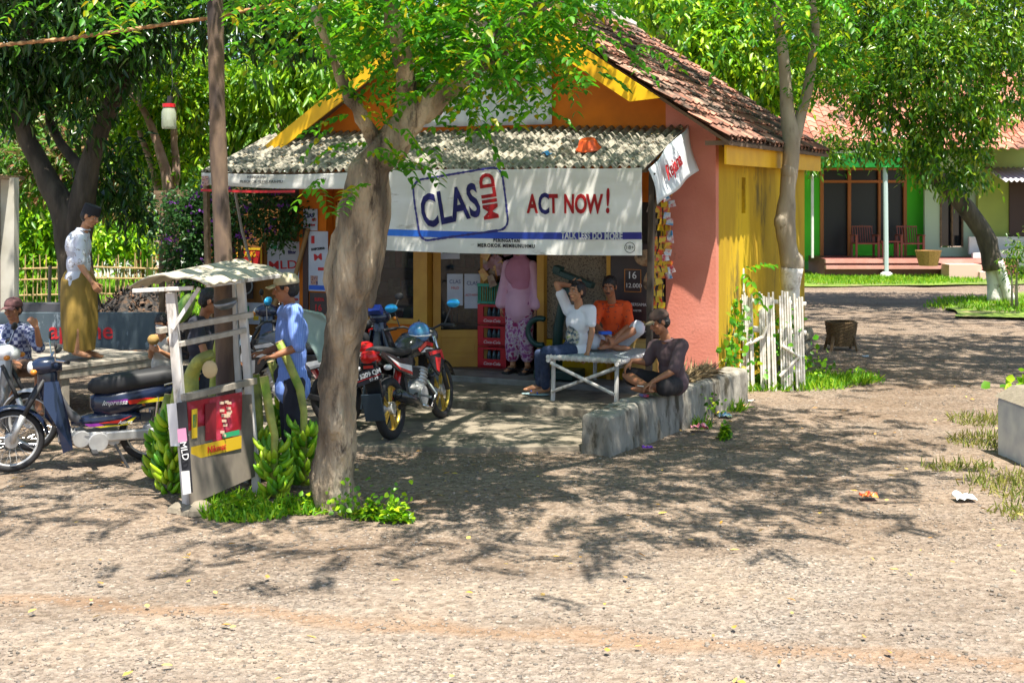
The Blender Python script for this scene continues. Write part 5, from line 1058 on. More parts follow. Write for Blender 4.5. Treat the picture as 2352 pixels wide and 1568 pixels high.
# board panel
a, b, c, d = sp(422, 912, 9.78), sp(578, 905, 10.42), sp(586, 1094, 10.42), sp(440, 1158, 9.78)
bm = MB(); nrm_ = (b - a).cross(d - a).normalized()
if nrm_.y < 0: nrm_ = -nrm_
bm.add([a, b, c, d, a + nrm_ * .02, b + nrm_ * .02, c + nrm_ * .02, d + nrm_ * .02], [(0, 1, 2, 3), (7, 6, 5, 4), (0, 4, 5, 1), (1, 5, 6, 2), (2, 6, 7, 3), (3, 7, 4, 0)])
bm.build('front_board', M('grey_plywood_board', hx('6b635a'), .85, var=[hx('857b6e'), hx('544d46')], scale=3, bump=.2, stretch=(1, 1, .4)), st)
ux = (b - a).normalized(); uz = V((0, 0, 1)); 
def bp(s_, z_): return a + ux * s_ + V((0, 0, z_ - (a.z))) - nrm_ * .006
pst = thing('red_poster', 'torn red and yellow poster tacked to the front board of the stall', 'poster', o_ + bp(.02, .86)); po = bp(.02, .86)
W_ = .60; HH = .44
mb = MB(); mb.grid(lambda i, j: tuple(ux * (W_ * i * (1 - .06 * j) + .03 * j) + V((0, 0, -.02 - HH * j + .06 * i)) - nrm_ * (.006 + .004 * math.sin(i * 7 + j * 5))), 16, 12)
red_post = M('red_poster_print', (.45, .01, .03), .45, var=[(.30, .01, .02), (.55, .05, .10)], scale=9)
mb.build('sheet', red_post, pst, solid=.002)
def pp(i, z, off=.02): return ux * (W_ * i) + V((0, 0, z + .06 * i)) - nrm_ * off
def patch(i0, i1, z0, z1, m_, name='printed_patch'):
    MB().add([pp(i0, z0), pp(i1, z0), pp(i1, z1), pp(i0, z1)], [(0, 1, 2, 3)]).build(name, m_, pst)
patch(.05, .97, -.46, -.36, M('yellow_print', (.65, .42, .02), .5)); patch(.62, .93, -.35, -.31, ink_g); patch(.06, .16, -.30, -.08, ink_y); patch(.3, .5, -.34, -.06, M('dark_red_print', (.2, .01, .02), .5)); patch(.08, .15, -.22, -.12, ink_g)
mb = MB()
for k in range(16): q = pp(.66 + rng.uniform(-.08, .1), -.20 + rng.uniform(-.13, .13), .022); mb.box(q, (.035, .003, .02))
mb.build('printed_pattern', M('cream_print', (.55, .42, .3), .5), pst)
ang = math.atan2(ux.y, ux.x)
text('Nikmat', .075, ink_r, pst, pp(.5, -.415, .026), rot=(math.pi / 2, 0, ang), sx=.9)
ps2 = thing('torn_banner', 'torn white and black banner strip wrapped on the stall leg', 'banner', o_ + sp(392, 930, 9.75)); q0 = sp(392, 930, 9.75); mb = MB()
mb.add([sp(383, 928, 9.8) - q0, sp(422, 922, 9.72) - q0, sp(434, 1000, 9.72) - q0, sp(420, 1024, 9.74) - q0, sp(392, 1024, 9.82) - q0], [(0, 1, 2, 3, 4)]); mb.build('white_cloth', white_p, ps2, solid=.003)
mb = MB(); mb.quad(sp(405, 925, 9.70) - q0, sp(428, 921, 9.69) - q0, sp(443, 1130, 9.69) - q0, sp(422, 1135, 9.70) - q0); mb.build('black_strip', ink_k, ps2, solid=.003)
mb = MB(); mb.quad(sp(407, 985, 9.68) - q0, sp(427, 982, 9.675) - q0, sp(430, 1012, 9.675) - q0, sp(409, 1016, 9.68) - q0); mb.build('pink_patch', M('pink_print', (.6, .25, .4), .5), ps2)
mb = MB(); mb.quad(sp(416, 1082, 9.68) - q0, sp(435, 1080, 9.675) - q0, sp(439, 1132, 9.675) - q0, sp(420, 1136, 9.68) - q0); mb.build('white_patch', white_paint, ps2)
text('MLD', .07, ink_w, ps2, sp(423, 1035, 9.67) - q0, rot=(math.pi / 2, math.radians(80), 0))
mb = MB(); mb.lathe([(0, 0), (.05, 0), (.085, .03), (.095, .06), (.09, .06), (.05, .008), (0, .008)], (0, 0, 0), 20)
t = thing('metal_dish', 'shallow grey metal dish hung behind the stall rail', 'dish', P(521, 708, 10.4)); o = mb.build('dish_body', M('dull_tin', (.25, .28, .32), .4, metal=.7), t, smooth=True); o.rotation_euler = (.15, -.2, 0)
mb = MB()
for k in range(7): mb.ell((rng.uniform(-.14, .14), rng.uniform(-.06, .06), rng.uniform(0, .06)), (rng.uniform(.06, .13), .09, .07), Matrix.Rotation(rng.random() * 3, 3, 'Z'), 8, 6)
t = thing('stone_footing', 'lumpy grey stone footing under the stall corner post', 'stone', G(432, 1180)); mb.build('stone_body', conc, t)
# ---------------------------------------------------------------- bananas
ban = M('green_banana', (.10, .32, .006), .5, var=[(.24, .50, .008), (.42, .58, .02), (.06, .22, .006), (.18, .42, .008)], island=True); stalk_m = M('banana_stalk', (.16, .28, .02), .55, var=[(.40, .42, .08), (.20, .22, .05)], scale=5, bump=.5, bscale=30, dirt=((.12, .09, .04), 7, .64)); cut_m = M('cut_stalk_end', (.55, .42, .22), .8)
def banana(mb, base, out, up, ln, r):
    pts = []; rs = []
    for k, (t_, q) in enumerate(((0, .35), (.12, .6), (.3, 1), (.55, 1.05), (.8, .85), (.93, .45), (1, .2))):
        p = base + out * (ln * .95 * (t_ - .38 * t_ * t_)) + up * (ln * (.05 * t_ + .62 * t_ * t_)); pts.append(p); rs.append(r * q)
    mb.tube(pts, rs, 6)
def bunch(label, x, y, h, tilt, seed, stalk, s=1.0):
    r = random.Random(seed); t = thing('banana_bunch', label, 'bananas', (x, y, 0), 0, 'green banana bunches heaped by the stall')
    ax = V((math.sin(tilt), 0, math.cos(tilt)))
    nh = int(h / .105)
    for k in range(nh):
        mb = MB(); c = ax * (.05 + k * .10) * s; a0 = r.uniform(0, 6.28); nb = 15
        hx_ = r.uniform(-.03, .03); hd_ = r.uniform(-.35, .35)
        for q in range(nb):
            if r.random() < .1: continue
            a_ = a0 + q / nb * 6.28 * .98 + r.uniform(-.16, .16); out = V((math.cos(a_) + hd_ * .5, math.sin(a_), r.uniform(-.45, .3))).normalized(); tw = V((r.uniform(-.4, .4), r.uniform(-.4, .4), 1)).normalized()
            banana(mb, c + out * .04 + V((0, 0, r.uniform(-.035, .035))), out, tw, r.uniform(.13, .19) * s, r.uniform(.020, .026) * s)
        mb.build('banana_hand', ban, t, smooth=True)
    pts = [V((0, 0, .02))] + [ax * h * .5, ax * h] + [V(q) for q in stalk]
    MB().tube(pts, [.025, .028, .03] + [.036] * len(stalk), 8).build('stalk', stalk_m, t, smooth=True)
    e = pts[-1]; dr = (e - pts[-2]).normalized(); MB().tube([e, e + dr * .006], .037, 10).build('cut_end', cut_m, t)
g = lambda x, y: (P(x, y, 7200 / (y - 445)).x, 7200 / (y - 445))
bunch('green banana bunch at the front, against the right leg of the stall', *g(628, 1145), .50, .02, 1, [(-.03, .05, .62), (-.09, .08, .95)])
bunch('green banana bunch with long curved stalk against the tree trunk', *g(698, 1120), .62, .0, 2, [(-.04, .05, .8), (-.16, .1, 1.05), (-.22, .1, 1.18)])
bunch('green banana bunch behind, in the middle of the heap', *g(660, 1085), .66, -.06, 3, [(-.10, .05, .8), (-.14, .0, .96)])
bunch('small green banana bunch tucked low behind the stall board', *g(590, 1100), .5, .05, 4, [(0, .05, .66), (-.03, .1, .86)])
bunch('tall green banana bunch leaning on the left leg of the stall', *g(390, 1130), .72, .04, 5, [(.06, .05, .9)], 1.0)
bunch('dark green banana bunch lying left of the stall board', *g(374, 1105), .5, -.03, 6, [(.02, .1, .7)])
bunch('green banana bunch behind the stall board near the pole', *g(470, 1075), .7, .1, 7, [(.08, .05, .95), (.13, -.05, 1.12), (.22, -.1, 1.1)])
t = thing('banana_stump', 'curved yellow-green piece of banana plant standing behind the stall counter', 'banana stump', P(435, 905, 10.3)[:2] + (.0,)); mb = MB(); limb(mb, [(0, 0, 0), P(437, 905, 10.3) - t.location, P(442, 855, 10.3) - t.location, P(462, 825, 10.2) - t.location, P(492, 812, 10.2) - t.location], [.07, .062, .058, .05, .035], 8); mb.build('stem_body', stalk_m, t, smooth=True); MB().ell(P(482, 848, 10.05) - t.location, (.06, .03, .07)).build('cut_end', cut_m, t)
t = thing('striped_melon', 'big green striped melon held at the shoulder behind the stall', 'melon', P(424, 708, 11.6)); MB().ell((0, 0, 0), (.075, .075, .15), Matrix.Rotation(.5, 3, 'Y'), 16, 12).build('melon_body', M('melon_rind', (.05, .15, .02), .5, var=[(.2, .28, .06)], scale=5, stretch=(4, 4, .6)), t, smooth=True)
# ---------------------------------------------------------------- bed platform, sofa board
bp0 = V((-4.70, 13.6, 0)); ea = math.atan2(.83, .56)
bed = thing('bamboo_bench', 'low weathered plank platform on which the man in black cap stands', 'bench', bp0, ea)
mb = MB()
for k in range(12): mb.box((.66, .09 + k * .175, .575 + rng.uniform(-.004, .004)), (1.36, .16, .045))
mb.build('planks', wood_grey, bed, bevel=.006)
mb = MB(); mb.box((.66, .05, .51), (1.3, .05, .08)); mb.box((.66, 1.9, .51), (1.3, .05, .08)); mb.box((.05, 1, .51), (.05, 1.8, .08)); mb.box((1.25, 1, .51), (.05, 1.8, .08)); mb.build('apron', wood_grey, bed)
for a in (.1, 1.2):
    for b in (.1, 1.85): MB().box((a, b, .235), (.1, .1, .47)).build('leg', wood_grey, bed, bevel=.005)
sb_ = thing('painted_board', 'long grey painted board with red blackletter word and white smears behind the platform', 'board', (-5.3, 16.0, 0))
grey_b = M('grey_smeared_paint', hx('4c5a62'), .6, var=[hx('3f4c55')], scale=2, dirt=(hx('b9c6cf'), 2.2, .55), stretch=(1.6, 1, .7))
mb = MB(); mb.box((-.0, 0, .72), (2.1, .05, .46)); mb.build('board_face', grey_b, sb_, bevel=.01); mb = MB(); mb.box((-.9, .05, .25), (.06, .06, .5)); mb.box((.9, .05, .25), (.06, .06, .5)); mb.build('board_legs', wood_brown, sb_)
text('apache', .30, ink_r, sb_, (.03, -.03, .72), sx=.95, bold=.004); mb = MB(); mb.box((-.5, .15, 1.0), (.6, .25, .1)); mb.build('top_box', M('dark_slab', (.06, .06, .07), .7), sb_)
# ---------------------------------------------------------------- picket fence enclosure, sapling, basket, plants
pf = thing('picket_fence', 'whitewashed stick picket fence round the foot of the pale tree', 'fence', (3.0, 15.95, 0))
wht = M('whitewashed_sticks', hx('e0dcd4'), .85, var=[hx('c8c2b8'), hx('ece9e3')], scale=9, bump=.3, dirt=(hx('8f8270'), 5, .68))
def px(x, d=15.9): return (x - 1176) / 3000 * d - 3.0
mb = MB()
for x in [1693] + [1709 + 5.2 * k for k in range(5)] + [1748, 1753, 1758, 1764, 1769, 1774, 1779] + [1795, 1800, 1806, 1812, 1818] + [1828, 1834, 1840, 1846]:
    h = rng.uniform(1.12, 1.22); w_ = rng.uniform(.026, .036); mb.bar((px(x + 4) , rng.uniform(-.03, .03), -.02 if x > 1700 else .75), (px(x - 2), 0, h), w_, .022)
mb.build('pickets', wht, pf); mb = MB()
mb.tube([(px(1682), .04, 1.10), (px(1760), .04, 1.09), (px(1855), .04, 1.05)], .028, 7); mb.tube([(px(1702), .04, .76), (px(1752), .04, .74)], .04, 7); mb.tube([(px(1790), .04, .72), (px(1855), .04, .70)], .03, 7); mb.tube([(px(1712), -.04, .55), (px(1752), -.05, .66), (px(1762), -.05, .78)], .022, 7)
mb.tube([(px(1797), -.04, .55), (px(1835), -.05, .42), (px(1792), -.04, .18)], .022, 7); mb.tube([(px(1695), .03, .30), (px(1720), .03, .26)], .045, 7); mb.tube([(px(1700), .05, .5), (px(1730), .05, .42)], .02, 6)
mb.build('rails', wht, pf); mb = MB()
for k in range(9): mb.bar((px(1690) - .02 - k * .01, .1 + k * .12, 0), (px(1690) - .02 - k * .01, .1 + k * .12, 1.05 + .05 * rng.random()), .03, .022)
mb.bar((px(1690), .05, .9), (px(1690) - .1, 1.15, .9), .03); mb.build('side_pickets', wht, pf)
t = thing('sapling', 'white stick with one feathery green leaf spray above the picket fence', 'sapling', (P(1712, 700, 16).x, 16.1, 0)); MB().tube([(0, 0, 0), (-.01, 0, 1.0), (-.02, 0, 1.48)], [.035, .03, .028], 7).build('stem', limed, t)
pn = [pinnate(np.array([[-.02, 0, 1.46]] * 3), np.array([[.9, -.2, .45], [-.7, 0, .5], [.2, -.3, -.3]]), nl=7, rach=.42, ls=.13, lw=.5, droop=.3)]; leaf_obj('leaf_spray', lf_near, pn, t)
def climber(label, pts, n, ls, mat, name='leafy_plant'):
    b = pts[0][0]; t = thing(name, label, 'plant', (b.x, b.y, 0)); P_ = []
    for c, r in pts: k = int(n * r); P_.append(np.array(list(c)) + nr.normal(size=(k, 3)) * r * .5)
    p = np.concatenate(P_); p = p[p[:, 2] > .02]; k = len(p); l = ls * nr.uniform(.6, 1.25, k); vs, fs = leaves(p, nr.normal(size=(k, 3)) * .7 + np.array([0, -.3, -.4]), unit(nr.normal(size=(k, 3)) * .6 + np.array([0, -.6, .7])), l, l * .85, droop=.2)
    leaf_obj('leaves', mat, [lplace((vs, fs), t)], t); mb = MB()
    for c, r in pts: mb.tube([(0, 0, 0), (V(c) - t.location) * .5 + V((.02, 0, 0)), V(c) - t.location], [.012, .01, .006], 5)
    mb.build('stems', bark_l, t)
climber('round-leaved green plant between the salmon wall and the picket fence', [(P(1640, 800, 15.3), .3), (P(1612, 775, 15.3), .14), (P(1670, 820, 15.3), .3), (P(1690, 740, 15.7), .25), (P(1660, 770, 15.5), .22), (P(1680, 700, 15.7), .14)], 260, .085, lf_near)
climber('round-leaved climber inside the picket fence', [(P(1770, 770, 16.2), .35), (P(1745, 800, 16.2), .3), (P(1800, 760, 16.2), .25), (P(1790, 820, 16.2), .3)], 230, .08, lf_near)
climber('small leafy shoots on the ground right of the pale tree', [(P(1868, 830, 16.8), .25), (P(1885, 850, 16.8), .2)], 160, .07, lf_lime)
climber('leafy sprig beside the top of the white concrete block', [(P(2320, 905, 12.3), .2), (P(2335, 890, 12.3), .12)], 130, .1, lf_lime)
climber('yellow-green weed tuft at the foot of the gnarled tree', [(P(793, 1152, 9.75), .14)], 500, .045, lf_lime, 'weed_tuft')
climber('bright weed tuft on the gravel right of the gnarled tree', [(P(898, 1166, 9.9), .16)], 500, .045, lf_lime, 'weed_tuft')
climber('small dark plant at the foot of the long wall block', [(P(1605, 930, 13.9) + V((.12, -.1, 0)), .14)], 260, .05, lf_mid, 'weed_tuft')
b0 = G(1932, 803); t = thing('woven_basket', 'dark woven basket on wooden feet standing alone on the gravel', 'basket', b0)
wick = M('dark_wicker', (.10, .06, .03), .9, var=[(.22, .14, .06), (.05, .03, .02)], scale=26, bump=1, bscale=40, stretch=(1, 1, 3)); mb = MB()
rings = []
for k in range(15):
    f = k / 14; w_ = .185 + .045 * f; n_ = 24; ring = []
    for q in range(n_):
        a_ = 2 * math.pi * q / n_; c, s_ = math.cos(a_), math.sin(a_); rr_ = w_ * (1 + (.025 if (q + k) % 2 else 0)); ring.append((math.copysign(abs(c) ** .7, c) * rr_, math.copysign(abs(s_) ** .7, s_) * rr_, .07 + .36 * f))
    rings.append(ring)
mb.loft(rings, cap=False); mb.add([(x * .98, y * .98, .08) for x, y, z in rings[0]], [tuple(range(24))]); mb.build('basket_body', wick, t, solid=.012); MB().torus((0, 0, .43), .222, .014, 'z', 24, 6).build('rim', wick, t)
for a, b in ((-1, -1), (1, -1), (1, 1), (-1, 1)): MB().bar((a * .2, b * .2, 0), (a * .15, b * .15, .26), .045, .03).build('foot', wood_brown, t)
# litter
def crumple(name, label, p, s, mat, seed, cat='litter'):
    t = thing(name, label, cat, p); mb = MB(); mb.grid(lambda i, j: ((i - .5) * s, (j - .5) * s * .8, .02 + .25 * s * abs(noise.noise(V((i * 3 + seed, j * 3, seed)))) * 2), 8, 8); mb.build('crumpled_sheet', mat, t, solid=.002); return t
crumple('paper_scrap', 'white crumpled paper lying alone on the gravel near the ditch grass', G(2215, 1150), .16, white_paint, 1); crumple('snack_wrapper', 'red and orange wrapper lying alone on the open gravel', G(1995, 1145), .13, M('red_wrapper', (.6, .03, .02), .3, var=[(.7, .3, .05)], scale=20), 2)
crumple('purple_wrapper', 'purple wrapper at the near end of the low wall', G(1487, 1033), .1, M('purple_foil', (.25, .05, .55), .3), 3); crumple('plastic_bag', 'pale pink plastic bag lying beside the long wall', G(1607, 988), .17, M('pink_film', (.55, .38, .42), .3, var=[(.5, .05, .08)], scale=18), 4)
crumple('snack_wrapper', 'white, green and blue wrapper near the far end of the long wall', G(1665, 960), .14, M('white_wrapper', (.65, .68, .66), .3, var=[(.1, .3, .5), (.4, .45, .05)], scale=16), 5); crumple('snack_wrapper', 'yellow wrapper lying behind the pale plastic bag', G(1640, 955), .12, M('yellow_wrapper', (.6, .42, .04), .3), 6)
crumple('paper_scrap', 'small white scrap on the gravel in front of the weeds', G(1725, 925), .07, white_paint, 7); crumple('snack_wrapper', 'orange scrap at the far corner of the low wall', G(1700, 935), .08, M('orange_wrapper', (.6, .2, .03), .3), 8); crumple('plastic_cup', 'clear bluish scrap on the gravel right of the woven basket', G(1988, 822), .09, M('bluish_film', (.4, .5, .6), .2), 9)
t = thing('cigarette_pack', 'small blue and red cigarette pack on the low wall before the seated man', 'cigarette pack', A + dw * .98 + nw * .12 + V((0, 0, .402)), .5); MB().box((0, 0, .012), (.055, .088, .024)).build('pack_body', M('blue_pack', (.03, .2, .5), .4, var=[(.5, .03, .05)], scale=12), t, bevel=.002)
# ---------------------------------------------------------------- people
def skin(n, c): return M(n, c, .5, var=[tuple(x * .75 for x in c)], scale=6, spec=.4)
sk_a = skin('skin_brown', (.50, .24, .125)); sk_b = skin('skin_dark_brown', (.40, .17, .085)); sk_c = skin('skin_tan', (.34, .16, .08))
hair_m = M('black_hair', (.012, .010, .010), .5, bump=.5, bscale=90); eye_w = M('eye_white', (.55, .52, .48), .3); lip_m = M('lips', (.20, .06, .045), .5)
def basis(f, u):
    f = V(f).normalized(); u = V(u); s = f.cross(u).normalized(); u = s.cross(f).normalized()
    return f, u, s                       # forward, up, right
def hand(mb, w, d, pn, th, k=1, curl=.35):
    """w wrist, d towards the fingers, pn palm normal, th side of the thumb"""
    d = V(d).normalized(); pn = (V(pn) - d * V(pn).dot(d)).normalized(); s = d.cross(pn).normalized()
    if s.dot(V(th)) < 0: s = -s
    for i, (off, ln) in enumerate(((.030, .068), (.010, .078), (-.010, .072), (-.028, .056))):
        b = w + (d * .082 + s * off) * k; mb.cap(w + d * .012 * k + s * off * .55 * k, b, .0135 * k, .0115 * k, 7)
        p = b; dd = d
        for q, (f, r0, r1) in enumerate(((.42, .0098, .009), (.32, .009, .008), (.26, .008, .0065))):
            a = curl * (.7 + .45 * q + .12 * i); dd = (dd * math.cos(a) + pn * math.sin(a)).normalized()
            e = p + dd * ln * f * k; mb.cap(p, e, r0 * k, r1 * k, 6); p = e
    t0_ = w + (d * .02 + s * .02) * k; t1_ = t0_ + (d * .034 + s * .030 + pn * .012) * k; t2_ = t1_ + (d * .028 + s * .010 + pn * .016) * k
    mb.cap(t0_, t1_, .013 * k, .0105 * k, 7); mb.cap(t1_, t2_, .0105 * k, .0085 * k, 7)
def head(root, body, hc, f, u, k, cap=None, hair='short', skinm=sk_a, moust=False, lvl=0):
    f, u, s = basis(f, u); R = Matrix((s, f, u)).transposed(); q = lambda x, y, z: hc + (s * x + f * y + u * z) * k
    body.ell(q(0, -.008, .03), (.076 * k, .094 * k, .088 * k), R, 14, 10); body.ell(q(0, .02, -.03), (.062 * k, .072 * k, .075 * k), R, 12, 9)
    body.ell(q(0, .055, -.085), (.030 * k, .026 * k, .024 * k), R, 8, 6); body.cap(q(0, .088, .022), q(0, .108, -.022), .009 * k, .014 * k, 7); body.ell(q(0, .1, -.026), (.019 * k, .013 * k, .010 * k), R, 8, 6)
    for sx in (-1, 1):
        body.ell(q(sx * .078, -.005, -.002), (.010 * k, .020 * k, .031 * k), R, 8, 6); body.ell(q(sx * .032, .079, .034), (.026 * k, .012 * k, .010 * k), R, 8, 5); body.ell(q(sx * .046, .062, -.02), (.02 * k, .02 * k, .02 * k), R, 8, 6)
    body.ell(q(0, .088, -.056), (.026 * k, .010 * k, .010 * k), R, 8, 5)
    def face():
        m = MB(); m.ell(q(0, .0965, -.055), (.022 * k, .006 * k, .0075 * k), R, 8, 5); m.build('lips', lip_m, root)
        m = MB(); m.mat(0)
        for sx in (-1, 1): m.ell(q(sx * .032, .084, .012), (.0135 * k, .007 * k, .006 * k), R, 8, 6)
        m.mat(1)
        for sx in (-1, 1): m.ell(q(sx * .031, .0895, .012), (.006 * k, .004 * k, .006 * k), R, 8, 5)
        m.build('eyes', [eye_w, hair_m], root)
        m = MB()
        for sx in (-1, 1): m.cap(q(sx * .016, .094, .035), q(sx * .05, .084, .036), .0045 * k, .003 * k, 6)
        if moust: m.cap(q(-.024, .100, -.043), q(0, .108, -.038), .006 * k, .006 * k, 6); m.cap(q(.024, .100, -.043), q(0, .108, -.038), .006 * k, .006 * k, 6)
        m.build('facial_hair' if moust else 'eyebrows', hair_m, root)
    face()
    if hair:
        m = MB(); m.ell(q(0, -.018, .048), (.083 * k, .098 * k, .086 * k), R, 16, 10); m.ell(q(0, -.045, -.005), (.078 * k, .068 * k, .07 * k), R, 12, 8)
        for sx in (-1, 1): m.ell(q(sx * .070, .028, .028), (.013 * k, .02 * k, .032 * k), R, 8, 6)
        if hair == 'quiff':
            for i in range(7): m.ell(q((i - 3) * .02, .055 + .012 * (i % 2), .112), (.017 * k, .034 * k, .02 * k), R, 8, 6)
        h = fuse(m, 'hair', hair_m, root, .006, 2, .004, 60)
    if cap:
        m = MB(); col = cap[1]
        if cap[0] == 'peci':
            rings = []
            for z, a, b in ((.030, .088, .106), (.075, .088, .105), (.128, .083, .10), (.132, .072, .09)): rings.append([q(a * math.cos(t) , b * math.sin(t) - .008, z) for t in [2 * math.pi * i / 20 for i in range(20)]])
            m.loft(rings); m.build('peci_cap', col, root, smooth=False)
        else:
            rings = []
            for z, r in ((.040, 1.0), (.065, 1.0), (.095, .92), (.120, .72), (.134, .42), (.138, .06)): rings.append([q(.090 * r * math.cos(t), .108 * r * math.sin(t) - .01, z) for t in [2 * math.pi * i / 20 for i in range(20)]])
            m.loft(rings); m.ell(q(0, -.01, .139), .007 * k, None, 6, 4); m.build('cap_crown', col, root, smooth=True)
            m = MB(); m.grid(lambda i, j: q((i - .5) * .155 * (1 - .25 * j * j), .082 + .085 * j * (1 - (2 * i - 1) ** 2 * .35), .052 - .018 * j - .02 * (2 * i - 1) ** 2), 10, 6); m.build('cap_visor', cap[2] if len(cap) > 2 else col, root, smooth=True, solid=.005)
def limbs(mb, J, k, arm=(.043, .034, .024), leg=(.074, .05, .034)):
    for s_ in 'LR':
        if 'sh' + s_ in J:
            a, b, c = J['sh' + s_], J['el' + s_], J['wr' + s_]; mb.cap(a, b, arm[0] * k, arm[1] * k, 10); mb.cap(b, b.lerp(c, .35), arm[1] * k, arm[1] * 1.05 * k, 10); mb.cap(b.lerp(c, .3), c, arm[1] * 1.05 * k, arm[2] * k, 10)
        if 'hp' + s_ in J:
            a, b, c = J['hp' + s_], J['kn' + s_], J['an' + s_]; mb.cap(a, b, leg[0] * k, leg[1] * k, 12); mb.cap(b, b.lerp(c, .35) , leg[1] * k, leg[1] * 1.05 * k, 10); mb.cap(b.lerp(c, .3), c, leg[1] * 1.05 * k, leg[2] * k, 10)
            if 'to' + s_ in J: t_ = J['to' + s_]; mb.cap(c - (t_ - c) * .18 - V((0, 0, .01)), c.lerp(t_, .7), .034 * k, .03 * k, 10); mb.cap(c.lerp(t_, .5), t_, .034 * k, .02 * k, 10); mb.ell(t_ - V((0, 0, .0)), (.035 * k, .035 * k, .016 * k), None, 8, 6)
def torso(mb, J, k, f, g=0):
    """pelvis, waist, chest as ellipsoids turned to face f"""
    pe, ch, ne = J['pe'], J['ch'], J['ne']; u = (ch - pe).normalized(); fr_ = V(f); fr_ = (fr_ - u * fr_.dot(u)).normalized(); s = fr_.cross(u); R = Matrix((s, fr_, u)).transposed()
    mb.ell(pe, ((.15 + g) * k, (.11 + g) * k, (.12 + g) * k), R, 16, 10); mb.ell(pe.lerp(ch, .45), ((.135 + g) * k, (.10 + g) * k, (.15 + g) * k), R, 16, 10)
    mb.ell(ch, ((.155 + g) * k, (.108 + g) * k, (.16 + g) * k), R, 16, 10); mb.cap(J['shL'], J['shR'], (.052 + g) * k, None, 10); mb.ell(ch.lerp(ne, .6), ((.12 + g * .6) * k, (.07 + g * .5) * k, (.07 + g * .4) * k), R, 12, 8)
def shirt(root, J, k, f, mat, sleeve=.85, hem=.0, g=.016, folds=.008, collar=True, name='shirt', fs=9, loose=.014):
    mb = MB(); torso(mb, J, k, f, g)
    pe, ch = J['pe'], J['ch']; u = (ch - pe).normalized(); fr_ = V(f); fr_ = (fr_ - u * fr_.dot(u)).normalized(); s = fr_.cross(u); R = Matrix((s, fr_, u)).transposed()
    if hem: mb.ell(pe - u * hem * .5, ((.16 + g) * k, (.125 + g) * k, (.10 + hem * .5) * k), R, 16, 10)
    for q in 'LR':
        a, b, c = J['sh' + q], J['el' + q], J['wr' + q]
        if sleeve <= 1: e = a.lerp(b, sleeve); mb.cap(a, e, (.055 + loose) * k, (.048 + loose) * k, 12)
        else: mb.cap(a, b, (.055 + loose) * k, (.05 + loose) * k, 12); mb.cap(b, b.lerp(c, sleeve - 1), (.05 + loose) * k, (.05 + loose) * k, 12)
    o = fuse(mb, name, mat, root, .010, 4, folds, fs, stretch=(1, 1, .6))
    if collar:
        m = MB(); ne = J['ne']; m.lathe([(.055 * k, 0), (.062 * k, .02), (.066 * k, .028), (.085 * k, .0)], ne - V((0, 0, .02)) - fr_ * .01, 16); m.build('collar', mat, root, smooth=True, solid=.004)
    return o
def trousers(root, J, k, mat, upto=1.9, r=(.095, .068, .055), folds=.008, name='trousers', f=(0, -1, 0)):
    mb = MB(); mb.ell(J['pe'], (.165 * k, .125 * k, .13 * k), None, 16, 10)
    for q in 'LR':
        a, b, c = J['hp' + q], J['kn' + q], J['an' + q]
        if upto <= 1: mb.cap(a, a.lerp(b, upto), r[0] * k, r[1] * 1.1 * k, 12)
        else: mb.cap(a, b, r[0] * k, r[1] * k, 12); mb.cap(b, b.lerp(c, upto - 1), r[1] * k, r[2] * k, 12)
    return fuse(mb, name, mat, root, .010, 4, folds, 9)
def person(label, loc, k=1): return thing('person', label, 'person', loc)
def body(root, J, k, f, skinm, hands, vox=.0065, hd=None, **hk):
    mb = MB(); torso(mb, J, k, f); limbs(mb, J, k); mb.cap(J['ne'] - V((0, 0, .03)), J['hd'].lerp(J['ne'], .35), .052 * k, .05 * k, 12)
    for h in hands: hand(mb, *h[:4], k, h[4] if len(h) > 4 else .35)
    fu = hd or (f, (0, 0, 1)); head(root, mb, J['hd'], fu[0], fu[1], k, skinm=skinm, **hk)
    return fuse(mb, 'body', skinm, root, vox, 3)
def loc_(p, root): return p - root.location
def jj(root, **kw): return {n: (V(p) - root.location) for n, p in kw.items()}
# 1 woman in the doorway
t = person('woman in pink headscarf and long pale pink tunic standing in the doorway', L(-2.48, .02, .2)); k = 1.0
def Lv(u, y, z): return L(u, y, z) - t.location + V((0, 0, 0))
J = {'pe': Lv(-2.48, .02, 1.10), 'ch': Lv(-2.48, .02, 1.40), 'ne': Lv(-2.48, .02, 1.58), 'hd': Lv(-2.48, .0, 1.70), 'shL': Lv(-2.31, .02, 1.52), 'shR': Lv(-2.65, .02, 1.52), 'elL': Lv(-2.26, .02, 1.24), 'elR': Lv(-2.70, .02, 1.24), 'wrL': Lv(-2.24, -.05, 1.02), 'wrR': Lv(-2.71, -.05, 1.02),
     'hpL': Lv(-2.40, .02, 1.05), 'hpR': Lv(-2.56, .02, 1.05), 'knL': Lv(-2.40, .0, .65), 'knR': Lv(-2.57, .0, .65), 'anL': Lv(-2.38, .02, .28), 'anR': Lv(-2.58, .02, .28), 'toL': Lv(-2.36, -.13, .235), 'toR': Lv(-2.60, -.13, .235)}
f = (-.3, -.95, 0)
body(t, J, .97, f, sk_a, [(J['wrL'], (0, 0, -1), (-1, 0, 0), (0, -1, 0)), (J['wrR'], (0, 0, -1), (1, 0, 0), (0, -1, 0))], hair=None)
pinkt = M('pale_pink_cloth', (.66, .40, .52), .85, var=[(.58, .34, .46)], scale=3); mb = MB(); torso(mb, J, .97, f, .02)
for q in 'LR': mb.cap(J['sh' + q], J['el' + q], .07, .065); mb.cap(J['el' + q], J['wr' + q] + V((0, 0, .03)), .065, .075)
mb.cap(J['pe'], J['pe'] - V((0, 0, .12)), .17, .185, 16); fuse(mb, 'tunic', pinkt, t, .012, 4, .014, 7, stretch=(1, 1, .35))
mb = MB()
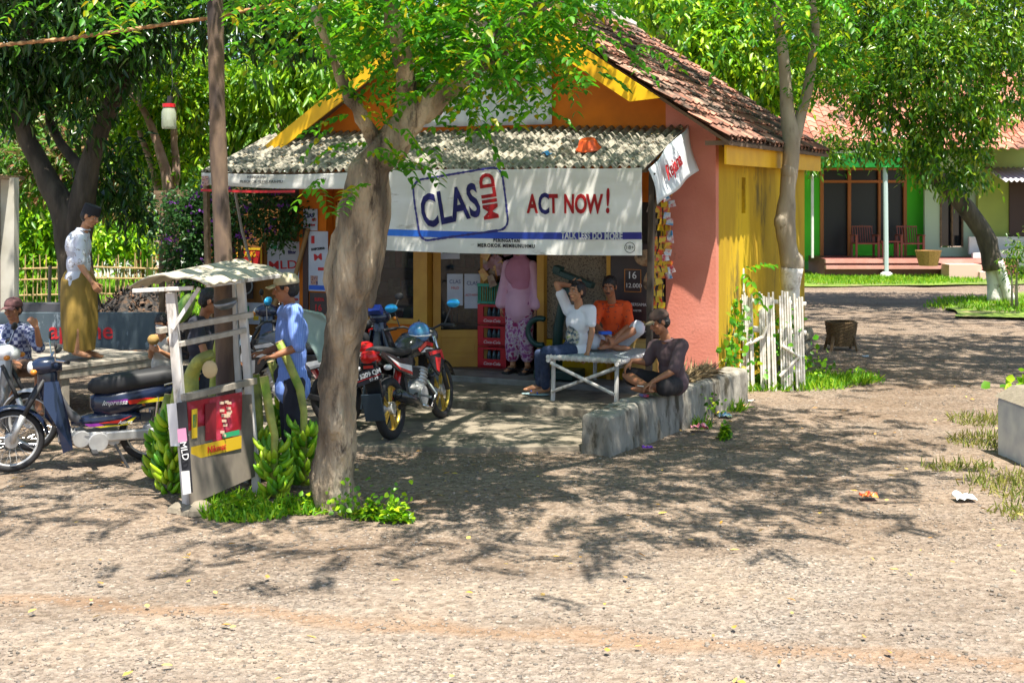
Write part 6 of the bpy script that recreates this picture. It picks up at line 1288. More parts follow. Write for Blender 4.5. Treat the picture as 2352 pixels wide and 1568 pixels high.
for sx, kk in ((-.085, 'R'), (.085, 'L')): mb.cap(J['hp' + kk], J['kn' + kk], .11, .10, 14); mb.cap(J['kn' + kk], J['an' + kk] + V((0, 0, .13)), .10, .09, 14)
fuse(mb, 'patterned_trousers', M('purple_print_cloth', (.26, .05, .20), .8, var=[(.45, .22, .40), (.55, .50, .50), (.28, .02, .12)], scale=16, detail=2, lo=.4, hi=.62), t, .012, 4, .012, 8, stretch=(1, 1, .4))
pinkh = M('dusty_pink_scarf', (.52, .22, .33), .85, var=[(.46, .19, .29)], scale=4); mb = MB(); mb.ell(J['hd'] + V((0, .02, .02)), (.105, .115, .13)); mb.ell(J['ne'], (.10, .10, .10)); mb.ell(J['ch'] + V((-.01, -.05, .05)), (.19, .13, .20)); mb.ell(J['ch'] + V((0, -.06, -.08)), (.12, .09, .14)); fuse(mb, 'headscarf', pinkh, t, .011, 4, .010, 9, stretch=(1, 1, .5))
for kk in 'LR':
    c = J['an' + kk].lerp(J['to' + kk], .5); mb = MB(); mb.box((c.x, c.y, .015), (.1, .25, .025), Matrix.Rotation(TH, 3, 'Z')); mb.box((c.x, c.y - .04, .06), (.10, .05, .02), Matrix.Rotation(TH, 3, 'Z')); mb.build('sandal', black_m, t, bevel=.008)
# bench (woven bamboo cot)
bn0 = P(1262, 920, 14.4); ba = math.atan2(.906, .423)
cot = thing('bamboo_cot', 'low woven cot on crossed pole legs with two men sitting on it', 'bench', (1.19 - .78, 14.35, .13), TH)
wov = M('woven_bluish_strips', (.30, .36, .38), .6, var=[(.42, .48, .50), (.20, .25, .28)], scale=14, stretch=(8, 1, 1), bump=.5, bscale=30)
MB().box((.40, .66, .47), (.80, 1.34, .02)).build('woven_top', wov, cot)
mb = MB(); zf = .475
mb.tube([(-.03, 0, zf), (.84, 0, zf)], .026, 8); mb.tube([(-.03, 1.32, zf), (.84, 1.32, zf)], .024, 8); mb.tube([(0, -.04, zf - .03), (0, 1.36, zf - .03)], .024, 8); mb.tube([(.80, -.04, zf - .03), (.80, 1.36, zf - .03)], .024, 8)
for i in range(16): mb.torus((.02 + .05 * i, 0, zf), .028, .006, 'x', 10, 5)
mb.build('top_poles', wood_white, cot)
for x in (.03, .77):
    for y in (.03, 1.29): MB().tube([(x, y, 0), (x + .01, y, .47)], [.026, .023], 8).build('leg', wood_white, cot)
for y in (0.0, 1.32):
    MB().tube([(.03, y - .03, .42), (.77, y - .03, .12)], .019, 7).build('crossed_brace', wood_white, cot); MB().tube([(.77, y - .005, .40), (.03, y - .005, .10)], .019, 7).build('crossed_brace', wood_white, cot)
def CT(x, y, z): return V((cot.location.x, cot.location.y, 0)) + UX * x + UY * y + V((0, 0, z))
# 2 boy in white T-shirt on the cot
t = person('boy in white printed T-shirt sitting on the cot, one arm behind his head', (CT(.2, .25, 0).x, CT(.2, .25, 0).y, .13)); o = t.location; d0 = 14.45
def q(x, y, d): return P(x, y, d) - o
J = {'pe': q(1322, 800, 14.80), 'ch': q(1328, 738, 14.75), 'ne': q(1330, 705, 14.72), 'hd': q(1325, 671, 14.65), 'shL': q(1356, 712, 14.62), 'shR': q(1305, 712, 14.85), 'elL': q(1360, 760, 14.58), 'wrL': q(1350, 808, 14.52), 'elR': q(1278, 652, 14.80), 'wrR': q(1312, 656, 15.02),
     'hpL': q(1312, 806, 14.70), 'hpR': q(1308, 806, 14.90), 'knL': q(1252, 808, 14.45), 'knR': q(1240, 812, 14.65), 'anL': q(1252, 893, 14.65), 'anR': q(1240, 886, 14.73), 'toL': q(1222, 902, 14.66), 'toR': q(1208, 894, 14.73)}
f = V((-.75, -.65, 0))
body(t, J, .98, f, sk_a, [(J['wrL'], (-.3, -.3, -.5), (0, 0, -1), (0, -1, 0), .1), (J['wrR'], (.6, .4, .2), (0, -1, .2), (0, 0, 1), .5)], hair='quiff', hd=((-.72, -.62, .08), (0, 0, 1)))
tsh = M('white_tshirt', (.80, .80, .84), .85)
nt_ = tsh.node_tree; tc_ = nt_.nodes['Texture Coordinate']; c_ = J['pe'].lerp(J['ch'], .45) + f.normalized() * .12
vm = nt_.nodes.new('ShaderNodeVectorMath'); vm.operation = 'DISTANCE'; nt_.links.new(tc_.outputs['Object'], vm.inputs[0]); vm.inputs[1].default_value = c_
n1 = nt_.nodes.new('ShaderNodeTexNoise'); n1.inputs['Scale'].default_value = 22; n1.inputs['Detail'].default_value = 3; nt_.links.new(tc_.outputs['Object'], n1.inputs['Vector'])
r1_ = ramp(nt_, [(.36, (.04, .06, .08)), (.45, (.18, .24, .26)), (.52, (.55, .42, .30)), (.6, (.6, .6, .55)), (.66, (.35, .38, .12))]); nt_.links.new(n1.outputs[0], r1_.inputs[0])
r2_ = ramp(nt_, [(.115, (1, 1, 1)), (.135, (0, 0, 0))]); nt_.links.new(vm.outputs['Value'], r2_.inputs[0]); mx_ = nt_.nodes.new('ShaderNodeMix'); mx_.data_type = 'RGBA'; nt_.links.new(r2_.outputs[0], mx_.inputs[0]); mx_.inputs[6].default_value = (.80, .80, .84, 1); nt_.links.new(r1_.outputs[0], mx_.inputs[7]); nt_.links.new(mx_.outputs[2], nt_.nodes['Principled BSDF'].inputs['Base Color'])
shirt(t, J, .98, f, tsh, .62, .05, .014, .007, False, 'tshirt'); trousers(t, J, .98, M('dark_jeans', (.015, .03, .075), .8, var=[(.03, .05, .11)], scale=20), 1.9, (.09, .066, .054))
for kk in 'LR':
    c = J['an' + kk].lerp(J['to' + kk], .5); a_ = math.atan2((J['to' + kk] - J['an' + kk]).y, (J['to' + kk] - J['an' + kk]).x); mb = MB(); mb.ell((c.x, c.y, .02), (.13, .048, .014), Matrix.Rotation(a_, 3, 'Z'), 14, 6); mb.build('flip_flop', M('pale_teal_rubber', (.35, .5, .52), .6) if kk == 'L' else bpy.data.materials['pale_teal_rubber'], t)
    MB().tube([(c.x - .01, c.y - .04, .03), (c.x + (J['to' + kk] - J['an' + kk]).x * .2, c.y + (J['to' + kk] - J['an' + kk]).y * .2, .075), (c.x + .02, c.y + .045, .03)], .008, 6).build('flip_flop_strap', ink_bl, t)
# 3 man in orange shirt, cross-legged on the cot
t = person('man with moustache in orange shirt and white shorts sitting cross-legged on the cot', (CT(.6, 1.05, 0).x, CT(.6, 1.05, 0).y, .62)); o = t.location; D_ = 15.1
J = {'pe': q(1412, 775, 15.2), 'ch': q(1410, 728, 15.18), 'ne': q(1407, 697, 15.12), 'hd': q(1400, 659, 15.02), 'shL': q(1438, 703, 15.15), 'shR': q(1376, 703, 15.2), 'elL': q(1446, 748, 15.0), 'wrL': q(1415, 772, 14.8), 'elR': q(1366, 745, 15.0), 'wrR': q(1392, 770, 14.75),
     'hpL': q(1430, 782, 15.15), 'hpR': q(1395, 782, 15.15), 'knL': q(1466, 752, 14.95), 'knR': q(1362, 785, 14.8), 'anL': q(1400, 792, 14.75), 'anR': q(1420, 798, 14.85), 'toL': q(1378, 800, 14.65), 'toR': q(1445, 800, 14.85)}
f = V((-.3, -.95, 0)); body(t, J, .98, f, sk_b, [(J['wrL'], (-.6, -.3, -.2), (0, 0, -1), (0, -1, 0), .5), (J['wrR'], (.4, -.4, -.3), (0, 0, -1), (0, -1, 0), .5)], moust=True, hd=((-.25, -.93, -.25), (0, -.2, 1)))
org = M('orange_floral_shirt', (.75, .085, .01), .8, var=[(.70, .07, .01), (.10, .04, .04), (.75, .09, .01)], scale=17, detail=1, lo=.60, hi=.70); shirt(t, J, .98, f, org, .95, .0, .02, .010, True)
trousers(t, J, .98, M('white_shorts', (.62, .64, .70), .85), .95, (.098, .085, .06), name='shorts'); MB().box(q(1390, 764, 14.72), (.13, .09, .035), Matrix.Rotation(.3, 3, 'Z')).build('held_packet', ink_bl, t, bevel=.006)
# 4 man in dark shirt on the low wall
t = person('man in brown cap and dark shirt sitting cross-legged on the long low wall block', A + dw * 1.25 + nw * .15 + V((0, 0, .40))); o = t.location
J = {'pe': q(1546, 872, 13.25), 'ch': q(1540, 815, 13.2), 'ne': q(1532, 780, 13.15), 'hd': q(1515, 741, 13.08), 'shL': q(1566, 793, 13.0), 'shR': q(1502, 795, 13.35), 'elL': q(1546, 852, 12.85), 'wrL': q(1500, 876, 12.8), 'elR': q(1487, 832, 13.3), 'wrR': q(1452, 828, 13.25),
     'hpL': q(1548, 885, 13.1), 'hpR': q(1528, 880, 13.35), 'knL': q(1524, 888, 12.82), 'knR': q(1440, 862, 13.3), 'anL': q(1478, 893, 13.0), 'anR': q(1488, 889, 12.9), 'toL': q(1455, 893, 13.1), 'toR': q(1496, 898, 12.75)}
f = V((-.85, -.5, 0)); body(t, J, 1.0, f, sk_b, [(J['wrL'], (-.8, -.1, -.5), (0, 0, -1), (-.3, -1, 0), .35), (J['wrR'], (-.7, -.1, -.7), (0, 0, -1), (0, -1, 0), .3)], hd=((-.9, -.35, -.3), (-.3, 0, 1)), cap=('cap', M('brown_cap', (.10, .055, .04), .8, var=[(.07, .04, .03)], scale=6), M('tan_visor', (.20, .15, .09), .8)))
drk = M('dark_mauve_shirt', (.09, .055, .06), .85, var=[(.13, .08, .085)], scale=5); shirt(t, J, 1.0, f, drk, .9, .06, .02, .010, True); trousers(t, J, 1.0, M('black_shorts', (.02, .016, .018), .85), .88, (.10, .088, .06), name='shorts')
MB().tube([J['wrL'] + V((-.10, -.05, -.04)), J['wrL'] + V((-.16, -.07, -.03))], .005, 6).build('cigarette', white_paint, t)
# 5 man in blue shirt by the tree
t = person('man in beige cap and blue striped shirt standing between stall and gnarled tree', (P(668, 900, 10.9).x, 10.9, 0)); o = t.location
J = {'pe': q(672, 862, 10.95), 'ch': q(672, 765, 10.95), 'ne': q(668, 705, 10.93), 'hd': q(657, 664, 10.88), 'shL': q(676, 718, 10.72), 'shR': q(658, 718, 11.12), 'elL': q(686, 796, 10.62), 'wrL': q(628, 818, 10.55), 'elR': q(646, 795, 11.1), 'wrR': q(608, 808, 10.95),
     'hpL': q(676, 880, 10.85), 'hpR': q(668, 880, 11.05), 'knL': q(674, 985, 10.82), 'knR': q(664, 985, 11.05), 'anL': q(684, 1092, 10.85), 'anR': q(668, 1088, 11.08), 'toL': q(645, 1104, 10.8), 'toR': q(630, 1100, 11.03)}
f = V((-.98, -.2, 0)); body(t, J, 1.0, f, sk_b, [(J['wrL'], (-1, 0, -.1), (0, 0, -1), (0, 1, 0), .5), (J['wrR'], (-1, 0, -.1), (0, 0, -1), (0, -1, 0), .5)], hd=((-1, -.15, -.12), (-.1, 0, 1)), cap=('cap', M('beige_cap', (.50, .45, .30), .85, var=[(.42, .38, .26)], scale=6)))
blus = M('blue_striped_shirt', (.10, .20, .60), .8); nt_ = blus.node_tree; wv = nt_.nodes.new('ShaderNodeTexWave'); wv.inputs['Scale'].default_value = 22; wv.bands_direction = 'X'; nt_.links.new(nt_.nodes['Texture Coordinate'].outputs['Object'], wv.inputs[0]); rr_ = ramp(nt_, [(.45, (.14, .25, .68)), (.8, (.22, .34, .74))]); nt_.links.new(wv.outputs[0], rr_.inputs[0]); nt_.links.new(rr_.outputs[0], nt_.nodes['Principled BSDF'].inputs['Base Color'])
shirt(t, J, 1.02, f, blus, .98, .16, .025, .012, True); trousers(t, J, 1.0, M('dark_trousers', (.02, .02, .035), .85), 1.92, (.10, .075, .06))
for kk in 'LR': c = J['an' + kk].lerp(J['to' + kk], .5); MB().ell((c.x, c.y, .02), (.14, .05, .018), None, 12, 6).build('sandal', black_m, t)
# 6 boy in vest behind the black motorcycle
t = person('small boy in grubby white vest holding a brown fruit behind the black motorcycle', (P(372, 900, 12.4).x, 12.4, 0)); o = t.location; k = .74
J = {'pe': q(372, 862, 12.4), 'ch': q(373, 805, 12.38), 'ne': q(372, 776, 12.35), 'hd': q(371, 742, 12.28), 'shL': q(395, 782, 12.32), 'shR': q(352, 782, 12.4), 'elL': q(398, 822, 12.2), 'wrL': q(368, 806, 12.05), 'elR': q(346, 818, 12.25), 'wrR': q(348, 790, 12.05),
     'hpL': q(384, 872, 12.38), 'hpR': q(362, 872, 12.42), 'knL': q(386, 945, 12.35), 'knR': q(360, 945, 12.4), 'anL': q(386, 1012, 12.4), 'anR': q(360, 1012, 12.45), 'toL': q(383, 1022, 12.25), 'toR': q(355, 1022, 12.3)}
f = V((-.2, -.98, 0)); body(t, J, k, f, sk_a, [(J['wrL'], (-.7, -.3, .3), (0, 1, 0), (0, 0, 1), .5), (J['wrR'], (.3, -.3, .6), (0, 1, 0), (1, 0, 0), .5)], vox=.006, hd=((-.15, -.85, -.5), (0, -.5, 1)))
vst = M('grubby_white_vest', (.60, .57, .52), .85, var=[(.45, .42, .36)], scale=6); mb = MB(); Jv = dict(J); Jv['shL'] = J['shL'].lerp(J['shR'], .22); Jv['shR'] = J['shR'].lerp(J['shL'], .22); torso(mb, Jv, k, f, .012); mb.ell(J['pe'], (.135, .10, .12)); fuse(mb, 'vest', vst, t, .009, 4, .007, 12)
trousers(t, J, k, M('grey_blue_shorts', (.16, .18, .30), .85), .95, (.11, .09, .06), name='shorts'); MB().ell(q(352, 780, 11.98), (.055, .05, .05), None, 12, 8).build('held_fruit', M('brown_husk_fruit', (.32, .20, .06), .8, bump=.5), t, smooth=True)
# 7 man in dark T-shirt half hidden by the pole
t = person('man in dark T-shirt seen from behind, half hidden by the utility pole', (P(468, 900, 12.0).x, 12.0, 0)); o = t.location
J = {'pe': q(462, 872, 12), 'ch': q(460, 788, 12), 'ne': q(466, 727, 12), 'hd': q(482, 692, 11.95), 'shL': q(448, 742, 11.8), 'shR': q(480, 742, 12.15), 'elL': q(470, 810, 11.7), 'wrL': q(512, 830, 11.65), 'elR': q(500, 800, 12.1), 'wrR': q(530, 830, 11.95),
     'hpL': q(456, 885, 11.9), 'hpR': q(470, 885, 12.1), 'knL': q(462, 960, 11.9), 'knR': q(474, 960, 12.1), 'anL': q(456, 1036, 11.95), 'anR': q(468, 1036, 12.1), 'toL': q(480, 1044, 11.9), 'toR': q(492, 1042, 12.05)}
f = V((.95, .2, 0)); body(t, J, .95, f, sk_b, [(J['wrL'], (1, 0, -.1), (0, 0, -1), (0, 1, 0), .5), (J['wrR'], (1, 0, -.1), (0, 0, -1), (0, -1, 0), .5)], hd=((.95, .2, -.3), (.2, 0, 1)))
nvy = M('navy_tshirt', (.018, .02, .035), .85, var=[(.03, .03, .045)], scale=8); shirt(t, J, .97, f, nvy, .6, .1, .018, .009, False, 'tshirt'); trousers(t, J, .95, M('navy_trousers', (.015, .017, .03), .85), 1.92)
# 8 man standing on the platform
t = person('man in black cap and gold sarong standing on the plank platform', (P(192, 822, 14.15).x, 14.15, .6)); o = t.location
J = {'pe': q(180, 640, 14.2), 'ch': q(180, 565, 14.2), 'ne': q(192, 525, 14.18), 'hd': q(207, 498, 14.13), 'shL': q(172, 546, 14.4), 'shR': q(186, 552, 14.02), 'elL': q(200, 605, 14.45), 'wrL': q(218, 650, 14.3), 'elR': q(184, 608, 13.95), 'wrR': q(212, 648, 13.9),
     'hpL': q(178, 660, 14.3), 'hpR': q(180, 660, 14.1), 'knL': q(182, 735, 14.35), 'knR': q(176, 735, 14.05), 'anL': q(202, 808, 14.35), 'anR': q(176, 808, 14.02), 'toL': q(232, 818, 14.3), 'toR': q(205, 818, 13.97)}
f = V((.95, -.25, 0)); body(t, J, .97, f, sk_a, [(J['wrL'], (.5, 0, -.8), (0, -1, 0), (1, 0, 0), .6), (J['wrR'], (.5, 0, -.8), (0, 1, 0), (1, 0, 0), .6)], hd=((.92, -.25, -.35), (.25, 0, 1)), cap=('peci', M('black_velvet', (.010, .010, .015), .8)))
wsh = M('white_batik_shirt', (.62, .65, .74), .85, var=[(.60, .62, .70), (.22, .16, .10), (.64, .66, .74)], scale=13, detail=2, lo=.56, hi=.66); shirt(t, J, .99, f, wsh, .85, .1, .022, .010, True)
sar = M('gold_brown_sarong', (.30, .19, .03), .75, var=[(.22, .14, .025)], scale=4); mb = MB(); mb.ell(J['pe'], (.17, .15, .13))
for z_, w1 in ((.0, .155), (.25, .165), (.5, .17), (.72, .16), (.8, .15)): pass
c0 = J['pe']; c1 = J['anL'].lerp(J['anR'], .5) + V((-.03, 0, .02)); rings = []
for i in range(14):
    f_ = i / 13; c = c0.lerp(c1, f_); rx = .175 + .02 * math.sin(f_ * 3.1) - .01 * f_; ry = .165 + .045 * math.sin(f_ * 2.6); ring = []
    for n_ in range(40): a = 2 * math.pi * n_ / 40; w_ = 1 + .05 * f_ * math.sin(a * 7 + f_ * 2); ring.append((c.x + math.cos(a) * rx * w_, c.y + math.sin(a) * ry * w_, c.z))
    rings.append(ring)
mb.loft(rings)
fuse(mb, 'sarong', sar, t, .011, 3, .018, 7, stretch=(1.6, 1.6, .2))
# 9 man seated far left
t = person('man in maroon cap and plaid shirt sitting with one hand at his mouth', (P(40, 900, 13.7).x, 13.7, .6)); o = t.location
J = {'pe': q(40, 835, 13.75), 'ch': q(38, 775, 13.72), 'ne': q(34, 745, 13.7), 'hd': q(30, 712, 13.62), 'shL': q(66, 758, 13.65), 'shR': q(8, 760, 13.75), 'elL': q(92, 800, 13.45), 'wrL': q(84, 752, 13.35), 'elR': q(4, 805, 13.5), 'wrR': q(30, 830, 13.3),
     'hpL': q(52, 845, 13.65), 'hpR': q(28, 845, 13.7), 'knL': q(92, 845, 13.3), 'knR': q(20, 850, 13.2), 'anL': q(88, 935, 13.3), 'anR': q(20, 940, 13.2), 'toL': q(95, 950, 13.1), 'toR': q(14, 955, 13.0)}
f = V((.1, -1, 0)); body(t, J, .98, f, sk_b, [(J['wrL'], (-.5, -.1, .8), (-.6, .5, 0), (0, 0, 1), .6), (J['wrR'], (.5, -.5, -.1), (0, 0, -1), (1, 0, 0), .4)], hd=((-.15, -.98, -.05), (0, 0, 1)), cap=('cap', M('maroon_cap', (.14, .06, .06), .8)))
pld = M('plaid_shirt', (.10, .12, .22), .85); nt_ = pld.node_tree; ck = nt_.nodes.new('ShaderNodeTexChecker'); ck.inputs['Scale'].default_value = 26; nt_.links.new(nt_.nodes['Texture Coordinate'].outputs['Object'], ck.inputs[0]); ck.inputs[1].default_value = (.30, .32, .42, 1); ck.inputs[2].default_value = (.04, .05, .13, 1); nt_.links.new(ck.outputs[0], nt_.nodes['Principled BSDF'].inputs['Base Color'])
shirt(t, J, .99, f, pld, .95, .05, .02, .010, True); trousers(t, J, .98, M('brown_shorts', (.10, .06, .04), .85), .98, (.1, .085, .06), name='shorts')
# ---------------------------------------------------------------- motorcycles
def wheel(root, x, R, tr, spoke_m, rim_m=None, hub=.07, name='wheel', cast=False, y=0):
    w_ = bpy.data.objects.new(name, None); COL.objects.link(w_); w_.parent = root; w_.location = (x, y, R)
    MB().torus((0, 0, 0), R - tr, tr, 'y', 40, 10, sq=1.0).build('tyre', rubber, w_, smooth=True)
    MB().torus((0, 0, 0), R - tr * 1.9, .012, 'y', 40, 6, sq=1.8).build('rim', rim_m or alu, w_, smooth=True)
    m = MB()
    if cast:
        for k in range(5):
            a = k * 2 * math.pi / 5
            for da in (-.16, .16): m.bar((math.cos(a) * .04, 0, math.sin(a) * .04), (math.cos(a + da) * (R - tr * 2), 0, math.sin(a + da) * (R - tr * 2)), .026, .018, (0, 1, 0))
    else:
        for k in range(28):
            a = k * 2 * math.pi / 28; b = a + (.5 if k % 2 else -.5); s_ = .03 * (1 if k % 4 < 2 else -1); m.tube([(math.cos(b) * .045, s_, math.sin(b) * .045), (math.cos(a) * (R - tr * 2), 0, math.sin(a) * (R - tr * 2))], .0022, 4)
    m.build('spokes', spoke_m, w_)
    MB().tube([(0, -.045, 0), (0, .045, 0)], hub, 20).build('hub', alu, w_, bevel=.006); MB().tube([(0, -.09, 0), (0, .09, 0)], .012, 8).build('axle', chrome, w_)
    return w_
def arcstrip(mb, cx, cz, R, a0, a1, w_, n=14, th=.006, drop=.025):
    def f_(i, j):
        a = math.radians(a0 + (a1 - a0) * i); y = (j - .5) * w_; r = R - drop * (2 * j - 1) ** 2
        return (cx + math.cos(a) * r, y, cz + math.sin(a) * r)
    mb.grid(f_, n, 6); return mb
def underbone(root, bodym, seatm=black_m, stripes=True, shieldm=None, head_cover=None):
    R = .275; WB = 1.06; FX = 1.17; shieldm = shieldm or bodym
    wheel(root, 0, R, .032, chrome); wheel(root, FX, R, .030, chrome, hub=.062)
    for s_ in (-1, 1):
        MB().tube([(FX, s_ * .075, R), (FX - .09, s_ * .075, .50)], [.026, .026], 8).build('fork_leg', alu, root, smooth=True); MB().tube([(FX - .085, s_ * .075, .48), (WB - .15, s_ * .06, .80)], .020, 8).build('fork_tube', black_m, root, smooth=True)
    arcstrip(MB(), FX, R, R + .035, 10, 172, .12).build('front_fender', bodym, root, smooth=True, solid=.006)
    arcstrip(MB(), 0, R, R + .06, 30, 178, .14).build('rear_fender', black_m, root, smooth=True, solid=.006)
    m = MB(); m.shell([(WB - .26, .70, .055, .19), (WB - .20, .74, .07, .20), (WB - .13, .78, .06, .17), (WB - .10, .80, .03, .12)]); m.shell([(WB - .27, .52, .05, .16), (WB - .22, .56, .06, .18), (WB - .16, .6, .05, .14)]); m.build('steering_column_cover', bodym, root, smooth=True)
    for s_ in (-1, 1):
        m = MB(); m.prism([(WB - .15, .78), (WB - .27, .78), (WB - .36, .40), (WB - .38, .20), (WB - .30, .17), (WB - .24, .42), (WB - .14, .60)], lambda u, v, q: (u, s_ * (q + .06 + .10 * max(0, min(1, (.8 - v) * 3))), v), 0, .012); m.build('leg_shield', shieldm, root)
    m = MB(); m.shell([(.0, .40, .03, .04), (.30, .42, .05, .05), (.60, .40, .06, .05), (.68, .46, .05, .06), (.76, .60, .045, .06), (.81, .74, .04, .05)]); m.build('frame_cover', M('scuffed_grey_plastic', (.10, .10, .11), .6) if 'scuffed_grey_plastic' not in bpy.data.materials else bpy.data.materials['scuffed_grey_plastic'], root, smooth=True)
    m = MB(); m.shell([(-.36, .70, .04, .04), (-.22, .67, .10, .07), (.0, .62, .115, .10), (.2, .57, .12, .12), (.36, .54, .11, .12), (.48, .55, .07, .09), (.52, .57, .03, .05)]); m.build('side_cover', bodym, root, smooth=True)
    m = MB(); m.shell([(.10, .42, .10, .05), (.30, .42, .12, .07), (.50, .41, .10, .06), (.68, .40, .04, .03)]); m.build('lower_cover', bodym, root, smooth=True)
    m = MB(); m.shell([(-.42, .785, .07, .03), (-.38, .785, .11, .055), (-.1, .765, .12, .08), (.18, .735, .115, .085), (.38, .715, .10, .085), (.50, .71, .06, .065), (.54, .705, .02, .03)], e=.65); m.build('seat', seatm, root, smooth=True)
    if stripes:
        ss = [M('stripe_red', (.6, .03, .02), .3), M('stripe_yellow', (.6, .5, .02), .3), M('stripe_purple', (.25, .03, .3), .3)] if 'stripe_red' not in bpy.data.materials else [bpy.data.materials[n_] for n_ in ('stripe_red', 'stripe_yellow', 'stripe_purple')]
        for s_ in (-1, 1):
            fy_ = lambda u, v, q: (u, s_ * (.124 + q), v)
            for m_, poly in ((ss[1], [(.10, .58), (-.10, .60), (-.36, .69), (-.34, .665), (-.12, .565), (.14, .55)]), (ss[0], [(.22, .585), (.06, .60), (-.02, .595), (.12, .555), (.2, .55)]), (ss[2], [(.40, .59), (.22, .60), (.20, .575), (.36, .565)]), (ss[1], [(.50, .375), (.28, .375), (.14, .44), (.20, .37), (.45, .36)]), (ss[0], [(.46, .40), (.28, .42), (.18, .45), (.30, .39)]), (ss[2], [(.58, .40), (.46, .40), (.40, .37), (.54, .375)])):
                m = MB(); m.prism(poly, fy_, 0, .004); m.build('stripe', m_, root)
            rt = (math.pi / 2, 0, math.pi) if s_ > 0 else (math.pi / 2, 0, 0)
            text('Impressa', .06, ink_w, root, (.33, s_ * .132, .575), rot=rt, shear=.4); text('Astrea', .045, ink_w, root, (.24, s_ * .13, .395), rot=rt, shear=.4)
    m = MB(); m.tube([(.60, -.09, .26), (.60, .09, .26)], .075, 16); m.tube([(.46, -.12, .23), (.46, .12, .23)], .085, 18); m.tube([(.33, -.10, .25), (.33, .10, .25)], .065, 16); m.box((.45, 0, .26), (.34, .16, .11)); m.tube([(.62, 0, .28), (.78, 0, .31)], .05, 12)
    for k in range(5): m.tube([(.66 + k * .025, 0, .29), (.672 + k * .025, 0, .293)], .068, 14)
    m.build('engine', alu, root, bevel=.006)
    m = MB(); m.tube([(.72, -.08, .24), (.60, -.13, .15), (.30, -.14, .15), (.10, -.16, .20), (-.35, -.17, .26)], [.018, .018, .02, .04, .04], 10); m.build('exhaust', chrome, root, smooth=True)
    m = MB(); m.box((.15, .10, .275), (.50, .04, .09)); m.build('chain_case', alu, root, bevel=.015); m = MB()
    for s_ in (-1, 1): m.tube([(-.02, s_ * .10, .30), (-.05, s_ * .11, .60)], .020, 8)
    m.build('rear_shocks', chrome, root); m = MB(); m.box((.5, 0, .16), (.05, .52, .02)); m.build('foot_pegs', rubber, root)
    m = MB(); m.shell([(WB - .30, .905, .05, .05), (WB - .22, .92, .11, .07), (WB - .12, .91, .10, .075), (WB - .05, .90, .07, .05)]); m.build('headlight_cowl', head_cover or bodym, root, smooth=True)
    MB().ell((WB - .05, 0, .90), (.035, .075, .055), None, 14, 8).build('headlight', M('lamp_glass', (.6, .6, .58), .15) if 'lamp_glass' not in bpy.data.materials else bpy.data.materials['lamp_glass'], root, smooth=True)
    for s_ in (-1, 1):
        MB().tube([(WB - .20, s_ * .06, .93), (WB - .24, s_ * .2, .98), (WB - .30, s_ * .33, .99)], .012, 7).build('handlebar', chrome, root); MB().tube([(WB - .28, s_ * .24, .985), (WB - .32, s_ * .36, .99)], .018, 8).build('grip', rubber, root)
        MB().tube([(WB - .23, s_ * .2, .98), (WB - .22, s_ * .27, 1.10)], .005, 5).build('mirror_stem', chrome, root); MB().ell((WB - .225, s_ * .28, 1.13), (.012, .055, .038), None, 12, 8).build('mirror', black_m, root, smooth=True)
        MB().ell((WB - .06, s_ * .13, .88), (.03, .035, .025), None, 8, 6).build('turn_signal', M('amber_lens', (.6, .2, .02), .3) if 'amber_lens' not in bpy.data.materials else bpy.data.materials['amber_lens'], root, smooth=True)
    MB().ell((-.40, 0, .72), (.035, .08, .04), None, 10, 6).build('tail_light', M('red_lens', (.6, .01, .01), .2) if 'red_lens' not in bpy.data.materials else bpy.data.materials['red_lens'], root, smooth=True)
    m = MB()
    for s_ in (-1, 1): m.tube([(-.10, s_ * .10, .70), (-.36, s_ * .10, .76), (-.46, 0, .77)], .010, 6)
    m.build('rear_rack', chrome, root); MB().tube([(.32, .12, .20), (.22, .26, .01)], .012, 6).build('kickstand', black_m, root)
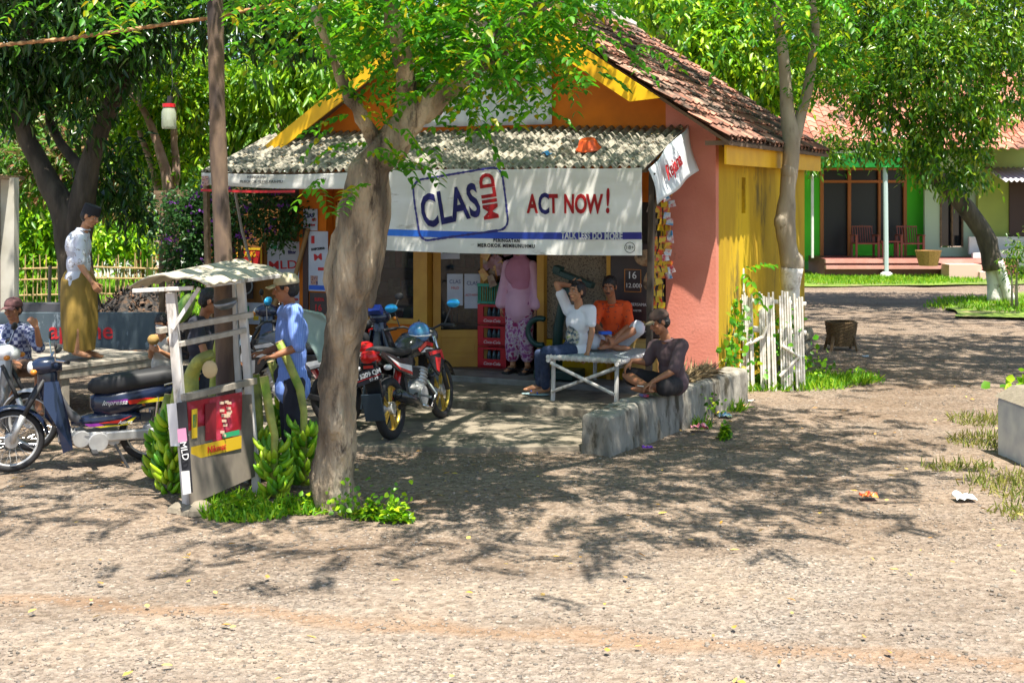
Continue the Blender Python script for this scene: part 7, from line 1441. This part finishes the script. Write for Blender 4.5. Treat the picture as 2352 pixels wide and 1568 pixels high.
def sportbike(root, bodym, accent, wheel_m, plate=None, tail=True):
    R = .30; WB = 1.27; wheel(root, 0, R, .048, wheel_m, wheel_m, .06, cast=True); wheel(root, WB, R, .040, wheel_m, wheel_m, .055, cast=True)
    for s_ in (-1, 1):
        MB().tube([(WB, s_ * .085, R), (WB - .08, s_ * .085, .52)], .026, 8).build('fork_leg', black_m, root, smooth=True); MB().tube([(WB - .07, s_ * .085, .50), (WB - .22, s_ * .08, .88)], .018, 8).build('fork_tube', chrome, root, smooth=True)
        MB().bar((0, s_ * .10, R), (.46, s_ * .10, .36), .03, .05).build('swingarm', black_m, root, bevel=.006)
    arcstrip(MB(), WB, R, R + .03, 20, 150, .13).build('front_fender', bodym, root, smooth=True, solid=.006)
    m = MB(); m.shell([(.42, .78, .05, .05), (.50, .82, .13, .10), (.64, .84, .15, .13), (.80, .82, .14, .12), (.92, .78, .08, .08)]); m.build('fuel_tank', bodym, root, smooth=True)
    for s_ in (-1, 1): m = MB(); m.prism([(.50, .80), (.66, .86), (.86, .82), (.84, .79), (.66, .82), (.52, .77)], lambda u, v, q: (u, s_ * (.128 + q + .02 * math.sin((u - .5) * 8)), v), 0, .012); m.build('tank_flash', accent, root); m = MB(); m.prism([(.54, .76), (.68, .80), (.84, .77), (.7, .755)], lambda u, v, q: (u, s_ * (.138 + q), v), 0, .012); m.build('tank_flash', white_p, root)
    for s_ in (-1, 1):
        fy_ = lambda u, v, q: (u, s_ * (.13 + q + .05 * max(0, (u - .6))), v)
        m = MB(); m.prism([(.62, .78), (.98, .76), (1.06, .62), (.90, .48), (.80, .56), (.70, .68)], fy_, 0, .02); m.build('shroud', bodym, root, bevel=.004); m = MB(); m.prism([(.70, .75), (1.0, .74), (1.04, .63), (.98, .66), (.96, .71), (.72, .71)], fy_, .021, .026); m.prism([(.84, .68), (.97, .66), (.90, .52), (.85, .55)], fy_, .021, .024); m.build('shroud_decal', accent, root)
        m = MB(); m.prism([(.40, .74), (.10, .76), (-.30, .88), (-.34, .84), (.05, .64), (.36, .56)], lambda u, v, q: (u, s_ * (.095 + q), v), 0, .02); m.build('tail_panel', bodym if s_ < 0 else bodym, root, bevel=.006); m = MB(); m.prism([(.34, .66), (.05, .72), (-.22, .83), (.06, .68), (.34, .60)], lambda u, v, q: (u, s_ * (.116 + q), v), 0, .004); m.build('tail_decal', white_p, root); m = MB(); m.prism([(.34, .60), (.06, .68), (-.1, .76), (.06, .655), (.34, .57)], lambda u, v, q: (u, s_ * (.116 + q), v), 0, .004); m.build('tail_decal', accent, root)
    m = MB(); m.shell([(-.30, .88, .06, .03), (-.18, .87, .09, .045), (.05, .83, .11, .045), (.25, .80, .11, .04), (.45, .80, .09, .04)]); m.build('seat', black_m, root, smooth=True)
    m = MB(); m.shell([(-.42, .83, .05, .05), (-.36, .83, .085, .065), (-.26, .82, .09, .06)]); m.build('tail_light', bpy.data.materials['red_lens'], root, smooth=True)
    m = MB(); m.box((-.33, 0, .62), (.04, .16, .36), Matrix.Rotation(-.25, 3, 'Y')); m.build('rear_mudguard', black_p, root, bevel=.01); MB().box((-.36, 0, .36), (.02, .2, .26), Matrix.Rotation(-.2, 3, 'Y')).build('mud_flap', M('grey_blue_flap', (.03, .05, .07), .6), root, bevel=.004)
    pl_ = bpy.data.objects.new('number_plate', None); COL.objects.link(pl_); pl_.parent = root; pl_.location = (-.40, 0, .655); pl_.rotation_euler = (0, -.25, -math.pi / 2)
    MB().box((0, 0, 0), (.27, .006, .12)).build('plate', M('black_plate', (.02, .02, .03), .4), pl_, bevel=.003)
    if plate:
        text(plate[0], .062, ink_w, pl_, (0, -.006, .018), sx=.95, bold=.0015); text(plate[1], .04, ink_w, pl_, (.05, -.006, -.038)); MB().box((0, -.005, -.015), (.26, .003, .006)).build('red_line', ink_r, pl_)
    MB().box((-.37, 0, .745), (.03, .1, .035)).build('reflector', bpy.data.materials['red_lens'], root)
    for s_ in (-1, 1):
        MB().ell((-.30, s_ * .16, .72), (.03, .045, .028), None, 8, 6).build('turn_signal', white_p, root, smooth=True); MB().tube([(WB - .28, s_ * .08, .95), (WB - .30, s_ * .22, 1.0), (WB - .38, s_ * .36, .99)], .012, 7).build('handlebar', black_m, root); MB().tube([(WB - .35, s_ * .27, .995), (WB - .40, s_ * .39, .985)], .018, 8).build('grip', rubber, root)
        MB().tube([(WB - .31, s_ * .25, 1.0), (WB - .26, s_ * .32, 1.17)], .006, 5).build('mirror_stem', black_m, root)
        m = MB(); m.ell((WB - .265, s_ * .35, 1.20), (.02, .075, .045), None, 14, 8); m.build('mirror', M('sky_blue_mirror', (.05, .45, .85), .1, metal=.6) if 'sky_blue_mirror' not in bpy.data.materials else bpy.data.materials['sky_blue_mirror'], root, smooth=True)
    m = MB(); m.ell((.60, 0, .36), (.14, .13, .12), None, 14, 10); m.tube([(.52, -.15, .34), (.52, .15, .34)], .095, 18); m.tube([(.68, 0, .40), (.78, 0, .58)], .075, 14)
    for k in range(5): m.tube([(.70 + k * .018, 0, .44 + k * .032), (.705 + k * .018, 0, .45 + k * .032)], .095, 14)
    m.build('engine', alu, root, bevel=.004); m = MB(); m.bar((.32, 0, .60), (.86, 0, .52), .09, .10); m.bar((.86, 0, .52), (.94, 0, .86), .07, .07); m.bar((.32, 0, .6), (.38, 0, .34), .08, .06); m.bar((-.25, 0, .78), (.5, 0, .66), .08, .06); m.build('frame', black_m, root)
    m = MB(); m.tube([(.80, -.06, .46), (.88, -.12, .30), (.60, -.17, .20), (.30, -.18, .28)], .022, 8); m.build('exhaust_pipe', chrome, root, smooth=True); m = MB(); m.tube([(.30, -.18, .27), (.18, -.185, .33), (-.22, -.20, .45)], [.035, .055, .058], 14); m.tube([(-.22, -.20, .45), (-.25, -.201, .46)], [.045, .035], 12); m.build('muffler', black_p, root, smooth=True)
    MB().tube([(.12, 0, .38), (.30, 0, .66)], .035, 10).build('shock_spring', red_p, root); MB().tube([(.44, -.12, .36), (.36, -.28, .34)], .012, 6).build('foot_peg', alu, root)
    m = MB(); m.ell((WB - .16, 0, .88), (.07, .10, .09), None, 14, 8); m.build('headlight', black_p, root, smooth=True); MB().tube([(.40, .12, .28), (.32, .26, .01)], .012, 6).build('kickstand', black_m, root)
def bike(name, label, rear, head_px, lean=0):
    """rear axle foot point and a point ahead"""
    a = math.atan2(head_px.y - rear.y, head_px.x - rear.x); t = thing(name, label, 'motorcycle', rear, a, 'parked motorcycles'); t.rotation_euler.x = lean; return t
G2 = lambda x, d: V((P(x, 500, d).x, d, 0))
t = bike('motorcycle', 'black underbone motorcycle with yellow and red stripes at the front left', G2(345, 11.75), G2(45, 11.3), math.radians(-3)); underbone(t, navy_p)
t = bike('motorcycle', 'white motorcycle cut by the left edge behind the black one', G2(-190, 12.4), G2(80, 12.2)); underbone(t, silver_p, stripes=False, head_cover=white_p)
t = bike('motorcycle', 'red and white sport motorcycle with black number plate right of the gnarled tree', V((-1.14, 12.5, .05)), V((-.76, 13.6, .05)), math.radians(-6)); sportbike(t, black_p, red_p, gold_m, ('N 5209 QM', '07-19'))
t = bike('motorcycle', 'dark motorcycle with red shock springs behind the man in striped shirt', V((-1.75, 13.1, .05)), V((-2.9, 13.6, .05)), math.radians(-4)); sportbike(t, black_p, silver_p, black_m)
t = bike('motorcycle', 'dark motorcycle parked before the poster wall, mostly hidden', V((-2.0, 14.9, .13)), V((-3.2, 15.2, .13)), math.radians(4)); underbone(t, navy_p, stripes=False)
t = bike('motorcycle', 'blue motorcycle with pointed front cowl standing behind the red one', V((-1.72, 13.6, .13)), V((-1.30, 14.7, .13)), math.radians(-4)); underbone(t, navy_p, stripes=False, shieldm=black_p); m = MB(); m.prism([(.62, 1.00), (.74, 1.06), (1.02, .92), (1.06, .84), (.90, .90)], lambda u, v, q_: (u, q_ * (1.1 - u), v), -.28, .28); m.build('front_fairing', blue_p, t, bevel=.012)
for s_ in (-1, 1): pass
t = thing('scooter_shield', 'pale grey-green plastic windshield cover between striped shirt and tree trunk', 'cover', P(738, 790, 12.2)); mb = MB(); mb.prism([(-.22, .34), (.02, .30), (.12, .20), (.14, .05), (.08, -.12), (.0, -.16), (-.05, -.05), (-.10, .02), (-.26, .10)], lambda u, v, q_: (u, q_ - .12 * math.cos(u * 6), v), -.05, .05); mb.ell((-.02, -.05, .14), (.13, .07, .14)); fuse(mb, 'shield_body', M('pale_green_plastic', (.32, .42, .38), .4, var=[(.25, .34, .32)], scale=5), t, .012, 4)
t = thing('tool_roll', 'small orange roll tied on the frame of the black motorcycle', 'roll', P(305, 925, 11.62)); MB().tube([(-.11, 0, -.01), (.11, 0, .01)], .035, 12).build('roll_body', M('orange_cloth_roll', (.65, .30, .05), .6, var=[(.5, .05, .03)], scale=5), t, smooth=True)
# helmet on the red motorcycle
t = thing('helmet', 'blue open-face helmet resting on the tank of the red motorcycle', 'helmet', P(962, 764, 13.15)); R_ = Matrix.Rotation(-.5, 3, 'Y')
mb = MB(); mb.ell((0, 0, 0), (.115, .13, .11), R_, 20, 14); mb.build('shell', M('blue_helmet_paint', (.03, .08, .45), .25, coat=.5, var=[(.06, .25, .40)], scale=5), t, smooth=True)
mb = MB(); mb.torus((0, 0, -.02), .120, .010, 'z', 30, 6, 0, 6.283); mb.torus((0, 0, .0), .122, .010, 'x', 16, 6, .4, 1.6); mb.build('white_trim', white_p, t, smooth=True)
